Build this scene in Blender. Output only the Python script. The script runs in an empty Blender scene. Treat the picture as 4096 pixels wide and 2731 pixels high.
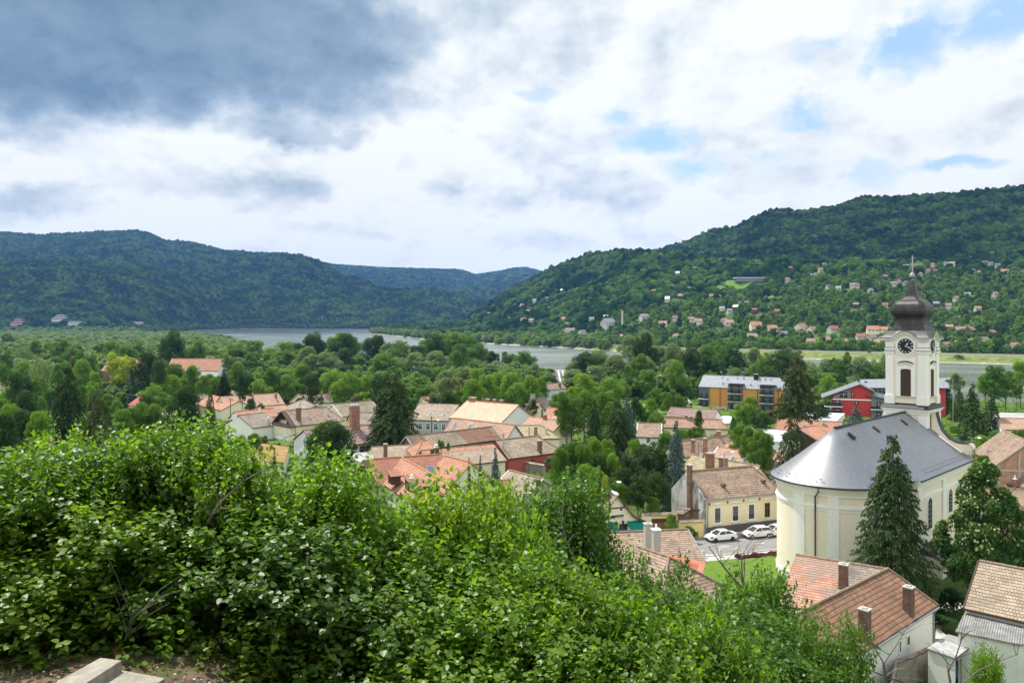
import bpy, math, random
import numpy as np
from mathutils import Vector, Matrix
R = math.radians
S = bpy.context.scene
COL = S.collection
rnd = random.Random(7)

# ---------------------------------------------------------------- camera
CAMZ, F, HY = 31.0, 3184.0, 1280.0
cam_d = bpy.data.cameras.new('camera')
cam_d.lens = 28.0 * 3184.0 / (4096 * 28 / 36.0); cam_d.sensor_width = 36.0
cam_d.shift_y = -(1365.5 - HY) / 4096.0
cam_d.clip_start = 0.2; cam_d.clip_end = 40000
cam = bpy.data.objects.new('camera', cam_d); COL.objects.link(cam)
cam.location = (0, 0, CAMZ); cam.rotation_euler = (R(90), 0, 0)
S.camera = cam

# ---------------------------------------------------------------- sun, sky, exposure
SUN = Vector((-0.36, 0.38, 0.86)).normalized()
sd = bpy.data.lights.new('sun', 'SUN'); sd.energy = 5.0; sd.angle = R(0.6); sd.color = (1.0, 0.955, 0.88)
so = bpy.data.objects.new('sun', sd); COL.objects.link(so)
so.rotation_euler = SUN.to_track_quat('Z', 'Y').to_euler(); so.location = (0, -20, 80)
S.view_settings.view_transform = 'Standard'; S.view_settings.look = 'None'
S.view_settings.exposure = 0.40; S.view_settings.gamma = 1.0
try: S.view_settings.use_curve_mapping = False
except Exception: pass
S.cycles.use_denoising = True
S.cycles.max_bounces = 8; S.cycles.diffuse_bounces = 3; S.cycles.glossy_bounces = 3
S.cycles.transmission_bounces = 4; S.cycles.volume_bounces = 0; S.cycles.transparent_max_bounces = 6

class NT:
    def __init__(s, tree): s.t = tree; tree.nodes.clear()
    def n(s, typ, **kw):
        nd = s.t.nodes.new(typ)
        ins = kw.pop('ins', {})
        for k, v in kw.items(): setattr(nd, k, v)
        for k, v in ins.items(): s.set(nd.inputs[k], v)
        return nd
    def set(s, sock, v):
        if hasattr(v, 'is_linked') or isinstance(v, bpy.types.NodeSocket): s.t.links.new(v, sock)
        elif isinstance(v, (tuple, list)) and len(v) == 3 and sock.type == 'RGBA': sock.default_value = (*v, 1)
        else: sock.default_value = v
    def m(s, op, a, b=0.0, c=None, clamp=False):
        nd = s.t.nodes.new('ShaderNodeMath'); nd.operation = op; nd.use_clamp = clamp
        s.set(nd.inputs[0], a); s.set(nd.inputs[1], b)
        if c is not None: s.set(nd.inputs[2], c)
        return nd.outputs[0]
    def v(s, op, a, b=(0, 0, 0)):
        nd = s.t.nodes.new('ShaderNodeVectorMath'); nd.operation = op
        s.set(nd.inputs[0], a); s.set(nd.inputs[1], b)
        return nd.outputs['Value'] if op in ('LENGTH', 'DOT_PRODUCT') else nd.outputs[0]
    def noise(s, vec, scale, detail=4, rough=.55, dist=0.0, out='Fac'):
        nd = s.n('ShaderNodeTexNoise', ins={'Scale': scale, 'Detail': detail, 'Roughness': rough, 'Distortion': dist})
        if vec is not None: s.set(nd.inputs['Vector'], vec)
        return nd.outputs[out]
    def ramp(s, fac, a, b, lo=0., hi=1., smooth=True):
        nd = s.n('ShaderNodeMapRange', interpolation_type='SMOOTHSTEP' if smooth else 'LINEAR',
                 ins={0: fac, 1: a, 2: b, 3: lo, 4: hi})
        return nd.outputs[0]
    def mix(s, fac, a, b, mode='MIX'):
        nd = s.t.nodes.new('ShaderNodeMix'); nd.data_type = 'RGBA'; nd.blend_type = mode
        s.set(nd.inputs['Factor'], fac); s.set(nd.inputs[6], a); s.set(nd.inputs[7], b)
        return nd.outputs[2]

W = bpy.data.worlds.new('World'); S.world = W; W.use_nodes = True
def build_world():
    t = NT(W.node_tree)
    tc = t.n('ShaderNodeTexCoord').outputs['Generated']
    sep = t.n('ShaderNodeSeparateXYZ', ins={0: tc})
    x, y, z = sep.outputs
    az = t.m('ARCTAN2', x, y)
    el = t.m('ARCSINE', z)
    P = t.n('ShaderNodeCombineXYZ', ins={0: az, 1: el, 2: 0.0}).outputs[0]
    # cloud coordinates flatten towards the horizon as a layer overhead does
    elw = t.m('MULTIPLY', t.m('POWER', t.m('MAXIMUM', el, 0.0), 0.85), 2.5)
    C = t.n('ShaderNodeCombineXYZ', ins={0: t.m('MULTIPLY', az, 2.0), 1: elw, 2: 0.37}).outputs[0]
    wob = t.v('MULTIPLY', t.v('SUBTRACT', t.noise(C, 4.2, 6, .6, out='Color'), (.5, .5, .5)), (.16, .10, 0))
    Q = t.v('ADD', P, wob)
    def ell(sx, sy, rx, ry, a=0.35, b=1.25):
        ca = math.atan((sx - 2048) / F); r0 = math.hypot(F, sx - 2048); ce = math.atan((HY - sy) / r0)
        ra = rx / F * math.cos(ca) ** 2; re = ry / r0
        d = t.v('LENGTH', t.v('MULTIPLY', t.v('SUBTRACT', Q, (ca, ce, 0)), (1 / ra, 1 / re, 0)))
        return t.ramp(d, a, b, 1., 0.)
    def union(lst):
        o = None
        for e, w in lst:
            e = t.m('MULTIPLY', e, w)
            o = e if o is None else t.m('MAXIMUM', o, e)
        return o
    dark = union([(ell(640, 120, 1500, 400), 1.0), (ell(60, 110, 1000, 470), .98), (ell(950, 270, 420, 150), .8), (ell(350, 340, 620, 130), .62),
                  (ell(1130, 500, 420, 95), .62), (ell(1330, 430, 300, 130), .42), (ell(1850, 130, 620, 260), .40), (ell(60, 430, 260, 80), .6),
                  (ell(150, 800, 460, 110), .40), (ell(950, 760, 640, 120), .32), (ell(2980, 320, 520, 190), .26),
                  (ell(1700, 800, 380, 80), .24), (ell(2350, 740, 240, 80), .25), (ell(1350, 920, 420, 50), .30),
                  (ell(3650, 560, 300, 90), .16), (ell(2800, 100, 500, 100), .12), (ell(2900, 560, 200, 60), .22)])
    blue = union([(ell(3720, 160, 330, 150, .3, 1.1), .95), (ell(3370, 190, 190, 100, .3, 1.1), .75), (ell(4050, 60, 260, 160, .3, 1.1), .9),
                  (ell(3600, 285, 260, 55, .3, 1.1), .7), (ell(3230, 470, 230, 80, .3, 1.1), .85), (ell(2620, 560, 230, 75, .3, 1.1), .95),
                  (ell(2480, 470, 120, 50, .3, 1.1), .7), (ell(3000, 660, 420, 80, .3, 1.1), .95), (ell(3850, 640, 240, 55, .3, 1.1), .85),
                  (ell(2180, 365, 90, 30, .3, 1.1), .5), (ell(3300, 690, 500, 70, .3, 1.1), .55)])
    n1 = t.noise(C, 2.4, 7, .52)
    n2 = t.noise(C, 7.0, 8, .58)
    n3 = t.noise(t.v('ADD', C, (4.1, 2.2, 1.)), 1.5, 4, .5)
    C4 = t.v('MULTIPLY', C, (1.25, 1.45, 1.))
    n4 = t.noise(C4, 4.6, 10, .56); n4b = t.noise(t.v('ADD', C4, (-.045, .10, 0)), 4.6, 6, .50)
    rel = t.m('MULTIPLY', t.m('SUBTRACT', n4, n4b), 1.15)                       # undersides darker than sunlit tops
    puff = t.m('MULTIPLY', t.ramp(n4, .42, .66), t.ramp(el, .0, .36, .17, .08))
    edge = t.m('ADD', t.m('MULTIPLY', t.m('SUBTRACT', n1, .5), .55), t.m('MULTIPLY', t.m('SUBTRACT', n2, .5), .38))
    dk = t.ramp(t.m('ADD', t.m('MULTIPLY', dark, 1.08), t.m('MULTIPLY', edge, t.ramp(dark, .0, .4, .3, 1.))), .0, 1.15, 0., .98)
    dk = t.m('MULTIPLY', dk, t.m('ADD', .86, t.m('ADD', t.m('MULTIPLY', t.m('SUBTRACT', n1, .5), .7), t.m('MULTIPLY', t.m('SUBTRACT', n2, .5), .25))))
    shade = t.m('ADD', t.m('ADD', dk, puff), t.m('MULTIPLY', rel, t.m('ADD', .62, t.m('MULTIPLY', dk, -.5))))
    shade = t.m('ADD', shade, t.ramp(n3, .40, .66, -.04, .13), clamp=True)
    cr = t.n('ShaderNodeValToRGB', ins={0: shade})
    e = cr.color_ramp.elements
    e[0].position = 0.06; e[0].color = (.80, .82, .81, 1)
    e[1].position = 1.0; e[1].color = (.125, .20, .28, 1)
    for p, c in ((.20, (.70, .73, .74, 1)), (.42, (.47, .54, .595, 1)), (.70, (.255, .34, .435, 1))):
        k = e.new(p); k.color = c
    # blue holes: wispy
    hole = t.m('MULTIPLY', blue, t.ramp(n4, .46, .62, 1.0, .0))
    up = t.ramp(el, .45, .9, 0., 1.)
    hole = t.m('MAXIMUM', hole, t.m('MULTIPLY', up, t.ramp(n1, .42, .56, .85, 0.)))
    sky = t.n('ShaderNodeTexSky', sky_type='NISHITA', sun_disc=False, sun_elevation=math.asin(SUN.z),
              sun_rotation=math.atan2(SUN.x, SUN.y), altitude=150, air_density=1.0, dust_density=1.2, ozone_density=1.0)
    sk = t.mix(1.0, sky.outputs[0], (.135, .142, .15), 'MULTIPLY')
    skb = t.mix(.6, sk, (.36, .58, .80))
    colr = t.mix(hole, cr.outputs[0], skb)
    low = t.ramp(el, -.02, .13, .45, 0.)
    colr = t.mix(low, colr, (.93, .93, .88))
    below = t.ramp(el, -.06, -.01, 1., 0.)
    colr = t.mix(below, colr, (.22, .26, .22))
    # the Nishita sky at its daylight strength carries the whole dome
    # the unseen clouds behind the camera are brightened, to light walls facing it
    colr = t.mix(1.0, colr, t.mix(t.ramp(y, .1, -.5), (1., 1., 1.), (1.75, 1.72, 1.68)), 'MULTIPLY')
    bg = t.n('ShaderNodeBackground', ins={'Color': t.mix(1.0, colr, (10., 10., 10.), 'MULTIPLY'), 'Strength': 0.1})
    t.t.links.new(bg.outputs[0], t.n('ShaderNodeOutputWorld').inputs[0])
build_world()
W.cycles.sampling_method = 'MANUAL'; W.cycles.sample_map_resolution = 512

# ---------------------------------------------------------------- photo pixel (4096 wide) -> real place
def Wd(sx, sy, D): return Vector(((sx - 2048) / F * D, D, CAMZ - (sy - HY) / F * D))
def Wz(sx, sy, z): return Wd(sx, sy, F * (CAMZ - z) / (sy - HY))
def zoomer(x0, y0, k): return lambda x, y: (x0 + x * k, y0 + y * k)
A = zoomer(0, 1250, .4252); B = zoomer(800, 1450, .3826); Cc = zoomer(1300, 1450, .3826); Dd = zoomer(2000, 1450, .3826)
E = zoomer(2500, 1850, .3189); H = zoomer(3000, 2150, .466); I = zoomer(2700, 1400, .3827); G = zoomer(3000, 1600, .4784)
J = zoomer(3700, 1350, .574); P0 = zoomer(0, 0, 1.7415); K5 = zoomer(2400, 1950, .17007); Z4 = zoomer(2600, 700, .636)
Z3 = zoomer(1400, 1150, .5952)

# ---------------------------------------------------------------- terrain
def interp(x, pts):
    xs = [p[0] for p in pts]; ys = [p[1] for p in pts]
    return np.interp(x, xs, ys)
def sstep(a, b, x):
    t = np.clip((x - a) / (b - a), 0, 1); return t * t * (3 - 2 * t)
FAR_BANK = [(-6000, 1900), (500, 1900), (700, 2500), (850, 3120), (1000, 3330), (1480, 3340), (1486, 2150), (1600, 1750), (1720, 1454), (1950, 1227), (2328, 1007), (2700, 850), (3300, 745), (4096, 658), (9000, 420)]
NEAR_BANK = [(-6000, 1840), (600, 1900), (720, 2350), (850, 1500), (1000, 800), (1400, 640), (2200, 480), (2600, 430), (4096, 330), (9000, 260)]
SK_L = [(-4000, 1000), (-800, 960), (0, 935), (179, 948), (214, 942), (375, 935), (536, 928.6), (589, 935), (661, 968), (768, 975), (902, 1011), (1116, 1021), (1223, 1031), (1322, 1071), (1518, 1158), (1634, 1167), (1786, 1188), (1875, 1207), (1925, 1232), (2010, 1290), (2200, 1330)]
SK_FL = [(-4000, 1080), (-500, 1062), (0, 1057), (205, 1051), (268, 1048), (446, 1060), (625, 1078), (759, 1118), (893, 1162), (1072, 1225), (1250, 1274), (1500, 1320)]
SK_M = [(900, 1100), (1259, 1045), (1340, 1060), (1518, 1071), (1840, 1080), (1902, 1100), (1960, 1092), (2054, 1075), (2100, 1071), (2190, 1092), (2600, 1130), (3500, 1150)]
SK_M2 = [(1550, 1330), (1700, 1250), (1768, 1176), (1875, 1131), (2009, 1113), (2100, 1095), (2190, 1093), (2400, 1080), (3000, 1080)]
SK_R1 = [(1560, 1345), (1700, 1332), (1846, 1300), (1933, 1236), (2090, 1141), (2194, 1088), (2351, 1027), (2500, 1012), (2612, 1012), (2750, 1040), (3000, 1060), (3400, 1060), (9000, 1060)]
SK_R = [(2000, 1330), (2300, 1120), (2500, 1040), (2600, 1018), (2664, 999), (2753, 973), (2854, 926), (2937, 919), (3058, 859), (3109, 847.5), (3191, 856), (3350, 833.5), (3452, 798.6), (3541, 798.6), (3808, 783), (4096, 757), (5200, 700), (9000, 800)]
_rs = np.random.RandomState(3)
_ph = _rs.rand(40, 4)
def fnoise(x, y, L, o=4, seed=0):
    v = 0; a = 1.0; s = 0.
    for i in range(o):
        for j in range(3):
            p = _ph[(i * 3 + j + seed * 5) % 40]
            th = p[0] * 6.283; k = 6.283 / (L / 2 ** i) * (0.7 + .6 * p[1])
            v = v + a * np.sin(k * (x * math.cos(th) + y * math.sin(th)) + p[2] * 6.283 + 1.3 * np.sin(k * .6 * (y * math.cos(th) - x * math.sin(th)) + p[3] * 6.283)) / 3
        s += a; a *= .5
    return v / s
def hill(sx, y, sky, Dr, Fr, pw=1.1, back=.3, base=-3.):
    zr = CAMZ - (interp(sx, sky) - HY) / F * Dr
    f = np.clip((y - Fr) / (Dr - Fr), 0, 1)
    prof = base + (zr - base) * (f ** pw)
    prof = np.where(y > Dr, zr - (y - Dr) * back, prof)
    return np.where(zr < base, base - 40, prof)
def ground(x, y):
    x = np.asarray(x, float); y = np.asarray(y, float)
    # hillside the camera stands on
    base = 27.6 - np.clip((x + 3.1) * .62, 0, 3.7) + 1.4 * sstep(3.5, -2, y) + 16 * sstep(-3, -34, y)  # last term: rise added behind the camera to block skylight
    f = np.clip((y - 9.3) / 50, 0, 1)
    near = base * (1 - f) ** 1.15
    town = np.interp(y, [0, 185, 330, 480, 700], [0, 0, -3.6, -4.6, -4.9])
    z = np.where(y < 62, near, town)
    yy = np.maximum(y, 200.)
    sx = 2048 + F * x / yy
    nb = interp(sx, NEAR_BANK); fb = interp(sx, FAR_BANK)
    river = sstep(nb, nb + 18, yy) * (1 - sstep(fb - 12, fb + 3, yy))
    flat = np.where(yy > fb, -5.6 + 4.5 * sstep(fb, fb + 45, yy) + 3 * sstep(fb + 60, fb + 250, yy), np.interp(yy, [0, 330, 480, 700], [0, -3.6, -4.8, -4.9]))
    flat = np.where(river > 0, flat * (1 - river) + river * -9, flat)
    z = np.where(y > 330, flat, z)
    big = yy > 600
    nz = fnoise(x, y, 900, 5)
    nr = .45 - np.abs(fnoise(x + 170, y, 620, 4, 1)) * 2.2
    hs = []
    Dr1 = np.interp(sx, [1500, 1850, 2200, 2612, 3400], [2300, 2500, 2350, 1750, 1300])
    fb2 = fb + np.interp(sx, [1500, 2200, 3000], [60, 170, 110])
    h1 = hill(sx, yy, SK_R1, Dr1, fb2, 1.15, .25)
    DrR = np.interp(sx, [2200, 2600, 3100, 4096, 6000], [3000, 2650, 2300, 1950, 1700])
    h2 = hill(sx, yy, SK_R, DrR, fb2, 1.45, .3)
    h3 = hill(sx, yy, SK_L, np.interp(sx, [0, 1300, 1950], [5200, 4700, 4100]), np.interp(sx, [0, 1300, 1950], [2700, 3420, 3400]), 1.0, .3)
    h4 = hill(sx, yy, SK_FL, np.interp(sx, [-600, 300, 1250], [3100, 3300, 4200]), np.interp(sx, [-600, 400, 850, 1250], [2050, 2150, 3250, 3450]), 1.0, .35)
    h5 = hill(sx, yy, SK_M, 7400 + 0 * sx, 5300 + 0 * sx, .8, .1)
    h6 = hill(sx, yy, SK_M2, 6300 + 0 * sx, 4300 + 0 * sx, .9, .3)
    for h, Dk, Fk in ((h1, Dr1, fb2), (h2, DrR, fb2), (h3, 4900, 3300), (h4, 3300, 2400), (h5, 7400, 5300), (h6, 6300, 4300)):
        f = np.clip((yy - Fk) / (Dk - Fk), 0, 1)
        amp = 95 * (np.minimum(Dk, 4500) / 3200) * f * (1 - f) * 1.5
        z = np.where(big & (yy > fb + 20), np.maximum(z, h + amp * (nz + 1.1 * nr * f ** .3)), z)
    return z
def g(x, y): return float(ground(np.array([x]), np.array([y]))[0])
# ---------------------------------------------------------------- materials
MATS = {}
def mat(name, fn):
    if name in MATS: return MATS[name]
    m = bpy.data.materials.new(name); m.use_nodes = True
    t = NT(m.node_tree); sh = fn(t)
    t.t.links.new(sh, t.n('ShaderNodeOutputMaterial').inputs[0]); MATS[name] = m
    return m
def prin(t, col, rough=.8, spec=.3, bump=None, bs=.3, bd=.02, metal=0.):
    p = t.n('ShaderNodeBsdfPrincipled', ins={'Base Color': col, 'Roughness': rough, 'Specular IOR Level': spec, 'Metallic': metal})
    if bump is not None:
        b = t.n('ShaderNodeBump', ins={'Height': bump, 'Strength': bs, 'Distance': bd}); t.t.links.new(b.outputs[0], p.inputs['Normal'])
    return p.outputs[0]
def sc(c, k): return tuple(min(1, v * k) for v in c)
def plain(name, c, rough=.7, metal=0., spec=.3, var=.12, scale=3.):
    def f(t):
        o = t.n('ShaderNodeNewGeometry').outputs['Position']
        n = t.noise(o, scale, 5, .6)
        return prin(t, t.mix(t.ramp(n, .3, .7), sc(c, 1 - var), sc(c, 1 + var)), rough, spec, metal=metal)
    return mat(name, f)
def plaster(name, c, stain=.25, dirt=(.16, .15, .13), lo=.55, hi=.75):
    def f(t):
        o = t.n('ShaderNodeNewGeometry').outputs['Position']
        n = t.noise(t.v('MULTIPLY', o, (1, 1, .55)), .55, 8, .65)
        n2 = t.noise(o, 5., 5, .6)
        c1 = t.mix(t.ramp(n2, .3, .7), sc(c, .93), sc(c, 1.05))
        c2 = t.mix(t.m('MULTIPLY', t.ramp(n, lo, hi), stain), c1, dirt)
        return prin(t, c2, .9, .2, bump=n2, bs=.15)
    return mat(name, f)
def tiles(name, c1, c2, old=None, oldamt=0., row=.36, w=.26, gap=(.05, .032, .025), rough=.85, bs=.9, lo=.45, hi=.62, spec=.25):
    def f(t):
        uv = t.n('ShaderNodeUVMap').outputs[0]
        o = t.n('ShaderNodeNewGeometry').outputs['Position']
        wob = t.v('MULTIPLY', t.v('SUBTRACT', t.noise(uv, .35, 3, out='Color'), (.5, .5, .5)), (.1, .28, 0))
        u2 = t.v('ADD', uv, wob)
        br = t.n('ShaderNodeTexBrick', offset=.5, ins={'Vector': u2, 'Scale': 1., 'Mortar Size': .030, 'Mortar Smooth': .6, 'Bias': -.1,
                 'Brick Width': w, 'Row Height': row, 'Color1': c1, 'Color2': c2, 'Mortar': gap})
        wn = t.n('ShaderNodeTexWhiteNoise', noise_dimensions='2D')
        cell = t.v('FLOOR', t.v('DIVIDE', u2, (w * 2, row, 1))); t.set(wn.inputs[0], cell)
        col = t.mix(t.m('MULTIPLY', wn.outputs[0], .45), br.outputs[0], sc(c2, 1.35))
        n = t.noise(o, .45, 7, .62); n2 = t.noise(o, 2.2, 6, .65)
        col = t.mix(t.ramp(n2, .35, .72, 0., .3), col, sc(c1, .55))
        if old: col = t.mix(t.m('MULTIPLY', t.ramp(t.m('ADD', t.m('MULTIPLY', n, .65), t.m('MULTIPLY', n2, .35)), lo, hi), oldamt), col, old)
        rowp = t.m('FRACT', t.m('DIVIDE', t.n('ShaderNodeSeparateXYZ', ins={0: u2}).outputs[1], row))
        col = t.mix(t.ramp(rowp, .0, .30, .88, 0.), col, gap)
        h = t.m('ADD', t.m('MULTIPLY', rowp, -1.), t.m('MULTIPLY', n2, .5))
        r_ = prin(t, col, rough, spec, bump=h, bs=bs, bd=.05)
        if name == 'slate': r_.node.inputs['IOR'].default_value = 1.75
        return r_
    return mat(name, f)
T = {
 'rustbrown': tiles('tile_rust_brown', (.21, .10, .062), (.30, .165, .10), (.15, .11, .075), .6, row=.42, w=.24),
 'orangeold': tiles('tile_orange_patched', (.40, .175, .11), (.50, .27, .18), (.25, .20, .165), .85, lo=.42, hi=.56),
 'pale':   tiles('tile_pale_peach', (.60, .38, .26), (.70, .47, .34), (.45, .30, .22), .3),
 'peach':  tiles('tile_peach', (.38, .235, .16), (.48, .32, .23), (.26, .19, .15), .45),
 'orange': tiles('tile_orange', (.40, .175, .11), (.49, .26, .17), (.26, .16, .11), .45),
 'red':    tiles('tile_red', (.29, .115, .075), (.37, .165, .105), (.20, .11, .08), .4, row=.3),
 'redmetal': tiles('tile_crimson', (.36, .085, .07), (.40, .11, .09), None, 0, row=.5, w=2.),
 'brown':  tiles('tile_brown', (.27, .185, .13), (.38, .275, .20), (.14, .115, .09), .6),
 'tan':    tiles('tile_tan', (.30, .235, .165), (.39, .31, .23), (.19, .155, .115), .7),
 'moss':   tiles('tile_mossy', (.26, .21, .15), (.34, .28, .20), (.15, .145, .085), .75),
 'grey':   tiles('tile_grey_old', (.22, .18, .145), (.30, .25, .20), (.12, .11, .09), .7),
 'yellowmoss': tiles('tile_yellow_moss', (.36, .30, .18), (.44, .37, .24), (.22, .19, .09), .6),
 'slate':  tiles('slate', (.080, .086, .10), (.11, .118, .135), (.10, .10, .10), .15, row=.26, w=.3, gap=(.022, .024, .03), rough=.45, bs=.10, spec=1.),
 'slatelight': tiles('slate_light', (.20, .215, .24), (.25, .265, .29), None, 0, row=.4, w=.5, gap=(.13, .14, .15), rough=.5, bs=.1),
 'rust':   tiles('rusty_sheet', (.20, .13, .115), (.27, .185, .165), (.13, .085, .07), .6, row=1.2, w=1.1, gap=(.11, .075, .065), bs=.2),
 'sheet':  tiles('white_sheet', (.55, .58, .60), (.62, .64, .66), (.35, .35, .34), .3, row=3., w=1.2, gap=(.4, .41, .42), rough=.5, bs=.1),
 'redsheet': tiles('red_sheet', (.52, .16, .10), (.56, .19, .12), None, 0, row=3., w=.55, gap=(.33, .09, .06), rough=.6, bs=.3),
 'flat':   tiles('roofing_felt', (.30, .30, .29), (.38, .38, .37), (.18, .18, .17), .5, row=2.5, w=1.2, gap=(.2, .2, .2), bs=.1),
 'lmoss':  tiles('felt_orange_moss', (.25, .20, .12), (.30, .24, .14), (.26, .14, .025), .95, row=3, w=2, gap=(.14, .11, .05), bs=.2, lo=.38, hi=.52),
 'green':  tiles('felt_green', (.12, .16, .12), (.15, .19, .15), None, 0, row=2., w=1.2, gap=(.08, .1, .08), bs=.1),
}
def eternit():
    def f(t):
        uv = t.n('ShaderNodeUVMap').outputs[0]; o = t.n('ShaderNodeNewGeometry').outputs['Position']
        s = t.m('SINE', t.m('MULTIPLY', t.n('ShaderNodeSeparateXYZ', ins={0: uv}).outputs[0], 6.283 / .18))
        n = t.noise(o, 1.2, 6, .65)
        c = t.mix(t.ramp(n, .35, .7), (.20, .20, .19), (.36, .355, .34))
        return prin(t, t.mix(t.ramp(s, -1, 0, .5, 0.), c, (.10, .10, .095)), .9, .2, bump=s, bs=1., bd=.03)
    return mat('corrugated_sheet', f)
T['eternit'] = eternit()
M = {
 'cotwhite': plaster('weathered_white', (.50, .49, .46), .3), 'cream': plaster('plaster_cream', (.72, .66, .50), .3), 'white': plaster('plaster_white', (.76, .75, .71), .3),
 'whitey': plaster('plaster_cool_white', (.70, .71, .72), .25), 'yellow': plaster('plaster_yellow', (.78, .62, .28), .2),
 'paleyellow': plaster('plaster_pale_yellow', (.80, .72, .48), .35, (.55, .50, .40)), 'grey': plaster('plaster_grey', (.36, .37, .40), .2),
 'red': plaster('plaster_red', (.42, .10, .075), .25), 'stain': plaster('plaster_stained', (.55, .54, .50), .85, (.12, .12, .12), .42, .62),
 'church': plaster('church_cream', (.78, .70, .57), .2, (.45, .40, .33)), 'churchw': plaster('church_white', (.80, .78, .73), .2, (.5, .48, .43)),
 'ochre': plaster('ochre_panel', (.52, .26, .075), .1), 'dgrey': plaster('dark_grey_panel', (.10, .11, .12), .1),
 'midgrey': plaster('mid_grey_panel', (.17, .19, .21), .1), 'crimson': plaster('crimson_render', (.42, .05, .045), .1),
 'stone': plaster('pale_stone', (.55, .50, .42), .4), 'concrete': plaster('concrete', (.42, .40, .36), .5),
 'trim': plain('white_trim', (.80, .80, .78)), 'timber': plain('dark_timber', (.075, .045, .03), .8), 'wood': plain('weathered_wood', (.16, .11, .075), .9),
 'frame': plain('brown_frame', (.22, .11, .04)), 'metal': plain('grey_metal', (.35, .36, .38), .5, .6), 'dmetal': plain('dark_metal', (.03, .032, .036), .5, .4),
 'copper': None, 'black': plain('black', (.012, .012, .012), .6), 'gold': plain('cross_metal', (.38, .38, .35), .45, .6),
 'bark': plain('bark', (.10, .075, .055), .95, var=.4, scale=2), 'bark2': plain('grey_bark', (.17, .155, .14), .95, var=.35, scale=2),
 'asphalt': plain('asphalt', (.20, .195, .19), .9, var=.1, scale=.6), 'paint': plain('road_paint', (.70, .70, .68)), 'paving': plain('paving', (.42, .40, .37), .9, scale=1.),
 'carpaint': None, 'tyre': plain('tyre', (.02, .02, .02), .9), 'lamp': plain('lamp_glass', (.75, .77, .80), .3),
 'teal': plain('teal_canvas', (.0, .16, .12), .8, var=.15), 'plinth': plaster('dark_plinth', (.12, .12, .125), .4), 'lime': plain('pale_mould', (.60, .58, .54)),
 'pink': plaster('pink_render', (.50, .24, .26), .1), 'poly': plain('blue_plastic', (.02, .10, .32), .4), 'ridge': plain('ridge_tile', (.42, .19, .10), .85, var=.25, scale=4),
 'ridgeold': plain('ridge_tile_old', (.25, .18, .13), .9, var=.3, scale=4), 'flower': plain('flowers', (.55, .03, .06)),
}
def f_cop(t):
    o = t.n('ShaderNodeNewGeometry').outputs['Position']
    n = t.noise(o, 1.1, 7, .6)
    br = t.n('ShaderNodeTexBrick', ins={'Vector': t.v('MULTIPLY', o, (1, 1, 1)), 'Scale': 1., 'Brick Width': 30., 'Row Height': .55, 'Mortar Size': .012})
    c = t.mix(t.ramp(n, .35, .7), (.018, .015, .014), (.045, .041, .039))
    z = t.m('FRACT', t.m('DIVIDE', t.n('ShaderNodeSeparateXYZ', ins={0: o}).outputs[2], .55))
    return prin(t, t.mix(t.ramp(z, 0, .1, .5, 0.), c, (.015, .012, .01)), .42, .4, bump=n, bs=.2, metal=.2)
M['copper'] = mat('aged_copper', f_cop)
M['skirt'] = plain('dull_sheet', (.13, .12, .115), .5, .3)
M['cornersheet'] = plain('zinc_sheet', (.26, .26, .27), .45, .5)
M['carpaint'] = mat('white_car_paint', lambda t: t.n('ShaderNodeBsdfPrincipled', ins={'Base Color': (.80, .80, .81, 1), 'Roughness': .28, 'Coat Weight': .6}).outputs[0])
M['bluepaint'] = mat('blue_car_paint', lambda t: t.n('ShaderNodeBsdfPrincipled', ins={'Base Color': (.04, .10, .25, 1), 'Roughness': .3, 'Coat Weight': .6}).outputs[0])
M['glass'] = mat('window_glass', lambda t: t.n('ShaderNodeBsdfPrincipled', ins={'Base Color': (.035, .04, .045, 1), 'Roughness': .08, 'Specular IOR Level': .7}).outputs[0])
M['skylight'] = mat('skylight_glass', lambda t: t.n('ShaderNodeBsdfPrincipled', ins={'Base Color': (.10, .12, .14, 1), 'Roughness': .06, 'Specular IOR Level': .9}).outputs[0])
def f_brick(c1, c2, mo):
    def f(t):
        o = t.n('ShaderNodeNewGeometry').outputs['Position']
        s = t.n('ShaderNodeSeparateXYZ', ins={0: o})
        v = t.n('ShaderNodeCombineXYZ', ins={0: t.m('ADD', s.outputs[0], s.outputs[1]), 1: s.outputs[2]}).outputs[0]
        br = t.n('ShaderNodeTexBrick', ins={'Vector': v, 'Scale': 1., 'Brick Width': .3, 'Row Height': .11, 'Mortar Size': .018, 'Color1': c1, 'Color2': c2, 'Mortar': mo})
        n = t.noise(o, 1.5, 6, .65)
        return prin(t, t.mix(t.ramp(n, .4, .7, 0., .6), br.outputs[0], sc(c1, .45)), .9, .2, bump=br.outputs[1], bs=-.5)
    return f
M['brick'] = mat('chimney_brick', f_brick((.30, .11, .065), (.38, .17, .10), (.30, .25, .20)))
M['oldbrick'] = mat('old_brick', f_brick((.15, .075, .05), (.24, .13, .085), (.20, .165, .13)))
M['block'] = mat('clay_block', f_brick((.50, .20, .09), (.58, .30, .17), (.40, .34, .28)))
M['rubble'] = mat('rubble_wall', f_brick((.30, .27, .22), (.42, .38, .30), (.20, .18, .14)))

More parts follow.
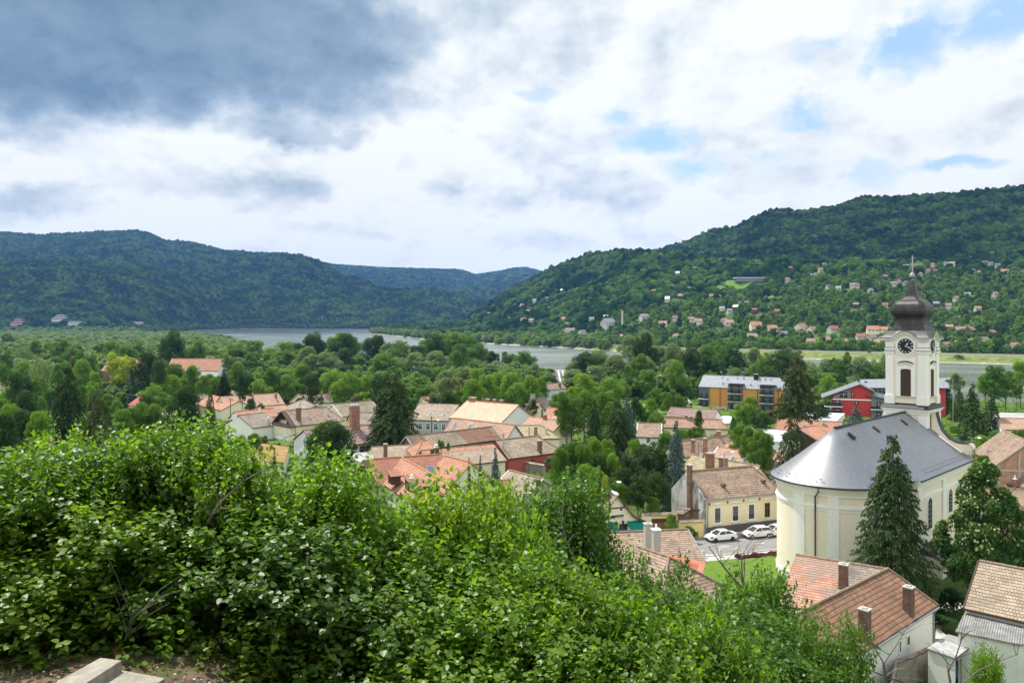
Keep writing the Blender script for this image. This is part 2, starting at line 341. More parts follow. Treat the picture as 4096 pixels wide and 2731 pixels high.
def leafmat(name, c, c2, trans=.35, gloss=.16, rough=.6, isl=.5):
    def f(t):
        rp = t.n('ShaderNodeNewGeometry').outputs['Random Per Island']
        oi = t.n('ShaderNodeObjectInfo').outputs['Random']
        o = t.n('ShaderNodeTexCoord').outputs['Object']
        n = t.noise(o, 1.3, 2, .5)
        k = t.m('ADD', t.m('MULTIPLY', rp, isl), t.m('ADD', t.m('MULTIPLY', oi, .5), t.m('MULTIPLY', t.m('SUBTRACT', n, .5), .5)), clamp=True)
        col = t.mix(k, c, c2)
        p = t.n('ShaderNodeBsdfPrincipled', ins={'Base Color': col, 'Roughness': rough, 'Specular IOR Level': gloss})
        tr = t.n('ShaderNodeBsdfTranslucent', ins={'Color': t.mix(1., col, (1.5, 1.7, .55), 'MULTIPLY')})
        return t.n('ShaderNodeMixShader', ins={0: trans, 1: p.outputs[0], 2: tr.outputs[0]}).outputs[0]
    return mat(name, f)
L = {
 'oak': leafmat('leaf_mid', (.060, .125, .018), (.12, .21, .032), .45),
 'bright': leafmat('leaf_bright', (.10, .19, .022), (.18, .28, .035), .45),
 'yellow': leafmat('leaf_yellow', (.22, .27, .02), (.36, .40, .04)),
 'dark': leafmat('leaf_dark', (.026, .060, .014), (.055, .105, .022), .4),
 'willow': leafmat('leaf_willow', (.115, .165, .065), (.20, .26, .115), .45),
 'fir': leafmat('needle_dark', (.018, .040, .011), (.050, .088, .022), .2, .12, .65),
 'firlight': leafmat('needle_olive', (.035, .055, .020), (.075, .10, .032), .2, .12, .65),
 'blue': leafmat('needle_blue', (.055, .095, .090), (.10, .15, .14), .12, .15, .6),
 'thuja': leafmat('leaf_thuja', (.035, .085, .018), (.06, .13, .028), .3),
 'linden': leafmat('leaf_linden', (.035, .090, .016), (.085, .160, .028), .42),
 'flowering': leafmat('bract_pale', (.26, .30, .12), (.36, .38, .18)),
 'lilac': leafmat('leaf_lilac', (.085, .165, .016), (.18, .295, .034), .5, .35, .40, .75),
 'lilacdark': leafmat('leaf_lilac_dark', (.045, .105, .016), (.12, .21, .03), .42, .35, .42, .75), 'lilacyellow': leafmat('leaf_lilac_young', (.10, .18, .02), (.22, .31, .04), .5, .3, .42, .75),
 'maple': leafmat('leaf_maple', (.032, .095, .014), (.10, .19, .022), .42, .35, .40, .8),
 'seed': leafmat('seed_head', (.14, .12, .035), (.20, .17, .06), .2),
 'purple': leafmat('leaf_purple', (.09, .02, .03), (.15, .04, .05), .2),
 'olive': leafmat('leaf_olive', (.10, .12, .04), (.16, .18, .07)),
}
def forestmat(name, c, c2):
    def f(t):
        oi = t.n('ShaderNodeObjectInfo').outputs['Random']; P_ = t.n('ShaderNodeNewGeometry').outputs['Position']
        n = t.noise(P_, .012, 4, .6); n2 = t.noise(P_, .09, 3, .6)
        k = t.m('ADD', t.m('MULTIPLY', oi, .55), t.m('ADD', t.ramp(n, .40, .60, -.30, .50), t.m('MULTIPLY', t.m('SUBTRACT', n2, .5), .5)), clamp=True)
        return t.n('ShaderNodeBsdfDiffuse', ins={'Color': t.mix(k, c, c2), 'Roughness': 1.}).outputs[0]
    return mat(name, f)
L['forest'] = forestmat('forest_canopy2', (.009, .032, .010), (.066, .125, .022))
L['forestb'] = forestmat('forest_canopy_light2', (.022, .058, .013), (.105, .175, .028))
L['forestd'] = forestmat('forest_canopy_dark', (.006, .022, .010), (.024, .050, .014))
# ---------------------------------------------------------------- mesh helpers
def tag(o, label=None, cat=None, group=None, kind=None):
    if label: o['label'] = label
    if cat: o['category'] = cat
    if group: o['group'] = group
    if kind: o['kind'] = kind
    return o
def empty(name, loc, label=None, cat=None, group=None):
    o = bpy.data.objects.new(name, None); COL.objects.link(o); o.location = loc; o.empty_display_size = .2
    return tag(o, label, cat, group)
def org(o):
    v = Vector((0, 0, 0))
    while o: v += o.location; o = o.parent
    return v
def V3(p): return Vector(p)
class MB:
    def __init__(s): s.v = []; s.f = []; s.uv = []
    def quad(s, *pts, uv=None):
        i = len(s.v); s.v += [tuple(p) for p in pts]; s.f.append(tuple(range(i, i + len(pts))))
        s.uv.append(uv or [(0, 0)] * len(pts)); return s
    def slope(s, *pts, ud=None, vd=None, o=None):           # polygon with metre UVs
        o = o or V3(pts[0])
        return s.quad(*pts, uv=[((V3(p) - o).dot(ud), (V3(p) - o).dot(vd)) for p in pts])
    def hexa(s, b, t):                            # bottom 4, top 4 (counter-clockwise from above)
        s.quad(b[3], b[2], b[1], b[0]); s.quad(*t)
        for k in range(4):
            j = (k + 1) % 4
            h = (V3(t[k]) - V3(b[k])).length; w = (V3(b[j]) - V3(b[k])).length
            s.quad(b[k], b[j], t[j], t[k], uv=[(0, 0), (w, 0), (w, h), (0, h)])
        return s
    def box(s, c, u, n, lu, ln, z0, z1):          # centred on c (x,y), half extents lu, ln along u, n
        c = V3((c[0], c[1], 0)); u = V3((u[0], u[1], 0)); n = V3((n[0], n[1], 0))
        q = [c - u * lu - n * ln, c + u * lu - n * ln, c + u * lu + n * ln, c - u * lu + n * ln]
        if (q[1] - q[0]).cross(q[2] - q[1]).z < 0: q = q[::-1]
        return s.hexa([p + V3((0, 0, z0)) for p in q], [p + V3((0, 0, z1)) for p in q])
    def prism(s, poly, d):                        # polygon extruded along vector d
        d = V3(d); poly = [V3(p) for p in poly]; nn = (poly[1] - poly[0]).cross(poly[2] - poly[1])
        if nn.dot(d) > 0: poly = poly[::-1]
        q = [p + d for p in poly]
        s.quad(*poly); s.quad(*q[::-1])
        for k in range(len(poly)):
            j = (k + 1) % len(poly); s.quad(poly[j], poly[k], q[k], q[j])
        return s
    def tube(s, pts, r, n=6, r2=None):
        pts = [V3(p) for p in pts]; m = len(pts); rings = []
        for k, p in enumerate(pts):
            d = (pts[min(k + 1, m - 1)] - pts[max(k - 1, 0)]).normalized()
            a = d.cross(V3((0, 0, 1))) if abs(d.z) < .95 else d.cross(V3((1, 0, 0))); a.normalize(); b = d.cross(a)
            rr = r + ((r2 if r2 is not None else r) - r) * k / max(1, m - 1)
            rings.append([p + (a * math.cos(6.2832 * i / n) + b * math.sin(6.2832 * i / n)) * rr for i in range(n)])
        for k in range(m - 1):
            for i in range(n):
                j = (i + 1) % n; s.quad(rings[k][i], rings[k][j], rings[k + 1][j], rings[k + 1][i])
        s.quad(*rings[0][::-1]); s.quad(*rings[-1]); return s
    def lathe(s, c, prof, n=16, a0=0., a1=6.28319, shape=None):  # prof list of (r,z)
        rows = []
        for r, z in prof:
            rows.append([V3((c[0] + (shape(a, r) if shape else r) * math.cos(a), c[1] + (shape(a, r) if shape else r) * math.sin(a), z)) for a in [a0 + (a1 - a0) * i / n for i in range(n + 1)]])
        L0 = 0
        for k in range(len(rows) - 1):
            hk = (rows[k + 1][0] - rows[k][0]).length
            for i in range(n):
                w = max(prof[0][0], prof[-1][0]) * (a1 - a0) / n
                s.quad(rows[k][i], rows[k][i + 1], rows[k + 1][i + 1], rows[k + 1][i], uv=[(i * w, L0), (i * w + w, L0), (i * w + w, L0 + hk), (i * w, L0 + hk)])
            L0 += hk
        return s
    def build(s, name, m, parent=None, o=None, smooth=False, weld=False):
        o = V3(o) if o is not None else (org(parent) if parent else V3((0, 0, 0)))
        me = bpy.data.meshes.new(name)
        me.from_pydata([tuple(V3(p) - o) for p in s.v], [], s.f)
        ul = me.uv_layers.new(name='UVMap')
        flat = [c for f in s.uv for p in f for c in p]
        ul.data.foreach_set('uv', flat)
        me.materials.append(m)
        if weld or smooth:
            import bmesh
            bm = bmesh.new(); bm.from_mesh(me); bmesh.ops.remove_doubles(bm, verts=bm.verts, dist=.002)
            bmesh.ops.recalc_face_normals(bm, faces=bm.faces); bm.to_mesh(me); bm.free()
        if smooth:
            me.polygons.foreach_set('use_smooth', [True] * len(me.polygons))
            try: me.set_sharp_from_angle(angle=R(40))
            except Exception: pass
        ob = bpy.data.objects.new(name, me); COL.objects.link(ob)
        if parent: ob.parent = parent
        else: ob.location = o
        return ob
def copy_tree(o, parent=None):
    c = o.copy(); COL.objects.link(c); c.parent = parent
    for ch in list(o.children): copy_tree(ch, c)
    return c
def np_mesh(name, verts, quads, m, uv=None, smooth=False):
    me = bpy.data.meshes.new(name)
    nv, nf, k = len(verts), len(quads), quads.shape[1]
    me.vertices.add(nv); me.vertices.foreach_set('co', verts.astype(np.float32).ravel())
    me.loops.add(nf * k); me.loops.foreach_set('vertex_index', quads.astype(np.int32).ravel())
    me.polygons.add(nf); me.polygons.foreach_set('loop_start', np.arange(0, nf * k, k, dtype=np.int32))
    me.polygons.foreach_set('loop_total', np.full(nf, k, dtype=np.int32))
    if smooth: me.polygons.foreach_set('use_smooth', np.ones(nf, bool))
    me.update(calc_edges=True); me.materials.append(m); return me

# ---------------------------------------------------------------- terrain sheet, river
def f_ground(t):
    o = t.n('ShaderNodeNewGeometry').outputs['Position']
    sp = t.n('ShaderNodeSeparateXYZ', ins={0: o}); x, y, z = sp.outputs
    n = t.noise(o, .35, 8, .65); n2 = t.noise(o, 6., 8, .7); n3 = t.noise(o, .02, 5, .6); n4 = t.noise(o, 1.6, 6, .6)
    soil = t.mix(t.ramp(n2, .3, .75), (.075, .048, .030), (.21, .155, .105))
    soil = t.mix(t.ramp(n4, .52, .66, 0., .7), soil, (.09, .11, .035))
    grass = t.mix(t.ramp(n, .3, .7), (.055, .10, .022), (.11, .17, .035))
    grass = t.mix(t.ramp(n4, .55, .75, 0., .6), grass, (.20, .17, .11))
    forest = t.mix(t.ramp(n3, .3, .7), (.022, .055, .016), (.050, .095, .026))
    col = t.mix(t.ramp(t.m('ADD', y, t.m('MULTIPLY', n4, 1.5)), 9.2, 11.), soil, grass)
    col = t.mix(t.ramp(y, 800, 1400), col, forest)
    bank = t.ramp(z, -5.2, -4.2, 1., 0.)
    col = t.mix(t.m('MULTIPLY', bank, t.ramp(y, 250, 300)), col, (.34, .32, .27))
    return prin(t, col, .95, .1, bump=t.m('ADD', n2, n4), bs=.6, bd=.05)
def build_ground():
    ys = np.concatenate([np.linspace(-50, 0, 8), np.linspace(1, 64, 90), np.linspace(66, 400, 110), 400 * (12500 / 400) ** np.linspace(0.004, 1, 330)])
    ts = np.concatenate([np.linspace(-2.2, -.95, 30), np.linspace(-.93, .93, 300), np.linspace(.95, 2.2, 30)])
    Y, TT = np.meshgrid(ys, ts, indexing='ij')
    X = TT * (Y + 60) * .82
    Z = ground(X, Y)
    Z = Z + np.where((Y > 1) & (Y < 12), .05 * fnoise(X, Y, 1.3, 4), 0)
    V = np.stack([X, Y, Z], -1).reshape(-1, 3)
    ny, nx = Y.shape
    i = np.arange(ny - 1)[:, None] * nx + np.arange(nx - 1)[None]
    q = np.stack([i, i + 1, i + nx + 1, i + nx], -1).reshape(-1, 4)
    me = np_mesh('ground', V, q, mat('ground', f_ground), smooth=True)
    o = bpy.data.objects.new('ground', me); COL.objects.link(o); o['kind'] = 'structure'
build_ground()
def f_water(t):
    o = t.n('ShaderNodeNewGeometry').outputs['Position']
    n = t.noise(t.v('MULTIPLY', o, (.045, .16, 1)), 1., 8, .65); n2 = t.noise(t.v('MULTIPLY', o, (.006, .02, 1)), 1., 5, .6)
    h = t.m('ADD', n, n2)
    c = t.mix(t.ramp(n2, .35, .65), (.075, .095, .065), (.13, .15, .11))
    return prin(t, c, t.ramp(n2, .35, .65, .16, .3), .5, bump=h, bs=.45, bd=1.2)
mb = MB(); mb.quad((-5000, 230, -6), (5000, 230, -6), (5000, 4200, -6), (-5000, 4200, -6))
mb.build('river', mat('river_water', f_water))['kind'] = 'structure'
# ---------------------------------------------------------------- church
cu = V3((.71, .704, 0)).normalized(); cn = V3((cu.y, -cu.x, 0)); CQ = V3((43.1, 101.3, 0))
def ch(s, n, z=0.): return CQ + cu * s + cn * n + V3((0, 0, z))
CE = empty('church', ch(8, 0, 0), 'cream church with dark slate roof and a white clock tower under an onion dome', 'church')
WR, ER, ZE, ZR = 6.75, 7.5, 11.8, 17.75
SC = -4.8
def arc(r, a0=90., a1=270., n=28, s=SC):     # local angle: 0 = +u, 90 = +n
    return [(s + r * math.cos(R(a0 + (a1 - a0) * i / n)), r * math.sin(R(a0 + (a1 - a0) * i / n))) for i in range(n + 1)]
def wallstrip(mb, loop, z0, z1, close=True, top=False):
    k = len(loop)
    for i in range(k if close else k - 1):
        a, b = loop[i], loop[(i + 1) % k]
        w = math.hypot(b[0] - a[0], b[1] - a[1])
        mb.quad(ch(*a, z0), ch(*b, z0), ch(*b, z1), ch(*a, z1), uv=[(0, 0), (w, 0), (w, z1 - z0), (0, z1 - z0)])
    if top: mb.quad(*[ch(*p, z1) for p in loop])
def loop(off, s1=19.6):
    r = WR + off; h = 7.9 + off
    return arc(r) + [(0 - off, -r), (0 - off, -h), (s1 + off, -h), (s1 + off, h), (0 - off, h), (0 - off, r)]
mb = MB(); wallstrip(mb, loop(0), -1, ZE); mb.build('wall', M['church'], CE)
mb = MB()
for off, z0, z1 in ((.55, 11.55, 11.78), (.42, 11.25, 11.55), (.28, 11.0, 11.25), (.14, 10.6, 11.0), (.10, 9.45, 9.62), (.16, 9.25, 9.45), (.06, 8.9, 9.25), (.12, -1, .9)):
    lp = loop(off); wallstrip(mb, lp, z0, z1); mb.quad(*[ch(*p, z1) for p in lp]); mb.quad(*[ch(*p, z0) for p in lp[::-1]])
mb.build('cornice', M['churchw'], CE)
def ang_at(sx, r=WR):      # local angle on the apse of a photo column
    d = V3(((sx - 2048) / F, 1, 0)).normalized(); C = ch(SC, 0)
    b = d.dot(-C); c = C.length_squared - r * r; t = -b - math.sqrt(max(0, b * b - c)); p = d * t - C
    return math.degrees(math.atan2(p.dot(cn), p.dot(cu))) % 360
def s_at(sx, n=7.9):
    k = (sx - 2048) / F; q = CQ + cn * n
    return (q.x - k * q.y) / (k * cu.y - cu.x)
for gx0, gx1 in ((370, 460), (650, 745), (1003, 1100)):
    a0, a1 = ang_at(G(gx0, 0)[0], WR), ang_at(G(gx1, 0)[0], WR)
    mb = MB(); o = arc(WR + .12, a0, a1, 5); i_ = arc(WR - .02, a0, a1, 5); lp = o + i_[::-1]
    wallstrip(mb, lp, .9, 10.6); mb.build('pilaster', M['churchw'], CE)
for s0, s1 in ((.1, 1.2), (9.0, 10.2), (18.3, 19.6)):
    for sg in (1, -1):
        mb = MB(); mb.box(ch((s0 + s1) / 2, sg * 7.98), cu, cn, (s1 - s0) / 2, .14, .9, 10.6); mb.build('pilaster', M['churchw'], CE)
for gx, gy0, gy1 in ((1500, 815, 1070), (1671, 740, 930)):     # tall arched windows, each side
    sx, sy0 = G(gx, gy0); _, sy1 = G(gx, gy1)
    s = s_at(sx); D = ch(s, 7.9).y; z1 = CAMZ - (sy0 - HY) / F * D; z0 = CAMZ - (sy1 - HY) / F * D
    for sg in (1, -1):
        def outl(w, zb, zt, off):
            pts = [(s - w, zb), (s + w, zb)] + [(s + w * math.cos(R(a)), zt - w + w * math.sin(R(a))) for a in range(0, 181, 20)]
            return [ch(p, sg * (7.9 + off), z) for p, z in pts]
        m1 = MB(); m1.prism(outl(.95, z0 - .2, z1 + .25, .0), cn * sg * .09); fr = m1.build('window', M['churchw'], CE)
        m1 = MB(); m1.prism(outl(.68, z0, z1, .092), cn * sg * .03); m1.build('pane', M['glass'], fr)
        m1 = MB()
        for k in range(1, 6): m1.box(ch(s, sg * 8.03), cu, cn, .68, .02, z0 + (z1 - z0) * k / 6.3, z0 + (z1 - z0) * k / 6.3 + .06)
        m1.box(ch(s, sg * 8.035), cu, cn, .03, .02, z0, z1 - .1); m1.build('glazing_bars', M['metal'], fr)
# roof
rf = MB()
def roofcurve(f): return ZR - (ZR - ZE) * (f * .93 + .07 * f * f * 0 + .07 * (1 - (1 - f) ** 2)) if f < 1 else ZE
fs = [0, .25, .5, .75, .88, 1.0]; zs = [ZR, ZR - 1.56, ZR - 3.12, ZR - 4.62, ZR - 5.33, ZE]
na = 48; aa = [R(90 + 180 * i / na) for i in range(na + 1)]
sl = math.hypot(ER, ZR - ZE)
for k in range(5):
    for i in range(na):
        pts = []
        uvs = []
        for (f, z, a) in ((fs[k + 1], zs[k + 1], aa[i]), (fs[k + 1], zs[k + 1], aa[i + 1]), (fs[k], zs[k], aa[i + 1]), (fs[k], zs[k], aa[i])):
            pts.append(ch(SC + ER * f * math.cos(a), ER * f * math.sin(a), z)); uvs.append((a * ER, -f * sl))
        rf.quad(*(pts if True else pts), uv=uvs)
    for sg in (1, -1):                                # straight part of the choir roof
        a = ch(SC, sg * ER * fs[k + 1], zs[k + 1]); b = ch(3.2, sg * ER * fs[k + 1], zs[k + 1]); c = ch(3.2, sg * ER * fs[k], zs[k]); d = ch(SC, sg * ER * fs[k], zs[k])
        q = [(0, -fs[k + 1] * sl), (8, -fs[k + 1] * sl), (8, -fs[k] * sl), (0, -fs[k] * sl)]
        rf.quad(a, b, c, d, uv=q) if sg > 0 else rf.quad(b, a, d, c, uv=[q[1], q[0], q[3], q[2]])
    NE = 8.6; s_end = 20.4
    for sg in (1, -1):
        s_e, s_r = -.35, 3.0
        sa = s_r + (s_e - s_r) * fs[k + 1]; sb = s_r + (s_e - s_r) * fs[k]
        zo = .03
        a = ch(sa, sg * NE * fs[k + 1], zs[k + 1] + zo); b = ch(s_end, sg * NE * fs[k + 1], zs[k + 1] + zo); c = ch(s_end, sg * NE * fs[k], zs[k] + zo); d = ch(sb, sg * NE * fs[k], zs[k] + zo)
        q = [(sa, -fs[k + 1] * sl), (s_end, -fs[k + 1] * sl), (s_end, -fs[k] * sl), (sb, -fs[k] * sl)]
        rf.quad(a, b, c, d, uv=q) if sg > 0 else rf.quad(b, a, d, c, uv=[q[1], q[0], q[3], q[2]])
        # narrow hip facet between the nave roof and the lower choir roof
        sa2 = s_r + (s_e - 1.15 - s_r) * fs[k + 1]; sb2 = s_r + (s_e - 1.15 - s_r) * fs[k]
        zc = zs[k + 1] - (.02 if k < 4 else 0); 
        a2 = ch(sa2, sg * (ER - .1) * fs[k + 1], zs[k + 1] + .02); b2 = ch(sb2, sg * (ER - .1) * fs[k], zs[k] + .02)
        rf.quad(a2, a, d, b2, uv=[(0, q[0][1]), (1, q[0][1]), (1, q[3][1]), (0, q[3][1])]) if sg > 0 else rf.quad(a, a2, b2, d, uv=[(1, q[0][1]), (0, q[0][1]), (0, q[3][1]), (1, q[3][1])])
roof = rf.build('roof', T['slate'], CE, smooth=True)
mb = MB()
lp = arc(ER + .05, n=40); pts = [ch(s, n, ZE - .05) for s, n in [(0, ER + .05)] + lp + [(0, -ER - .05)]]
mb.tube(pts, .10, 6)
mb.tube([ch(-.4, ER, ZE - .05), ch(-.4, 8.65, ZE - .05), ch(20.4, 8.65, ZE - .05)], .10, 6)
mb.build('gutter', M['dmetal'], CE)
a = ang_at(G(545, 0)[0], WR + .2)
pp = lambda r, z: ch(SC + r * math.cos(R(a)), r * math.sin(R(a)), z)
a_b = a - 4
mb = MB(); mb.tube([ch(SC + (ER) * math.cos(R(a_b)), ER * math.sin(R(a_b)), ZE - .1), ch(SC + (ER - .1) * math.cos(R(a_b)), (ER - .1) * math.sin(R(a_b)), ZE - .6), pp(WR + .22, ZE - 1.3), pp(WR + .22, 0)], .085, 8)
mb.build('downpipe', M['dmetal'], CE)
mb = MB(); mb.tube([ch(SC - .1, 0, ZR + .02), ch(20.45, 0, ZR + .05)], .14, 6); mb.build('ridge_cap', M['dmetal'], CE)
for s in (-3.2, 4.6, 14.6):        # snow hatches below the ridge
    f = .13; mb = MB(); c = ch(s, 8 * f, ZR - 6.0 * f + .22); dd = (cn * .8 + V3((0, 0, -.56))).normalized()
    mb.prism([c + cu * .28, c - cu * .28, c - cu * .28 + dd * 1.0, c + cu * .28 + dd * 1.0], V3((0, 0, -.25))); mb.build('roof_hatch', M['dmetal'], CE)
mb = MB()
_r = random.Random(4)
for i in range(70):
    al = R(_r.uniform(165, 262)); f = _r.choice((.88, .93)) ; r = ER * f
    p = ch(SC + r * math.cos(al), r * math.sin(al), ZE + (1 - f) * 5.9 + .04)
    d = (cu * math.cos(al) + cn * math.sin(al)); tt = d.cross(V3((0, 0, 1)))
    mb.box(p, (tt.x, tt.y), (d.x, d.y), .03, .02, p.z - .05, p.z + .07)
for i in range(46):
    for j in (0, 1):
        s = 2.5 + i * .38 + .19 * j; f = .93 - .05 * j
        p = ch(s, NE * f, ZE + (1 - f) * 5.9 + .06); mb.box(p, (cu.x, cu.y), (cn.x, cn.y), .04, .02, p.z - .05, p.z + .07)
sg_ = mb.build('snow_guards', M['cornersheet'], CE); sg_['kind'] = 'stuff'
# low porch roof at the nave foot
mb = MB(); c = [ch(1.6, 7.95, 3.6), ch(5.6, 7.95, 3.6), ch(5.9, 10.6, 2.1), ch(1.3, 10.6, 2.1)]
mb.slope(c[3], c[2], c[1], c[0], ud=cu, vd=cn * -1); mb.prism([c[3], c[2], c[1], c[0]], V3((0, 0, -.2))); mb.build('porch_roof', T['slate'], CE)
mb = MB(); mb.box(ch(3.6, 9.1), cu, cn, 2.0, 1.15, -1, 2.3); mb.build('porch_wall', M['church'], CE)
# gable front and volutes
mb = MB(); mb.prism([ch(19.6, -8.2, -1), ch(19.6, 8.2, -1), ch(19.6, 8.2, 12.0), ch(19.6, 0, 17.6), ch(19.6, -8.2, 12.0)], cu * 1.0); mb.build('front_gable', M['church'], CE)
for sg in (1, -1):
    pr = [(3.0, 12.6), (8.3, 12.4), (8.3, 13.3), (7.95, 13.8), (7.3, 13.9), (6.3, 13.95), (5.3, 14.4), (4.4, 15.4), (3.9, 16.6), (3.6, 17.9), (3.0, 17.9)]
    m1 = MB(); m1.prism([ch(20.7, sg * n_, z_) for n_, z_ in pr], cu * 1.1); m1.build('volute', M['church'], CE)
    m1 = MB()
    for i in range(1, len(pr) - 2):
        (n0, z0), (n1, z1) = pr[i], pr[i + 1]
        m1.quad(ch(20.6, sg * n0, z0 + .02), ch(21.9, sg * n0, z0 + .02), ch(21.9, sg * n1, z1 + .02), ch(20.6, sg * n1, z1 + .02))
        m1.quad(ch(20.6, sg * n0, z0 + .02), ch(20.6, sg * n1, z1 + .02), ch(20.6, sg * n1, z1 - .12), ch(20.6, sg * n0, z0 - .12))
    m1.build('volute_cap', M['dmetal'], CE)
    m1 = MB(); m1.tube([ch(20.6, sg * 7.8, 13.3), ch(21.9, sg * 7.8, 13.3)], .55, 16); m1.build('scroll', M['church'], CE)
# ---- tower: local frame at TC
ts = 22.04
def tw(a, b, z): return ch(ts + a, b, z)
TW = empty('tower', ch(ts, 0, 0)); TW.parent = CE; TW.location = ch(ts, 0, 0) - ch(8, 0, 0)
def tbox(mb, h, z0, z1, h1=None):
    h1 = h if h1 is None else h1
    mb.hexa([tw(-h, -h, z0), tw(-h, h, z0), tw(h, h, z0), tw(h, -h, z0)][::-1], [tw(-h1, -h1, z1), tw(-h1, h1, z1), tw(h1, h1, z1), tw(h1, -h1, z1)][::-1])
    return mb
mb = MB(); tbox(mb, 2.62, 19., 27.9); tbox(mb, 2.8, -1, 18.1); mb.build('shaft', M['church'], TW)
mb = MB()
for sa in (-1, 1):
    for sb in (-1, 1):
        for (w, hh, z0, z1) in ((.56, 2.22, 20.2, 26.1), (.70, 2.20, 18.85, 20.0), (.63, 2.22, 20.0, 20.2), (.60, 2.36, 0, 17.4)):
            mb.box(tw(sa * hh, sb * hh, 0), (cu.x, cu.y), (cn.x, cn.y), w, w, z0, z1)
mb.build('pilasters', M['churchw'], TW)
mb = MB()
for sa in (-1, 1):
    for sb in (-1, 1):
        for w, hh, z0, z1 in ((.62, 2.22, 26.1, 26.25), (.72, 2.22, 26.25, 26.5), (.58, 2.22, 26.5, 26.62), (.66, 2.22, 26.62, 26.95), (.70, 2.22, 26.95, 27.02), (.58, 2.22, 27.02, 27.85)):
            mb.box(tw(sa * hh, sb * hh, 0), (cu.x, cu.y), (cn.x, cn.y), w, w, z0, z1)
tbox(mb, 2.70, 27.6, 27.85)
mb.build('capitals', M['churchw'], TW)
mb = MB(); tbox(mb, 3.30, 18.1, 18.3); tbox(mb, 3.12, 17.85, 18.1); tbox(mb, 2.95, 17.5, 17.85); mb.build('ledge', M['churchw'], TW)
mb = MB(); tbox(mb, 3.42, 18.3, 18.36); tbox(mb, 3.40, 18.36, 18.95, 2.66); mb.build('ledge_roof', M['dmetal'], TW)
mb = MB()
for sa in (-1, 1):
    for sb in (-1, 1): mb.box(tw(sa * 2.22, sb * 2.22, 0), (cu.x, cu.y), (cn.x, cn.y), .74, .74, 26.5, 26.56); mb.box(tw(sa * 2.22, sb * 2.22, 0), (cu.x, cu.y), (cn.x, cn.y), .71, .71, 27.0, 27.06)
mb.build('lead_flashing', M['black'], TW)
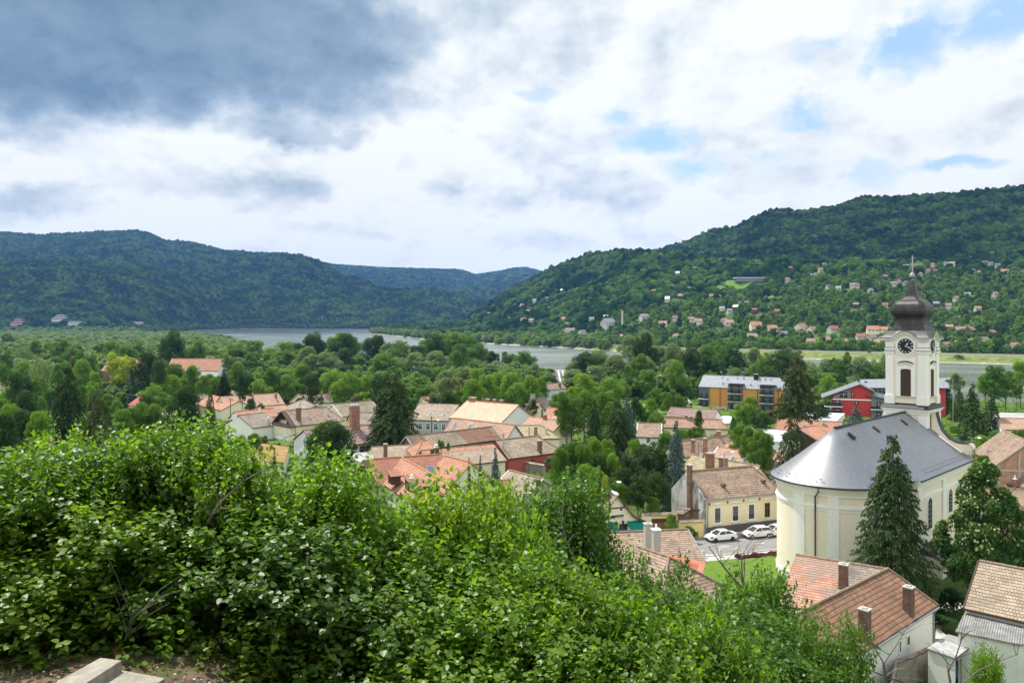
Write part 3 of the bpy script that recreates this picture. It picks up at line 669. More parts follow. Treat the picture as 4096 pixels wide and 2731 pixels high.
# faces
def curve(x):      # arched cornice line: flat at the corners, rising over the clock
    t = abs(x)
    if t >= 1.75: return 0.
    if t >= 1.30: return .30 * (1 - math.cos((1.75 - t) / .45 * math.pi)) / 2 * 1.0
    return .30 + (math.sqrt(max(0, 1.62 ** 2 - t * t)) - math.sqrt(1.62 ** 2 - 1.3 ** 2)) * 1.0 if True else 0
faces = [(-cn, cu), (cu, cn), (cn, -cu), (-cu, -cn)]   # (direction along face, outward)
NUM = ['XII', 'I', 'II', 'III', 'IIII', 'V', 'VI', 'VII', 'VIII', 'IX', 'X', 'XI']
xs = [-3.3, -2.6, -2.0] + [-1.75 + 3.5 * i / 20 for i in range(21)] + [2.0, 2.6, 3.3]
for (al, ou) in [(-cn, -cu), (cu, cn), (cn, cu), (-cu, -cn)]:
    al = al * (1 if al.cross(V3((0, 0, 1))).dot(ou) > 0 else -1)
    o = ch(ts, 0, 0)
    P = lambda x, out, z: o + al * x + ou * out + V3((0, 0, z))
    mb = MB()
    for (d, zb, zt) in ((2.75, 27.75, 28.0), (2.98, 27.98, 28.2), (3.25, 28.2, 28.45)):
        for i in range(len(xs) - 1):
            xa, xb = max(-d, min(d, xs[i])), max(-d, min(d, xs[i + 1]))
            if xb - xa < 1e-3: continue
            za, zbb = curve(xa), curve(xb)
            mb.quad(P(xa, d, zb + za), P(xb, d, zb + zbb), P(xb, d, zt + zbb), P(xa, d, zt + za))
            mb.quad(P(xa, d, zt + za), P(xb, d, zt + zbb), P(xb, 2.0, zt + zbb), P(xa, 2.0, zt + za))
            mb.quad(P(xa, 2.0, zb + za), P(xb, 2.0, zb + zbb), P(xb, d, zb + zbb), P(xa, d, zb + za))
    for i in range(len(xs) - 1):
        xa, xb = max(-2.62, min(2.62, xs[i])), max(-2.62, min(2.62, xs[i + 1]))
        if xb - xa > 1e-3: mb.quad(P(xa, 2.66, 27.6), P(xb, 2.66, 27.6), P(xb, 2.66, 28.1 + curve(xb)), P(xa, 2.66, 28.1 + curve(xa)))
    mb.build('arched_cornice', M['churchw'], TW)
    # clock
    cz, cr = 27.25, 1.10
    def ring(mb, r0, r1, out, th, n=36, a0=0, a1=360, zc=cz):
        for i in range(n):
            b0, b1 = R(a0 + (a1 - a0) * i / n), R(a0 + (a1 - a0) * (i + 1) / n)
            q = [(r0, b0), (r1, b0), (r1, b1), (r0, b1)]
            mb.prism([P(r * math.sin(b), out, zc + r * math.cos(b)) for r, b in q], ou * th)
    m1 = MB(); ring(m1, 1.10, 1.30, 2.64, .16); m1.build('clock_surround', M['churchw'], TW)
    m1 = MB(); m1.prism([P(cr * math.sin(R(k * 10)), 2.66, cz + cr * math.cos(R(k * 10))) for k in range(36)], ou * .06); face = m1.build('clock', M['black'], TW)
    m1 = MB()
    for h, s_ in enumerate(NUM):
        b = R(h * 30); ct, st = math.cos(b), math.sin(b)
        tx = lambda u, v: P((.87 + v) * st + u * ct, 2.725, cz + (.87 + v) * ct - u * st)
        w = {'I': .055, 'V': .13, 'X': .13}; tot = sum(w[c] for c in s_); u = -tot / 2
        def bar(u0, v0, u1, v1, th=.018):
            m1.prism([tx(u0 - th, v0), tx(u0 + th, v0), tx(u1 + th, v1), tx(u1 - th, v1)], ou * .01)
        for c in s_:
            cw = w[c]; um = u + cw / 2
            if c == 'I': bar(um, -.14, um, .14)
            elif c == 'V': bar(um, -.14, um - .05, .14); bar(um, -.14, um + .05, .14, .010)
            else: bar(um - .05, -.14, um + .05, .14); bar(um + .05, -.14, um - .05, .14, .010)
            u += cw
    m1.build('numerals', M['lamp'], face)
    for ang, ln, w in ((37, .62, .075), (113, .80, .06)):      # twenty past one
        b = R(ang); ct, st = math.cos(b), math.sin(b)
        q = [(0, -.15), (w * .5, 0), (w * .5, ln * .45), (w * 1.6, ln * .62), (w * .5, ln * .75), (0, ln), (-w * .5, ln * .75), (-w * 1.6, ln * .62), (-w * .5, ln * .45), (-w * .5, 0)]
        m1 = MB(); m1.prism([P(v * st + u * ct, 2.745 + ln * .02, cz + v * ct - u * st) for u, v in q], ou * .012); m1.build('clock_hand', M['lamp'], face)
    # string course dipping under the clock
    m1 = MB(); m1.box(P(-1.75, 2.66, 0), al, ou, .42, .06, 26.62, 26.95); m1.box(P(1.75, 2.66, 0), al, ou, .42, .06, 26.62, 26.95)
    ring(m1, 1.42, 1.60, 2.62, .10, 18, 112, 248); m1.build('string_course', M['churchw'], TW)
    # louvred window, panel and hood
    w2 = .70; zt, zb = 23.95, 20.05
    arch = lambda w_, b_, t_, rise=.28: [(-w_, b_), (w_, b_)] + [(w_ * math.cos(R(a)), t_ - rise + rise * math.sin(R(a))) for a in range(0, 181, 20)]
    m1 = MB(); sh = [(-1.32, 20.0), (1.32, 20.0), (1.32, 25.45), (-1.32, 25.45)]
    m1.box(P(-1.02, 2.66, 0), al, ou, .30, .07, 19.98, 25.4); m1.box(P(1.02, 2.66, 0), al, ou, .30, .07, 19.98, 25.4); m1.box(P(0, 2.66, 0), al, ou, .72, .07, zt, 25.4)
    m1.build('window_panel', M['churchw'], TW)
    m1 = MB(); m1.prism([P(x, 2.63, z) for x, z in arch(w2, zb, zt)], ou * .03); lv = m1.build('louvre', M['black'], TW)
    m1 = MB()
    for k in range(17):
        z = zb + .12 + k * .22; m1.prism([P(-w2 + .02, 2.665, z), P(w2 - .02, 2.665, z), P(w2 - .02, 2.74, z - .13), P(-w2 + .02, 2.74, z - .13)], V3((0, 0, .03)))
    m1.build('louvre_slats', M['timber'], lv)
    m1 = MB(); m1.box(P(0, 2.72, 0), al, ou, 1.3, .14, 19.88, 20.02); m1.build('window_sill', M['stone'], TW)
    m1 = MB(); ho = [(-1.02 + 2.04 * i / 10, 24.55 + .22 * math.sin(math.pi * i / 10)) for i in range(11)]
    m1.prism([P(x, 2.66, z) for x, z in ho] + [P(x, 2.66, z + .16) for x, z in ho[::-1]], ou * .30); hd = m1.build('hood', M['churchw'], TW)
    m1 = MB(); m1.prism([P(x * 1.06, 2.66, z + .165) for x, z in ho] + [P(x * .9, 2.66, z + .36) for x, z in ho[::-1]], ou * .33); m1.build('hood_cover', M['dmetal'], hd)
# roof skirt and onion dome (square plan with cut corners)
def oct_pts(h, z, cut=.22):
    c = h * (1 - cut)
    return [tw(a, b, z) for a, b in ((-h, -c), (-h, c), (-c, h), (c, h), (h, c), (h, -c), (c, -h), (-c, -h))]
prof = [(2.95, 28.75, .04), (2.72, 28.95, .10), (2.55, 29.3, .2), (2.38, 29.8, .25), (2.27, 30.3, .26), (2.18, 30.8, .26), (2.16, 31.05, .26), (2.24, 31.07, .26), (2.24, 31.2, .26), (2.18, 31.25, .26), (2.30, 31.5, .26), (2.42, 31.9, .27), (2.46, 32.35, .27), (2.38, 32.85, .27), (2.18, 33.3, .27), (1.85, 33.7, .27), (1.45, 34.0, .27), (1.12, 34.25, .27), (.95, 34.5, .27), (.86, 34.8, .27), (.68, 35.5, .27), (.50, 36.1, .27), (.33, 36.6, .27), (.22, 36.8, .27)]
mb = MB(); prev = None
for h, z, c in prof[1:]:
    q = oct_pts(h * (.99 if 31.6 < z < 33.8 else .90 if z > 33.7 or z > 29.9 else .95), z, c)
    if prev:
        for i in range(8): j = (i + 1) % 8; mb.quad(prev[i], prev[j], q[j], q[i])
    prev = q
mb.quad(*prev); mb.build('onion_dome', M['copper'], TW)
# sheet skirt: follows arched cornice up into the drum
mb = MB()
for (al, ou) in [(-cn, -cu), (cu, cn), (cn, cu), (-cu, -cn)]:
    al = al * (1 if al.cross(V3((0, 0, 1))).dot(ou) > 0 else -1)
    o = ch(ts, 0, 0); P = lambda x, out, z: o + al * x + ou * out + V3((0, 0, z))
    rows = []
    for k in range(7):
        f = k / 6; d = 3.36 + (2.66 - 3.36) * f; row = []
        for i in range(len(xs)):
            x = xs[i] / 3.3 * d; xc = xs[i] * (1 if abs(xs[i]) < 2 else 1); 
            z0 = 28.46 + curve(xc if abs(xc) < 1.76 else 2); zt = 29.45
            e = f ** 1.7
            row.append(P(x, d, z0 + (zt - z0) * e))
        rows.append(row)
    for k in range(6):
        for i in range(len(xs) - 1): mb.quad(rows[k][i], rows[k][i + 1], rows[k + 1][i + 1], rows[k + 1][i])
    for i in range(len(xs) - 1): mb.quad(rows[0][i], rows[0][i + 1], rows[0][i + 1] - V3((0, 0, .09)), rows[0][i] - V3((0, 0, .09)))
mb.build('roof_skirt', M['skirt'], TW)
c0 = tw(0, 0, 0)
mb = MB(); mb.lathe(c0, [(0.2, 36.75), (.12, 36.9), (.12, 37.0), (.36, 37.15), (.46, 37.35), (.50, 37.42), (.38, 37.5), (.40, 37.62), (.30, 37.8), (.1, 37.9), (.04, 38.0)], 16); mb.build('finial_ball', M['cornersheet'], TW, smooth=True)
mb = MB(); fc = (-cn)
def cbar(p, q, w=.075): mb.prism([p - (q - p).normalized().cross(cu) * w, p + (q - p).normalized().cross(cu) * w, q + (q - p).normalized().cross(cu) * w, q - (q - p).normalized().cross(cu) * w], cu * .09)
cbar(tw(0, 0, 37.9), tw(0, 0, 40.4)); cbar(tw(0, -1.25, 39.15), tw(0, 1.25, 39.15))
for (b, z, db, dz) in ((0, 40.4, .12, .12), (-1.25, 39.15, .12, .12), (1.25, 39.15, .12, .12)):
    mb.prism([tw(0, b - db, z), tw(0, b, z - dz), tw(0, b + db, z), tw(0, b, z + dz)], cu * .1)
for a_ in (45, 135, 225, 315): cbar(tw(0, 0, 39.15), tw(0, .5 * math.cos(R(a_)), 39.15 + .5 * math.sin(R(a_))), .02)
mb.build('cross', M['gold'], TW)
# ---------------------------------------------------------------- houses
HOUSES = []
def add_window(parent, c, al, ou, w, h, fm, style=1, mull=True):
    al = V3(al); ou = V3(ou); c = V3(c); up = V3((0, 0, 1)); b = .12
    m1 = MB()
    for (x0, x1, z0, z1) in ((-w / 2 - b, w / 2 + b, h / 2, h / 2 + b), (-w / 2 - b, w / 2 + b, -h / 2 - b, -h / 2), (-w / 2 - b, -w / 2, -h / 2, h / 2), (w / 2, w / 2 + b, -h / 2, h / 2)):
        m1.prism([c + al * x0 + up * z0 - ou * .03, c + al * x1 + up * z0 - ou * .03, c + al * x1 + up * z1 - ou * .03, c + al * x0 + up * z1 - ou * .03], ou * .09)
    f = m1.build('window', fm, parent)
    m1 = MB(); m1.prism([c + al * x + up * z for x, z in ((-w / 2, -h / 2), (w / 2, -h / 2), (w / 2, h / 2), (-w / 2, h / 2))], ou * .02)
    m1.build('pane', M['glass'], f)
    if mull:
        m1 = MB()
        m1.prism([c + al * x + up * z + ou * .021 for x, z in ((-.03, -h / 2), (.03, -h / 2), (.03, h / 2), (-.03, h / 2))], ou * .03)
        m1.prism([c + al * x + up * z + ou * .021 for x, z in ((-w / 2, h * .15), (-.032, h * .15), (-.032, h * .15 + .06), (-w / 2, h * .15 + .06))], ou * .03)
        m1.prism([c + al * x + up * z + ou * .021 for x, z in ((.032, h * .15), (w / 2, h * .15), (w / 2, h * .15 + .06), (.032, h * .15 + .06))], ou * .03)
        m1.build('casement', M['frame'] if style == 2 else M['trim'], f)
    return f
def chimney(parent, p, u, w, h, m_, cap='flat', d=None, down=.9):
    n = V3((u.y, -u.x, 0)); d = d or w; m1 = MB()
    m1.box((p.x, p.y), u, n, w / 2, d / 2, p.z - down, p.z + h); c = m1.build('chimney', m_, parent)
    m1 = MB()
    m1.box((p.x, p.y), u, n, w / 2 + .07, d / 2 + .07, p.z + h + .002, p.z + h + .12)
    if cap == 'hood':
        m1.box((p.x, p.y), u, n, w / 2 - .08, .05, p.z + h + .12, p.z + h + .45)
        m1.box((p.x, p.y), u, n, w / 2, d / 2, p.z + h + .452, p.z + h + .53)
    elif cap == 'flue': m1.tube([(p.x, p.y, p.z + h + .1), (p.x, p.y, p.z + h + .6)], .1, 8)
    else: m1.box((p.x, p.y), u, n, w / 4, d / 4, p.z + h + .12, p.z + h + .22)
    m1.build('chimney_cap', M['concrete'] if cap == 'flat' else M['trim'], c)
    return c
def house(label, E1, E2, Rg, ze, roof, wall, k1=0., k2=0., over=2, chims=(), lights=(), wins=0, gwin=(0, 0), zg=None, name='tiled_house', cat='house',
          hw=None, zr=None, ridge='ridge', verge=None, wfr='trim', group=None, wz=None, wsz=(.9, 1.3), soff=.35, thick=.2, parent=None, gtop=None):
    """E1,E2: ends of the near eave (photo px) at height ze; Rg: a photo point on the ridge end above E1 (or E2 when over=2 means E1)"""
    p1, p2 = Wz(*E1, ze), Wz(*E2, ze)
    u = (p2 - p1); Ln = u.length; u.normalize(); n = V3((-u.y, u.x, 0))
    if n.dot(V3((p1.x, p1.y, 0))) < 0: n = -n
    at = p1 if over != 'E2' else p2
    if hw is None:
        at, dr = (p1, n + u * k1) if over != 'E2' else (p2, n - u * k2)
        kx = (Rg[0] - 2048) / F
        # (at + dr*h) on the vertical plane of the photo column
        h_ = (at.x - kx * at.y) / (kx * dr.y - dr.x)
        D = at.y + dr.y * h_; zr_ = CAMZ - (Rg[1] - HY) / F * D
        hw = h_
        if zr is None: zr = zr_
    slope = (zr - ze) / max(.1, hw)
    bad = '' if (2 < hw < 13 and .25 < slope < 1.5) else '  <<<<'
    print('HOUSE %-44s D=%.0f len=%.1f hw=%.1f rise=%.1f slope=%.2f ze=%.1f%s' % (label[:44], p1.y, Ln, hw, zr - ze, slope, ze, bad))
    if hw < 2.2 or hw > 12:       # seen almost end-on: usual depth, ridge at the photo's row
        hw = 4.6 if Ln < 20 else 6.0; zr = CAMZ - (Rg[1] - HY) / F * (at.y + n.y * hw)
    if not .3 < (zr - ze) / hw < 1.2: zr = ze + hw * min(1.0, max(.45, (zr - ze) / hw))
    return gable(label, p1, p2, n, hw, ze, zr, roof, wall, k1, k2, chims, lights, wins, gwin, zg, name, cat, verge, wfr, group, wz, wsz, soff, thick, parent, ridge)
def house_r(label, R1, R2, zr, hw, ze, roof, wall, k1=0., k2=0., **kw):
    """from its ridge ends in the photo"""
    a, b = Wz(*R1, zr), Wz(*R2, zr); u = (b - a).normalized(); n = V3((-u.y, u.x, 0))
    if n.dot(V3((a.x, a.y, 0))) < 0: n = -n
    p1 = a - n * hw - u * k1 * hw; p2 = b - n * hw + u * k2 * hw; p1.z = p2.z = ze
    a_ = dict(chims=(), lights=(), wins=0, gwin=(0, 0), zg=None, name='tiled_house', cat='house', verge=None, wfr='trim', group=None, wz=None, wsz=(.9, 1.3), soff=.35, thick=.2, parent=None, ridge='ridge')
    a_.update(kw)
    print('HOUSER %-42s D=%.0f len=%.1f' % (label[:42], a.y, (b - a).length))
    return gable(label, p1, p2, n, hw, ze, zr, roof, wall, k1, k2, a_['chims'], a_['lights'], a_['wins'], a_['gwin'], a_['zg'], a_['name'], a_['cat'], a_['verge'], a_['wfr'], a_['group'], a_['wz'], a_['wsz'], a_['soff'], a_['thick'], a_['parent'], a_['ridge'])
def gable(label, p1, p2, n, hw, ze, zr, roof, wall, k1, k2, chims, lights, wins, gwin, zg, name, cat, verge, wfr, group, wz, wsz, soff, thick, parent, ridge):
    u = (p2 - p1).normalized(); Ln = (p2 - p1).length; up = V3((0, 0, 1))
    c = p1 + u * Ln / 2 + n * hw
    if zg is None: zg = g(c.x, c.y)
    k1 = min(k1, (Ln - 1) / hw / 2); k2 = min(k2, (Ln - 1) / hw / 2)
    e = parent or empty(name, (c.x, c.y, zg), label, cat, group)
    q1 = p1 + n * hw + u * k1 * hw; q2 = p2 + n * hw - u * k2 * hw; q1.z = q2.z = zr
    b1 = p1 + n * 2 * hw; b2 = p2 + n * 2 * hw
    sl = math.hypot(hw, zr - ze); vd = (n * hw + up * (zr - ze)).normalized(); vdb = (-n * hw + up * (zr - ze)).normalized()
    rm = T[roof]
    rf = MB()
    dn = V3((0, 0, -thick))
    # upper faces
    rf.slope(p1, p2, q2, q1, ud=u, vd=vd, o=p1)
    rf.slope(b2, b1, q1, q2, ud=-u, vd=vdb, o=b2)
    if k1 > 0:
        v_ = (q1 - (p1 + b1) / 2).normalized(); rf.slope(b1, p1, q1, ud=-n, vd=v_, o=b1)
    if k2 > 0:
        v_ = (q2 - (p2 + b2) / 2).normalized(); rf.slope(p2, b2, q2, ud=n, vd=v_, o=p2)
    # underside and edges
    P_ = [p1, p2, b2, b1]
    rf.quad(p1 + dn, q1 + dn, q2 + dn, p2 + dn); rf.quad(b2 + dn, q2 + dn, q1 + dn, b1 + dn)
    if k1 > 0: rf.quad(b1 + dn, q1 + dn, p1 + dn)
    if k2 > 0: rf.quad(p2 + dn, q2 + dn, b2 + dn)
    rf.quad(p1, p1 + dn, p2 + dn, p2); rf.quad(b2, b2 + dn, b1 + dn, b1)
    if k1 > 0: rf.quad(b1, b1 + dn, p1 + dn, p1)
    else: rf.quad(p1, q1, q1 + dn, p1 + dn); rf.quad(q1, b1, b1 + dn, q1 + dn)
    if k2 > 0: rf.quad(p2, p2 + dn, b2 + dn, b2)
    else: rf.quad(q2, p2, p2 + dn, q2 + dn); rf.quad(b2, q2, q2 + dn, b2 + dn)
    ro = rf.build('roof', rm, e)
    # ridge tiles along ridge and hips
    rt = MB(); lines = [(q1, q2)]
    if k1 > 0: lines += [(p1, q1), (b1, q1)]
    if k2 > 0: lines += [(p2, q2), (b2, q2)]
    for a, b in lines: rt.tube([a + up * .03, b + up * .03], .13, 6)
    rt.build('ridge_tiles', M[{'orange': 'ridge', 'red': 'ridge', 'pale': 'ridge', 'peach': 'ridge'}.get(roof, 'ridgeold')] if not roof.startswith('slate') else M['metal'], ro)
    if verge:
        vm = MB()
        for (kk, a, b, c_) in ((k1, p1, q1, b1), (k2, p2, q2, b2)):
            if kk > 0: continue
            sgn = -1 if a is p1 else 1
            for s_, t_ in ((a, b), (b, c_)):
                d = u * sgn * .14
                vm.prism([s_ + up * .05, t_ + up * .05, t_ - up * (thick + .04), s_ - up * (thick + .04)], d)
        vm.build('verge_board', M[verge], ro)
    # walls
    i_, ig = soff, .25
    zs_ = ze - thick + (zr - ze) / hw * i_ - .01; zt_ = zr - thick - .03
    w = MB(); a1 = p1 + n * i_ + u * (ig if k1 == 0 else i_); a2 = p2 + n * i_ - u * (ig if k2 == 0 else i_)
    wd = 2 * (hw - i_)
    def endpoly(a, k):
        z0 = zg - .8; a = V3((a.x, a.y, 0))
        if k == 0: return [a + up * z0, a + n * wd + up * z0, a + n * wd + up * zs_, a + n * wd / 2 + up * zt_, a + up * zs_]
        zs2 = min(zs_, ze - thick + .02)
        return [a + up * z0, a + n * wd + up * z0, a + n * wd + up * zs2, a + up * zs2]
    A1, A2 = endpoly(a1, k1), endpoly(a2, k2)
    w.quad(*A1[::-1]); w.quad(*A2)
    w.quad(A1[0], A2[0], A2[-1], A1[-1]); w.quad(A2[1], A1[1], A1[2], A2[2])
    w.build('wall', M[wall], e)
    def onroof(px):       # photo point on the near roof slope
        d = V3(((px[0] - 2048) / F, 1, -(px[1] - HY) / F)); nn = u.cross(vd); o = V3((0, 0, CAMZ))
        return o + d * ((p1 - o).dot(nn) / d.dot(nn))
    for ch_ in chims:
        px, h = ch_[0], ch_[1]; w_ = ch_[2] if len(ch_) > 2 else .55; m_ = ch_[3] if len(ch_) > 3 else 'brick'; cp = ch_[4] if len(ch_) > 4 else 'flat'
        p = onroof(px)
        if p.z > zr: p = p * 1.0; p.z = zr
        chimney(ro, p, u, w_, h, M[m_], cp)
    for l_ in lights:
        px, w_, h_ = l_ if len(l_) == 3 else (l_[0], .8, 1.2)
        p = onroof(px); nn = u.cross(vd).normalized(); nn = nn if nn.z > 0 else -nn
        m1 = MB(); m1.prism([p + u * a + vd * b + nn * .02 for a, b in ((-w_ / 2 - .09, -h_ / 2 - .09), (w_ / 2 + .09, -h_ / 2 - .09), (w_ / 2 + .09, h_ / 2 + .09), (-w_ / 2 - .09, h_ / 2 + .09))], nn * .1)
        f = m1.build('skylight', M['metal'], ro)
        m1 = MB(); m1.prism([p + u * a + vd * b + nn * .122 for a, b in ((-w_ / 2, -h_ / 2), (w_ / 2, -h_ / 2), (w_ / 2, h_ / 2), (-w_ / 2, h_ / 2))], nn * .01); m1.build('skylight_pane', M['skylight'], f)
    if wz is None: wz = zg + (1.75 if ze - zg < 4.5 else (ze - zg) * .5)
    for k in range(wins):
        f = (k + .5) / wins
        add_window(e, V3((a1.x, a1.y, wz)) + u * ((a2 - a1).length * f), u, -n, wsz[0], wsz[1], M[wfr])
    for side, cnt in ((0, gwin[0]), (1, gwin[1])):
        a_, ou = (a1, -u) if side == 0 else (a2, u)
        for k in range(cnt):
            if cnt == 1: off, z_ = wd / 2, ze + (zr - ze) * .25
            else: off, z_ = wd * (k + .5) / cnt, wz
            add_window(e, V3((a_.x, a_.y, z_)) + n * off, n if side else -n, ou, .8, 1.0, M[wfr])
    e['_dim'] = 0; del e['_dim']
    HOUSES.append((e, p1, p2, u, n, hw, ze, zr))
    return dict(e=e, u=u, n=n, p1=p1, p2=p2, hw=hw, ze=ze, zr=zr, q1=q1, q2=q2, roof=ro, a1=a1, a2=a2, onroof=onroof, vd=vd, zg=zg)

# ---- left part of the town
house('long pale orange roofed house with three slim chimneys and cream walls', B(270, 478), B(890, 432), B(203, 357), 1.6, 'peach', 'cream',
      chims=[(B(417, 388), 1.7, .6), (B(550, 376), 1.7, .6), (B(792, 370), 1.6, .6)], wins=4, gwin=(1, 0), wfr='trim')
house('low grey roofed building behind the long pale orange roofed house', B(-60, 398), B(445, 345), B(-80, 338), .8, 'moss', 'cream', chims=[(B(225, 325), .7)])
house('small orange roofed gable house rising behind the low grey roof', B(435, 335), B(560, 325), B(390, 278), 1.5, 'orange', 'cream')
house('orange lean roofed wing with cream wall left of the three chimneys', B(-60, 430), B(215, 500), B(-50, 375), 1.6, 'orange', 'cream', wins=2)
house('orange roofed cream gable house with a satellite dish', B(427, 602), B(830, 560), B(360, 513), 2.6, 'orange', 'cream', chims=[(B(622, 520), 1.3, .6, 'cream', 'flat')], verge='ridgeold')
house('hipped orange roofed house behind the satellite dish house', B(610, 532), B(1020, 505), B(682, 455), 2.6, 'peach', 'cream', 1, 1, lights=[(B(712, 508),)])
h = house('long brown roofed house with a plain white side wall beside the balcony house', B(552, 682), B(840, 645), B(398, 552), 3.0, 'grey', 'white', chims=[(B(716, 640), 1.4, .45, 'concrete', 'hood')])
hb = house('brown roofed house with an open timber balcony in its dark gable', B(1010, 660), B(1512, 608), B(905, 500), 3.6, 'brown', 'cream', 0, .5,
      chims=[(B(1030, 600), 3.2, 1.0, 'oldbrick')], lights=[(B(1140, 580), .8, 1.2), (B(1342, 553), .8, 1.0)], verge='concrete', soff=.6)
def balcony_house(h):
    u, n, a1 = h['u'], h['n'], h['a1']; wd = 2 * (h['hw'] - .6); up = V3((0, 0, 1)); e = h['e']
    z0 = h['ze'] - .7
    c = V3((a1.x, a1.y, 0)) - u * .9 + n * wd / 2
    m1 = MB(); m1.box((c.x, c.y), u, n, .9, wd / 2, z0 - .25, z0); m1.build('balcony_slab', M['cream'], e)
    m1 = MB(); c2 = c - u * .85
    m1.box((c2.x, c2.y), u, n, .04, wd / 2, z0 + .1, z0 + 1.0); b_ = m1.build('balcony_rail', M['wood'], e)
    m1 = MB(); m1.box((c2.x, c2.y), u, n, .07, wd / 2 + .03, z0 + 1.002, z0 + 1.07); m1.build('handrail', M['timber'], b_)
    # recessed dark gable with door
    m1 = MB(); pk = V3((a1.x, a1.y, 0)) - u * .02
    m1.prism([pk + n * .8 + up * (z0 + 1.6), pk + n * (wd - .8) + up * (z0 + 1.6), pk + n * wd / 2 + up * (h['zr'] - .5)], -u * .03); m1.build('gable_boards', M['timber'], e)
    add_window(e, V3((a1.x, a1.y, z0 + 1.25)) - u * .0 + n * wd * .42, -n, -u, 1.8, 2.1, M['timber'])
    # roof overhang over the balcony
    r = MB(); p1, q1 = h['p1'], h['q1']; b1 = p1 + n * 2 * h['hw']; d = -u * 1.6
    for a, b in ((p1, q1), (b1, q1)):
        r.prism([a, b, b + V3((0, 0, -.2)), a + V3((0, 0, -.2))], d * 1.0)
    r.build('roof_overhang', T['brown'], h['roof'])
    m1 = MB(); m1.box((c.x, c.y), u, n, .8, wd / 2 - .3, h['zg'], z0 - .27); m1.build('ground_floor', M['cream'], e)
balcony_house(hb)
house('tan hipped roof house behind the balcony house ridge', B(1010, 520), B(1300, 500), B(1060, 448), 3.2, 'tan', 'cream', .6, .6, chims=[(B(1100, 475), .9, 1.0, 'trim')])
house('pale hipped roof house behind an ivy covered wall', B(928, 418), B(1390, 418), B(1030, 325), .8, 'tan', 'white', 1, .6, chims=[(B(1268, 345), 1.0)])
house('red roofed cottage half hidden below tall bright trees', B(1375, 350), B(1565, 330), B(1335, 290), -.4, 'red', 'cream', chims=[(B(1432, 285), 1.2)])
house('mossy grey roofed house with a white gable and small square window', B(1490, 565), B(1900, 520), B(1382, 433), 2.4, 'moss', 'cream', gwin=(1, 0), verge='trim')
house('grey roofed house with a pale yellow gable behind the tall brick chimney', B(1600, 652), B(1850, 640), B(1562, 575), 3.0, 'grey', 'yellow', gwin=(1, 0))
hw_ = house('low workshop with a rusty brown sheet roof and white walls', B(1200, 893), B(1975, 822), B(1080, 703), 3.6, 'rust', 'whitey', wins=0, lights=[], name='workshop', cat='workshop')
def workshop_bits(h):
    e, u, n = h['e'], h['u'], h['n']
    p = h['onroof'](B(1615, 685)); c = MB(); c.box((p.x, p.y), u, n, .98, .75, p.z - 1.5, p.z + 5.0); c_ = c.build('chimney', M['brick'], h['roof'])
    c = MB(); c.box((p.x, p.y), u, n, 1.05, .82, p.z + 5.002, p.z + 5.45); c.build('chimney_cap', M['concrete'], c_)
    c = MB()
    for a in (-.8, -.1, .6):
        for b in (-.6, .6): c.tube([p + u * a + n * b + V3((0, 0, 5.4)), p + u * a + n * b + V3((0, 0, 6.2))], .025, 4)
    for b in (-.6, .6): c.tube([p - u * .8 + n * b + V3((0, 0, 6.2)), p + u * .6 + n * b + V3((0, 0, 6.2))], .025, 4)
    c.build('cap_rail', M['dmetal'], c_)
    a1, a2 = h['a1'], h['a2']; L_ = (a2 - a1).length
    for f0, f1 in ((.60, .76), (.80, .99)):
        add_window(e, V3((a1.x, a1.y, h['ze'] - 1.35)) + u * L_ * (f0 + f1) / 2, u, -n, L_ * (f1 - f0) - .3, 1.3, M['frame'])
    m1 = MB()
    for i in range(14):
        q = h['p1'] + u * (L_ * (i + .3) / 14) + n * .2 + V3((0, 0, -.25)); m1.box((q.x, q.y), u, n, .06, .2, q.z - .12, q.z + .04)
    m1.build('rafter_ends', M['timber'], h['roof'])
workshop_bits(hw_)
def slab_roof(label, pts, z, th, roof, wall, name='shed', cat='shed', zg=None, dz=None, inset=.25, tag_=True):
    """flat or sloping slab on walls. pts photo px at heights z (scalar or list)"""
    zs = z if isinstance(z, (list, tuple)) else [z] * len(pts)
    P_ = [Wz(*p, zz) for p, zz in zip(pts, zs)]
    c = sum(P_, V3((0, 0, 0))) / len(P_)
    ar = sum((P_[i].x * P_[(i + 1) % len(P_)].y - P_[(i + 1) % len(P_)].x * P_[i].y) for i in range(len(P_)))
    if ar < 0: P_ = P_[::-1]
    if zg is None: zg = g(c.x, c.y)
    e = empty(name, (c.x, c.y, zg), label, cat)
    u = (P_[1] - P_[0]).normalized(); n = V3((-u.y, u.x, 0))
    m1 = MB(); m1.slope(*P_, ud=u, vd=n, o=P_[0]); m1.quad(*[p - V3((0, 0, th)) for p in P_[::-1]])
    for i in range(len(P_)):
        j = (i + 1) % len(P_); m1.quad(P_[i] - V3((0, 0, th)), P_[j] - V3((0, 0, th)), P_[j], P_[i])
    ro = m1.build('roof', T[roof], e)
    if wall:
        m1 = MB(); Q = [p + (c - p) * (inset / max(.5, (V3((c.x, c.y, 0)) - V3((p.x, p.y, 0))).length)) for p in P_]
        for i, q in enumerate(Q): q.z = P_[i].z - th + .0
        for i in range(len(Q)):
            j = (i + 1) % len(Q); m1.quad(V3((Q[i].x, Q[i].y, zg - .8)), V3((Q[j].x, Q[j].y, zg - .8)), Q[j], Q[i])
        m1.build('wall', M[wall], e)
    print('SLAB %-40s D=%.0f  w=%.1f d=%.1f' % (label[:40], c.y, (P_[1] - P_[0]).length, (P_[2] - P_[1]).length))
    return dict(e=e, P=P_, u=u, n=n, c=c, zg=zg, roof=ro)
slab_roof('open carport with a flat green felt roof below the balcony house', [B(775, 778), B(835, 812), B(985, 742), B(885, 735)], 2.6, .15, 'green', None, 'carport', 'carport')
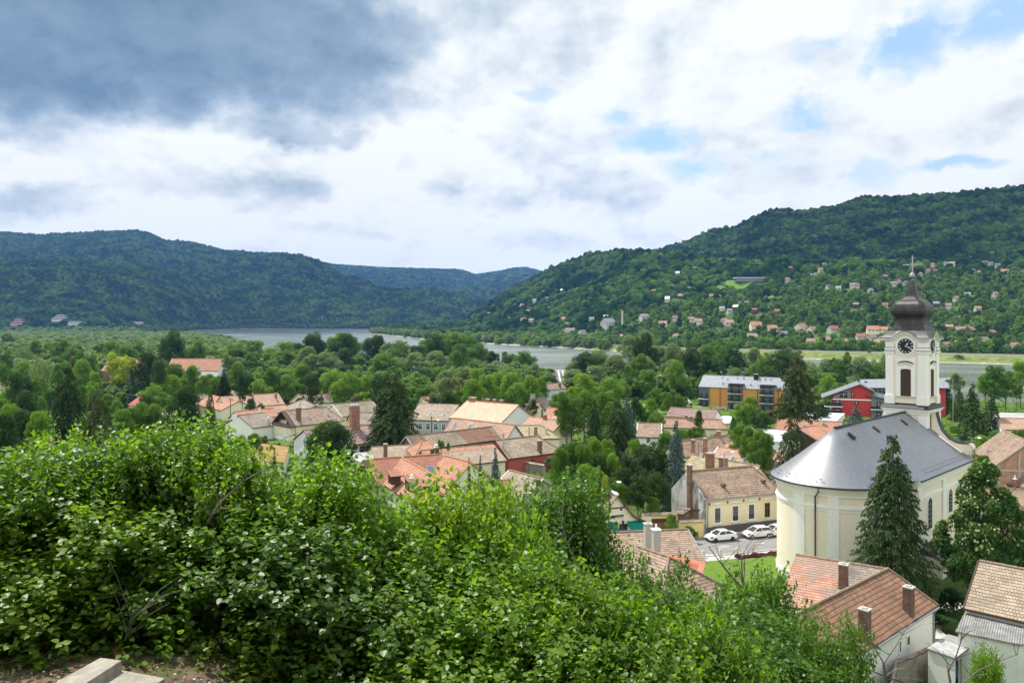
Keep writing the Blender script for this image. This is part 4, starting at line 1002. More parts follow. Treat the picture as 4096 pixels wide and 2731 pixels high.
slab_roof('flat roofed garage block covered with orange moss', [B(505, 1000), B(885, 1045), B(935, 880), B(600, 838)], 3.2, .3, 'lmoss', 'white', 'garage', 'garage')
house('terracotta hipped roof pavilion behind the lilac hedge', B(300, 1062), B(655, 1078), B(440, 910), 3.0, 'orange', 'cream', .4, 1.0)
slab_roof('flat grey felt roof extension with cream wall beside the red chalet', [B(1585, 1000), B(1720, 1068), B(1840, 1000), B(1900, 918), B(1610, 945)], 3.4, .25, 'flat', 'cream', 'extension', 'building')
house('low tan tiled house with a brick chimney behind the red chalet', Cc(525, 1002), Cc(960, 975), Cc(612, 882), 3.8, 'tan', 'cream', chims=[(Cc(632, 990), 2.6, .7, 'oldbrick')])
house('small open shed with a mottled red tile roof beside the chalet', B(1480, 1428), B(1672, 1415), B(1440, 1330), 2.4, 'red', 'timber', hw=3.2, zr=4.2, verge='trim', name='garden_shed', cat='shed')
# the big chalet
hc = house('large red tiled chalet with crossing gables, dormers and a flower balcony', Cc(556, 1290), Cc(1310, 1225), Cc(470, 1010), 3.4, 'red', 'white', verge='ridge', soff=.5,
           lights=[(Cc(1112, 1125), 1.3, 2.0)], name='chalet', cat='house')
def chalet(h):
    e = h['e']; up = V3((0, 0, 1)); zr = h['zr']
    def wing(a, b, zr_, hw2, ze2, k2, tm='orange'):
        pa = Wz(*a, zr_ - .05); pb = Wz(*b, zr_ - .05); u = (pb - pa).normalized(); n = V3((-u.y, u.x, 0))
        if n.dot(V3((pa.x, pa.y, 0))) < 0: n = -n
        p1 = pa - n * hw2; p2 = pb - n * hw2 + u * k2 * hw2; p1.z = p2.z = ze2
        return gable(None, p1, p2, n, hw2, ze2, zr_, tm, 'white', 0, k2, (), (), 0, (0, 0), h['zg'], 'x', None, 'ridge', 'trim', None, None, (1, 1), .4, .2, e, 'ridge')
    w1 = wing(Cc(800, 990), Cc(1330, 1290), zr, 4.6, 3.6, 0)
    w2 = wing(Cc(1258, 975), Cc(1530, 1045), zr, 4.4, 3.4, 0)
    # dormers on the wing slope
    for px in ((725, 1172), (905, 1225), (1000, 1280), (1150, 1375)):
        p = Wz(*Cc(*px), 6.0); u = h['u']; n = h['n']
        m1 = MB(); m1.box((p.x, p.y), u, n, .75, 1.1, 4.6, 6.0); d = m1.build('dormer', M['timber'], e)
        m1 = MB(); a = p - n * 1.4; b = p + n * 1.4
        m1.slope(a - u * 1.0 + up * .02, a + u * 1.0 + up * .02, b + u * 1.0 + up * .62, b - u * 1.0 + up * .62, ud=u, vd=n)
        m1.prism([a - u * 1.0 + up * .01, a + u * 1.0 + up * .01, b + u * 1.0 + up * .61, b - u * 1.0 + up * .61], up * -.15); m1.build('dormer_roof', T['red'], d)
    # gable balcony
    u, n, a1 = h['u'], h['n'], h['a1']; wd = 2 * (h['hw'] - .5)
    m1 = MB(); pk = V3((a1.x, a1.y, 0)) - u * .03
    m1.prism([pk + n * .9 + up * (h['ze'] + 1.2), pk + n * (wd - .9) + up * (h['ze'] + 1.2), pk + n * wd / 2 + up * (h['zr'] - .4)], -u * .05); m1.build('gable_boards', M['timber'], e)
    m1 = MB(); c = V3((a1.x, a1.y, 0)) - u * .6 + n * wd / 2; z0 = h['ze'] + .1
    m1.box((c.x, c.y), u, n, .6, wd * .36, z0 - .15, z0); sl = m1.build('balcony', M['timber'], e)
    m1 = MB()
    for k in range(5): m1.box(((c - u * .56).x, (c - u * .56).y), u, n, .03, wd * .36, z0 + .2 + k * .2, z0 + .28 + k * .2)
    m1.build('balcony_rail', M['timber'], sl)
    r_ = random.Random(2); m1 = MB()
    for k in range(160):
        p = c - u * .72 + n * r_.uniform(-wd * .36, wd * .36) + up * (z0 + .95 + r_.uniform(-.1, .25)); q = V3((r_.uniform(-1, 1), r_.uniform(-1, 1), r_.uniform(-1, 1))) * .12
        m1.quad(p, p + q, p + q.cross(V3((.3, .9, .2))), )
    m1.build('balcony_flowers', M['flower'], sl)
    r = MB(); b1 = h['p1'] + n * 2 * h['hw']
    for a, b in ((h['p1'], h['q1']), (b1, h['q1'])): r.prism([a, b, b + V3((0, 0, -.2)), a + V3((0, 0, -.2))], -u * 1.3)
    r.build('roof_overhang', T['red'], h['roof'])
    chimney(h['roof'], Wz(*Cc(968, 1380), 6.2), u, .8, .9, M['brick'], 'flat')
    chimney(h['roof'], Wz(*Cc(905, 1265), 7.0), u, .4, .8, M['concrete'], 'hood')
chalet(hc)
chimney_ = house('orange hipped roof end with a hooded chimney behind the chalet', Cc(930, 1000), Cc(1250, 985), Cc(1030, 915), 5.0, 'orange', 'cream', .5, .5, chims=[(Cc(1168, 975), 1.6, .8, 'oldbrick', 'hood')])
house('bright red tiled roof right of the chalet above the lilacs', Dd(40, 1420), Dd(520, 1395), Dd(75, 1232), 3.0, 'red', 'white', zg=0)
house_r('tan roof with thick white mortar ridge below the garden wall', Dd(95, 1122), Dd(450, 1210), 6.0, 4.0, 3.2, 'tan', 'cream', verge='trim')
hbarn = house('long timber gabled barn with a patched mossy and red roof', Cc(945, 918), Cc(1850, 800), Cc(850, 770), 4.2, 'moss', 'wood', verge='concrete', name='barn', cat='barn')
hlong = house('long tan roofed house with an orange strip along its ridge', Cc(1130, 1105), Cc(1905, 1022), Cc(1000, 920), 3.8, 'tan', 'cream')
house('tan roofed house with a brick red side wall', Dd(88, 1005), Dd(660, 930), Dd(-50, 812), 3.6, 'tan', 'red', 0, .8, chims=[(Dd(415, 935), 2.3, .75, 'oldbrick'), (Dd(36, 900), 3.0, .3, 'concrete')])
house('pale yellow mossy roof house with two chimneys behind the red walled house', Dd(135, 800), Dd(640, 790), Dd(232, 660), 3.8, 'yellowmoss', 'cream', .1, .9, chims=[(Dd(305, 768), 2.0, .35, 'concrete'), (Dd(373, 755), 1.8, .7, 'brick'), (Dd(480, 735), .9, .4, 'concrete')])
house('big white gabled hall with a new pale peach tile roof', Cc(1295, 575), Cc(1842, 628), Cc(2025, 440), 4.6, 'pale', 'whitey', over='E2', verge='ridgeold', name='hall',
      chims=[(Cc(1545, 392), .9, 1.6), (Cc(1700, 402), .8, 1.0), (Cc(1770, 410), .8, .8), (Cc(1842, 415), .8, .8)])
house('pink tiled house with two skylights in front of the big white gabled hall', Cc(1225, 745), Cc(1880, 830), Cc(1988, 650), 3.8, 'peach', 'white', over='E2', lights=[(Cc(1360, 655), .8, 1.6), (Cc(1515, 672), .8, 1.6)], verge='ridgeold')
house('rose tiled house with a cream gable and tiny attic vents', Dd(200, 672), Dd(552, 722), Dd(660, 608), 3.8, 'peach', 'cream', over='E2', chims=[(Dd(470, 590), 1.0, .7)], verge='ridgeold', gwin=(0, 1))
house('orange striped tile house with two small skylights', Dd(440, 590), Dd(862, 612), Dd(770, 490), 2.4, 'orange', 'cream', over='E2', chims=[(Dd(440, 560), 2.0, .35, 'timber'), (Dd(620, 592), 1.0, .8)], lights=[(Dd(562, 588), .8, .9), (Dd(712, 588), .8, 1.0)])
house('orange roof end left of the striped tile house', Dd(200, 540), Dd(345, 550), Dd(240, 425), 2.2, 'orange', 'cream', k1=.3, chims=[(Dd(278, 505), 2.0, .6, 'oldbrick')])
house('two storey pale grey house with a brown roof and a white shuttered window', Dd(492, 290), Dd(700, 268), Dd(430, 228), .8, 'brown', 'whitey', gwin=(1, 0), chims=[(Dd(626, 255), 1.7, .8, 'oldbrick'), (Dd(450, 235), .8, .6)], wins=2, wsz=(.5, .5))
house('low brown roof with a wide stub chimney below the two storey grey house', Dd(330, 505), Dd(545, 500), Dd(215, 365), .6, 'grey', 'cream', 0, .3, chims=[(Dd(340, 370), 1.2, 1.6, 'concrete')])
house('brown roofed house with pale yellow gable below the big orange inn', Cc(1755, 412), Cc(2000, 368), Cc(1668, 297), .9, 'brown', 'cream', 0, .6, chims=[(Cc(1782, 330), 1.5, .8, 'oldbrick'), (Cc(1858, 300), .9, .6, 'oldbrick')], gwin=(2, 0))
hi = house('orange roofed inn with brown walls, white window frames and roof dish', Cc(1432, 225), Cc(1720, 178), Cc(1385, 133), .6, 'orange', 'ochre', .5, .3, chims=[(Cc(1590, 115), .8)], lights=[(Cc(1460, 172), 1.2, 1.2), (Cc(1505, 160), 1.2, 1.2), (Cc(1600, 150), 1.2, 1.0), (Cc(1635, 145), 1.0, 1.0)], gwin=(3, 0), name='inn', cat='inn', wins=2)
house('long grey brown roof over a pale grey house with white framed windows', Cc(860, 592), Cc(1287, 608), Cc(1400, 440), 3.0, 'tan', 'grey', over='E2', lights=[(Cc(1245, 550), .9, 1.6), (Cc(1105, 540), .9, 1.6), (Cc(1140, 497), .6, .6), (Cc(1287, 510), .6, .6)], wins=5, wsz=(1.1, 1.7), zg=-.6)
house('low pink roof strip behind the long grey brown roof', Cc(1030, 435), Cc(1310, 420), Cc(1110, 405), .8, 'peach', 'cream', hw=4., zr=3.2, chims=[(Cc(1250, 420), .8, .7, 'trim')])
house('dark brown roofed house right of the clustered spruces', Dd(1432, 775), Dd(1688, 782), Dd(1582, 635), 3.4, 'brown', 'white', over='E2', verge='trim')
house('pink hipped roof house in front of the rusty metal roof', (2616, 1708), (2915, 1716), Dd(1700, 560), 1.8, 'peach', 'cream', 1, 1, chims=[(I(120, 705), .8, .7, 'oldbrick'), (I(170, 722), .8, .8, 'brick')])
house('long low shed with a rusty brown metal roof beyond the pink hipped house', I(-100, 690), I(405, 722), I(303, 625), 1.2, 'rust', 'white', over='E2', name='long_shed', cat='shed')
house('tan roofed house with two tall slim chimneys and a roof aerial', I(90, 1122), I(745, 1035), I(632, 878), 3.8, 'brown', 'cream', over='E2', chims=[(I(190, 1075), 2.6, .6), (I(316, 1090), 3.2, .65), (I(455, 895), 1.0, .7)])
house('long peach tiled house with three skylights left of the church', I(315, 1215), I(1115, 1310), I(452, 1013), 4.2, 'peach', 'cream', lights=[(I(605, 1140), .8, 1.3), (I(735, 1158), .8, 1.3), (I(995, 1210), 1.1, 1.9)], verge='trim')
house('pink roofed house with two hooded chimneys behind the long peach roof', I(470, 1060), I(900, 1105), I(535, 970), 4.0, 'peach', 'cream', chims=[(I(640, 1035), 1.2, .7, 'brick', 'hood'), (I(698, 1038), 1.2, .8, 'brick', 'hood'), (I(760, 985), .9, .6, 'concrete', 'hood')])
house('orange brown roofed house with twin skylights beside the dark fir', I(770, 1135), I(1110, 1105), I(1060, 965), 4.2, 'orange', 'cream', over='E2', lights=[(I(980, 1063), .8, 1.6), (I(1038, 1063), .8, 2.0)])
house('yellow mossy roof with two brick chimneys behind the yellow street house', I(60, 1262), I(770, 1400), I(180, 1088), 4.4, 'yellowmoss', 'cream', chims=[(I(365, 1262), 3.0, 1.1), (I(505, 1255), 2.1, 1.1), (I(276, 1112), .5, .4, 'trim')])
house('wide orange tiled house behind the tall bare stemmed spruce', I(1030, 835), I(1740, 880), I(1075, 712), 2.4, 'orange', 'cream', .2, 0, chims=[(I(1530, 772), 1.6, .5, 'cream')], lights=[(I(1352, 808), 1.0, 1.6)])
house('small brown gabled roof just left of the church apse', I(1480, 935), I(1650, 905), I(1505, 862), 4.0, 'orange', 'timber', verge='ridgeold')
slab_roof('long low hall with a pale blue white metal roof behind fruit trees', [I(1000, 955), I(1480, 960), I(1320, 860), I(720, 800)], [3.0, 3.0, 3.6, 3.6], .2, 'sheet', 'white', 'long_hall', 'hall')
slab_roof('white metal roofed low building behind the pink hipped house', [I(470, 765), I(600, 762), I(590, 690), I(370, 682)], [.4, .4, .6, .6], .2, 'sheet', 'white', 'low_building', 'building')
slab_roof('low flat roofed white building with ivy on its right side', [I(1330, 745), I(1680, 750), I(1778, 660), I(1450, 648)], [.2, .2, .2, .2], .35, 'sheet', 'white', 'flat_building', 'building')
# left red roofed long buildings in the trees
house('red roofed building with a brick gable among the far left trees', A(950, 548), A(1330, 566), A(905, 432), 3.0, 'orange', 'oldbrick', gwin=(1, 0), lights=[(A(990, 518), 1.2, 1.2)], verge='trim')
house('long red roofed building right of the tall dark poplar', A(1560, 545), A(2055, 548), A(1990, 435), 3.0, 'orange', 'white', over='E2', lights=[(A(1875, 522), 1.4, 1.4)])
house('crimson metal roofed house behind the round dark tree', A(1200, 868), A(1590, 900), A(1560, 787), 1.5, 'redmetal', 'cream', over='E2')
house('red roof corner at the far left edge', A(-120, 660), A(40, 680), A(50, 602), 1.6, 'red', 'cream', over='E2')
house('low shed with a pale grey sheet roof behind the left lilacs', A(50, 1165), A(380, 1168), A(120, 1112), 3.0, 'eternit', 'white', hw=4.0, zr=4.6, name='low_shed', cat='shed')
house('orange tiled roof glimpsed through the left lilac bush', A(390, 1205), A(640, 1240), A(430, 1125), 3.2, 'orange', 'cream')
# ---- yellow street house
hy = house('yellow street house with four tall windows, mossy brown roof and grey plinth', E(1005, 470), E(1990, 372), E(792, 108), 5.2, 'brown', 'paleyellow', 0, .6, zg=0., verge=None, name='street_house')
def yellow(h):
    e, u, n = h['e'], h['u'], h['n']; up = V3((0, 0, 1)); a1, a2 = h['a1'], h['a2']; L_ = (a2 - a1).length; wd = 2 * (h['hw'] - .35)
    fa = V3((a1.x, a1.y, 0))
    def at(px, z):
        kx = (px - 2048) / F; s = (fa.x - kx * fa.y) / (kx * u.y - u.x); return fa + u * s + up * z
    m1 = MB(); c = fa + u * L_ / 2; m1.box(((c - n * .03).x, (c - n * .03).y), u, n, L_ / 2 + .05, .05, -.8, 1.15); m1.build('plinth', M['plinth'], e)
    m1 = MB(); m1.box(((c - n * .06).x, (c - n * .06).y), u, n, L_ / 2, .08, 4.75, 4.95); m1.box(((c - n * .04).x, (c - n * .04).y), u, n, L_ / 2, .05, 4.15, 4.25); m1.build('cornice', M['cream'], e)
    for px, lab in ((1160, 0), (1384, 0), (1584, 0), (1783, 1)):
        sx = E(px, 0)[0]; p = at(sx, 2.75)
        f = add_window(e, p, u, -n, .95, 2.1, M['trim'] if not lab else M['yellow'], style=2)
        m1 = MB(); m1.box(((p - n * .08).x, (p - n * .08).y), u, n, .75, .12, 1.42, 1.55); m1.box(((p - n * .03).x, (p - n * .03).y), u, n, .62, .05, 4.35, 4.62); m1.build('window_sill', M['trim'], f)
        m1 = MB(); m1.tube([p + up * 1.75 - u * 1.4, p + up * 1.75 - u * 1.4 - n * .08], .17, 10); m1.build('rosette', M['frame'], e)
    m1 = MB(); q = at(E(1028, 0)[0], 0) - n * .15; m1.tube([q + up * 5.0, q + up * 4.4 + u * .1, q + up * 0], .07, 6); m1.build('downpipe', M['metal'], e)
    m1 = MB(); m1.tube([h['p1'] - n * .05 - up * .12, h['p2'] - n * .05 - up * .12], .09, 6); m1.build('gutter', M['metal'], e)
    # stained blank gable with projecting chimney stack
    m1 = MB(); b = V3((a1.x, a1.y, 0)) - u * .42; zt = h['zr'] - .3
    zsd = h['ze'] + .05
    b0 = b - n * .3
    m1.prism([b0 + up * -.8, b0 + n * (wd + .6) + up * -.8, b0 + n * (wd + .6) + up * (zsd), b0 + n * (wd / 2 + .3) + up * (h['zr'] + .15), b0 + up * (zsd)], u * .38); m1.build('fire_wall', M['stain'], e)
    p = Wz(*E(835, 575), 0.1); cc = b + n * (wd * .36) - u * .3
    m1 = MB(); m1.box((cc.x, cc.y), u, n, .26, .34, -.5, h['zr'] + 1.1); c_ = m1.build('chimney', M['oldbrick'], e)
    m1 = MB(); m1.box((cc.x, cc.y), u, n, .34, .44, h['zr'] + 1.102, h['zr'] + 1.25); m1.build('chimney_cap', M['concrete'], c_)
    for px in ((1232, 300), (1735, 250)):
        p = h['onroof'](E(*px)); m1 = MB(); m1.prism([p + u * .32 * math.cos(R(k * 30)) + up * (.12 + .34 * math.sin(R(k * 30))) - n * .35 for k in range(7)], n * .8)
        m1.build('roof_vent', M['timber'], h['roof'])
yellow(hy)
# ---- lower right houses
def patch(h, u0, u1, v0, v1, m_, skew=0.):
    u, n, p1 = h['u'], h['n'], h['p1']; L_ = (h['p2'] - p1).length; dz = h['zr'] - h['ze']
    P_ = lambda a, b: p1 + u * (a * L_) + n * (h['hw'] * b) + V3((0, 0, dz * b + .03))
    m1 = MB(); m1.slope(P_(u0, v0), P_(u1, v0), P_(u1 - skew, v1), P_(u0 - skew, v1), ud=u, vd=h['vd'], o=p1); m1.build('roof_patch', T[m_], h['roof'])
patch(hbarn, .60, .999, .0, .985, 'rustbrown', .07); patch(hbarn, .001, .10, .0, .97, 'peach', -.04); patch(hlong, .02, .98, .76, .97, 'orange'); patch(hbal, .0, .3, .0, .97, 'tan', .05) if False else None
h1 = house_r('weathered orange and grey tiled house left of the long white wall', H(395, 145), H(1175, 270), 7.45, 7.0, 4.6, 'orangeold', 'white', 0, 0, zg=.3, chims=[(H(802, 425), 2.1, .75, 'oldbrick')])
patch(h1, .52, .99, .0, .97, 'grey', -.04)
h2 = house('long house with wavy rust brown tiles, three brick chimneys and a white wall', H(700, 1165), H(1617, 582), H(1185, 265), 4.6, 'rustbrown', 'white', k2=.5, over='E2', zg=.6,
           chims=[(H(985, 860), 2.3, .75, 'oldbrick'), (H(1362, 640), 2.2, .75, 'oldbrick'), (H(657, 1085), .9, .5, 'concrete')], name='long_house')
def longhouse(h):
    e, u, n = h['e'], h['u'], h['n']; a1 = h['a1']; up = V3((0, 0, 1))
    def at(px):
        sx, sy = H(*px); kx = (sx - 2048) / F; s = (a1.x - kx * a1.y) / (kx * u.y - u.x); p = V3((a1.x, a1.y, 0)) + u * s; return p + up * (CAMZ - (sy - HY) / F * p.y)
    for px, w, hh in (((1357, 880), .6, .75), ((1286, 932), .3, .9), ((981, 1075), .3, .6)): add_window(e, at(px), u, -n, w, hh, M['trim'], mull=False)
    m1 = MB(); m1.tube([h['p1'] - n * .06 - up * .15, h['p2'] - n * .06 - up * .15], .09, 6); m1.build('gutter', M['metal'], e)
    for f in (h['p2'] - u * .4, h['p1'] + u * 3.0):
        m1 = MB(); q = V3((f.x, f.y, 0)) + n * .25; m1.tube([q + up * 4.3 - n * .25, q + up * 3.9, q + up * .2], .06, 6); m1.build('downpipe', M['metal'], e)
longhouse(h2)
h3 = house('big tan tiled barn roof at the lower right edge', H(1838, 605), H(2700, 800), H(1970, 198), 5.6, 'tan', 'white', verge='timber', zg=.8, name='barn')
lt = slab_roof('lean-to with a corrugated grey sheet roof below the big tan roof', [H(1762, 800), H(2335, 915), H(2700, 800), H(1852, 618)], [4.6, 4.6, 5.2, 5.2], .12, 'eternit', 'white', 'lean_to', 'lean-to', zg=.8)
sh = slab_roof('small open shed with a grey felt roof and whitewashed walls', [H(1515, 945), H(1760, 1032), H(1945, 892), H(1700, 825)], [3.2, 3.2, 3.5, 3.5], .14, 'flat', None, 'garden_shed', 'shed', zg=.8)
def shed(h):
    P_ = h['P']; c = h['c']; up = V3((0, 0, 1)); e = h['e']; P_ = sorted(P_, key=lambda p: p.x)
    near = sorted(h['P'], key=lambda p: p.y)
    lft, bot = min(h['P'], key=lambda p: p.x), near[0]
    def wl(a, b, f0, f1, name='wall'):
        a = a + (c - a) * .06; b = b + (c - b) * .06; d = b - a; m1 = MB(); p, q = a + d * f0, a + d * f1; nn = V3((-d.y, d.x, 0)).normalized() * .1
        m1.prism([V3((p.x, p.y, .3)), V3((q.x, q.y, .3)), V3((q.x, q.y, b.z - .2)), V3((p.x, p.y, a.z - .2))], nn); m1.build(name, M['white'], e)
    rg = max(h['P'], key=lambda p: p.x); tp = max(h['P'], key=lambda p: p.y)
    wl(lft, bot, 0, 1); wl(tp, lft, 0, 1); wl(rg, tp, 0, 1)
    for f in (.35, .98):
        p = bot + (rg - bot) * f; p = p + (c - p) * .06; m1 = MB(); m1.box((p.x, p.y), (1, 0), (0, 1), .09, .09, .3, p.z - .18); m1.build('post', M['concrete'], e)
shed(sh)
# brick gable house, right edge
pg = V3((76.9, 126.7, 8.0)); ug = V3((.28, .96, 0)).normalized(); ng = V3((ug.y, -ug.x, 0))
hg = gable('unplastered clay block gable house with grey concrete frame', pg, pg + ug * 13, ng, 4.7, 8.0, 11.9, 'brown', 'block', 0, 0, (), (), 0, (0, 0), 0, 'tiled_house', 'house', 'concrete', 'trim', None, None, (1, 1), .35, .2, None, 'ridge')
mb = MB(); c0 = V3((hg['a1'].x, hg['a1'].y, 0)) - ug * .04; mb.box((c0 + ng * 4.35).xy, ng, ug, 4.3, .05, 7.0, 7.3); mb.box((c0 + ng * 4.35).xy, ng, ug, 4.3, .05, 3.6, 3.9)
mb.box((c0 + ng * 3.1).xy, ng, ug, .16, .07, 0, 10.0); mb.box((c0 + ng * .2).xy, ng, ug, .2, .07, 0, 7.9); mb.build('concrete_frame', M['concrete'], hg['e'])
house('brown roof with metal flue in front of the clay block gable', J(525, 1010), J(1000, 1110), J(625, 905), 5.0, 'brown', 'oldbrick', zg=0, chims=[(J(558, 1005), 1.0, .3, 'metal', 'flue'), (J(627, 1030), 1.0, .4, 'brick', 'flue')])
house('old brick tiled roof behind the linden tree at the right edge', J(600, 1200), J(1000, 1230), J(640, 1100), 5.0, 'brown', 'oldbrick', zg=0)
house('low pink roofed house behind the dark firs at the right edge', J(540, 640), J(1000, 650), J(560, 560), 2.0, 'peach', 'white')
slab_roof('long flat roofed white hall with roof ventilators at the right edge', [J(470, 590), J(900, 600), J(900, 530), J(470, 520)], 3.0, .4, 'flat', 'whitey', 'flat_hall', 'hall')
house('grey roofed building partly hidden behind the church front', J(150, 830), J(300, 835), J(210, 718), 5.0, 'grey', 'white', over='E1')
# ---- front house with two grey chimneys (centre)
hf = house('mottled brown roofed house with two grey chimneys and a red sheet valley', E(-120, 1300), E(1015, 1245), E(785, 835), 4.0, 'brown', 'cream', over='E2', zg=0, verge='metal')
hh = house_r('lower hip roofed wing in front of the two grey chimneys', E(150, 1050), E(330, 1110), 7.2, 4.6, 4.2, 'brown', 'cream', 0, 1.3, zg=0, chims=[])
for px, z0, z1, w in (((287, 1110), 5.5, 9.0, .75), ((390, 1190), 5.2, 8.6, .75)):
    p = Wz(*E(*px), 6.2); chimney(hf['roof'], p, hf['u'], w, 2.9, M['concrete'], 'flat' if px[0] < 300 else 'flue', down=2.5)
slab_roof('red standing seam sheet roof beside the grey chimneys', [E(640, 1360), E(960, 1420), E(1015, 1250), E(320, 1100)], [4.0, 3.8, 4.4, 5.6], .12, 'redsheet', 'cream', 'sheet_roof', 'annex', zg=0)
# ---------------------------------------------------------------- modern blocks
def face_at(a1, u, sx, sy):
    kx = (sx - 2048) / F; s = (a1.x - kx * a1.y) / (kx * u.y - u.x); p = V3((a1.x, a1.y, 0)) + u * s
    return s, CAMZ - (sy - HY) / F * p.y
def apartment():
    h = house('brown and ochre apartment block with balcony bays and a pale slate roof', I(245, 380), I(1150, 420), I(365, 262), 5.6, 'slatelight', 'ochre', 0, 0, zg=-4.2, name='apartment_block', cat='apartment block',
              lights=[(I(498, 285), 1.0, 1.0), (I(550, 305), 1.0, 1.2), (I(655, 290), 1., .8), (I(1005, 305), 1., .8)], chims=[(I(848, 298), 1.6, 1.4, 'black'), (I(720, 305), .7, .25, 'dmetal'), (I(942, 315), .7, .25, 'dmetal'), (I(502, 358), .7, .25, 'dmetal'), (I(792, 372), .7, .25, 'dmetal')])
    e, u, n, a1 = h['e'], h['u'], h['n'], V3((h['a1'].x, h['a1'].y, 0)); up = V3((0, 0, 1)); Lf = (h['a2'] - h['a1']).length
    m1 = MB(); m1.box((a1 + u * Lf / 2 - n * .06).xy, u, n, Lf / 2 + .05, .08, -5, -1.6); m1.build('stone_base', M['stone'], e)
    m1 = MB(); q = a1 + u * (Lf + .12) + n * (h['hw'] - .35); m1.box(q.xy, u, n, .12, h['hw'] - .3, -4.9, 5.2); m1.prism([q + n * (-h['hw'] + .6) + up * 5.2, q + n * (h['hw'] - .6) + up * 5.2, q + up * (h['zr'] - .6)], u * .12); m1.build('side_cladding', M['midgrey'], e)
    for k in range(3):
        for j in range(2):
            add_window(e, a1 + u * (Lf + .24) + n * (2.5 + 4.5 * j) + up * (-2.5 + 3.0 * k), n, u, 1.2, 1.5, M['dmetal'])
    for (x0, x1, rows) in ((250, 360, (480, 570)), (556, 708, (400, 490, 575)), (886, 1040, (420, 510, 590))):
        s0, _ = face_at(a1, u, *I(x0, 450)); s1, _ = face_at(a1, u, *I(x1, 450)); sc_ = (s0 + s1) / 2; w = (s1 - s0) / 2
        c = a1 + u * sc_
        m1 = MB(); m1.box((c - n * .1).xy, u, n, w, .13, -1.55, 5.3); m1.build('bay', M['dgrey'], e)
        for k in range(3 if x0 > 300 else 2):
            z = 3.6 - 3.0 * k if x0 > 300 else 1.1 - 3.0 * k
            m1 = MB(); m1.box((c - n * .85).xy, u, n, w - .05, .75, z - .2, z); sl = m1.build('balcony', M['stone'], e)
            m1 = MB()
            for kk in range(5): m1.box((c - n * 1.55).xy, u, n, w - .1, .02, z + .15 + .2 * kk, z + .28 + .2 * kk)
            m1.build('balcony_rail', M['dmetal'], sl)
            for f in (-.5, .5):
                add_window(e, c - n * .23 + u * (w * f) + up * (z + 1.15), u, -n, 1.2, 2.0, M['midgrey'], mull=False)
        if x0 > 300:   # dormer roof over the bay
            m1 = MB(); m1.box((c + n * 1.3).xy, u, n, w, 1.4, 5.0, 6.9); d = m1.build('dormer', M['dgrey'], e)
            m1 = MB(); a = c - n * 1.6 + up * 7.3; b = c + n * 3.0 + up * 7.0; ww = w + .8
            m1.prism([a - u * ww, a + u * ww, b + u * (ww - .7), b - u * (ww - .7)], up * .14); m1.build('dormer_roof', T['slatelight'], d)
            for f in (-.45, .45): add_window(e, c - n * .12 + u * w * f + up * 5.9, u, -n, 1.1, 1.5, M['midgrey'], mull=False)
    for px in (370, 402, 555, 740, 860): 
        s, z = face_at(a1, u, *I(px, 645)); add_window(e, a1 + u * s - n * .16 + up * -2.9, u, -n, .6, 1.4, M['dmetal'], mull=False)
    for px in (473, 865, 1080):
        s, z = face_at(a1, u, *I(px, 500)); m1 = MB(); m1.tube([a1 + u * s - n * .25 + up * 5.3, a1 + u * s - n * .25 - up * 4], .09, 6); m1.build('downpipe', M['dmetal'], e)
    # lower left loggia slab
    return h
apartment()
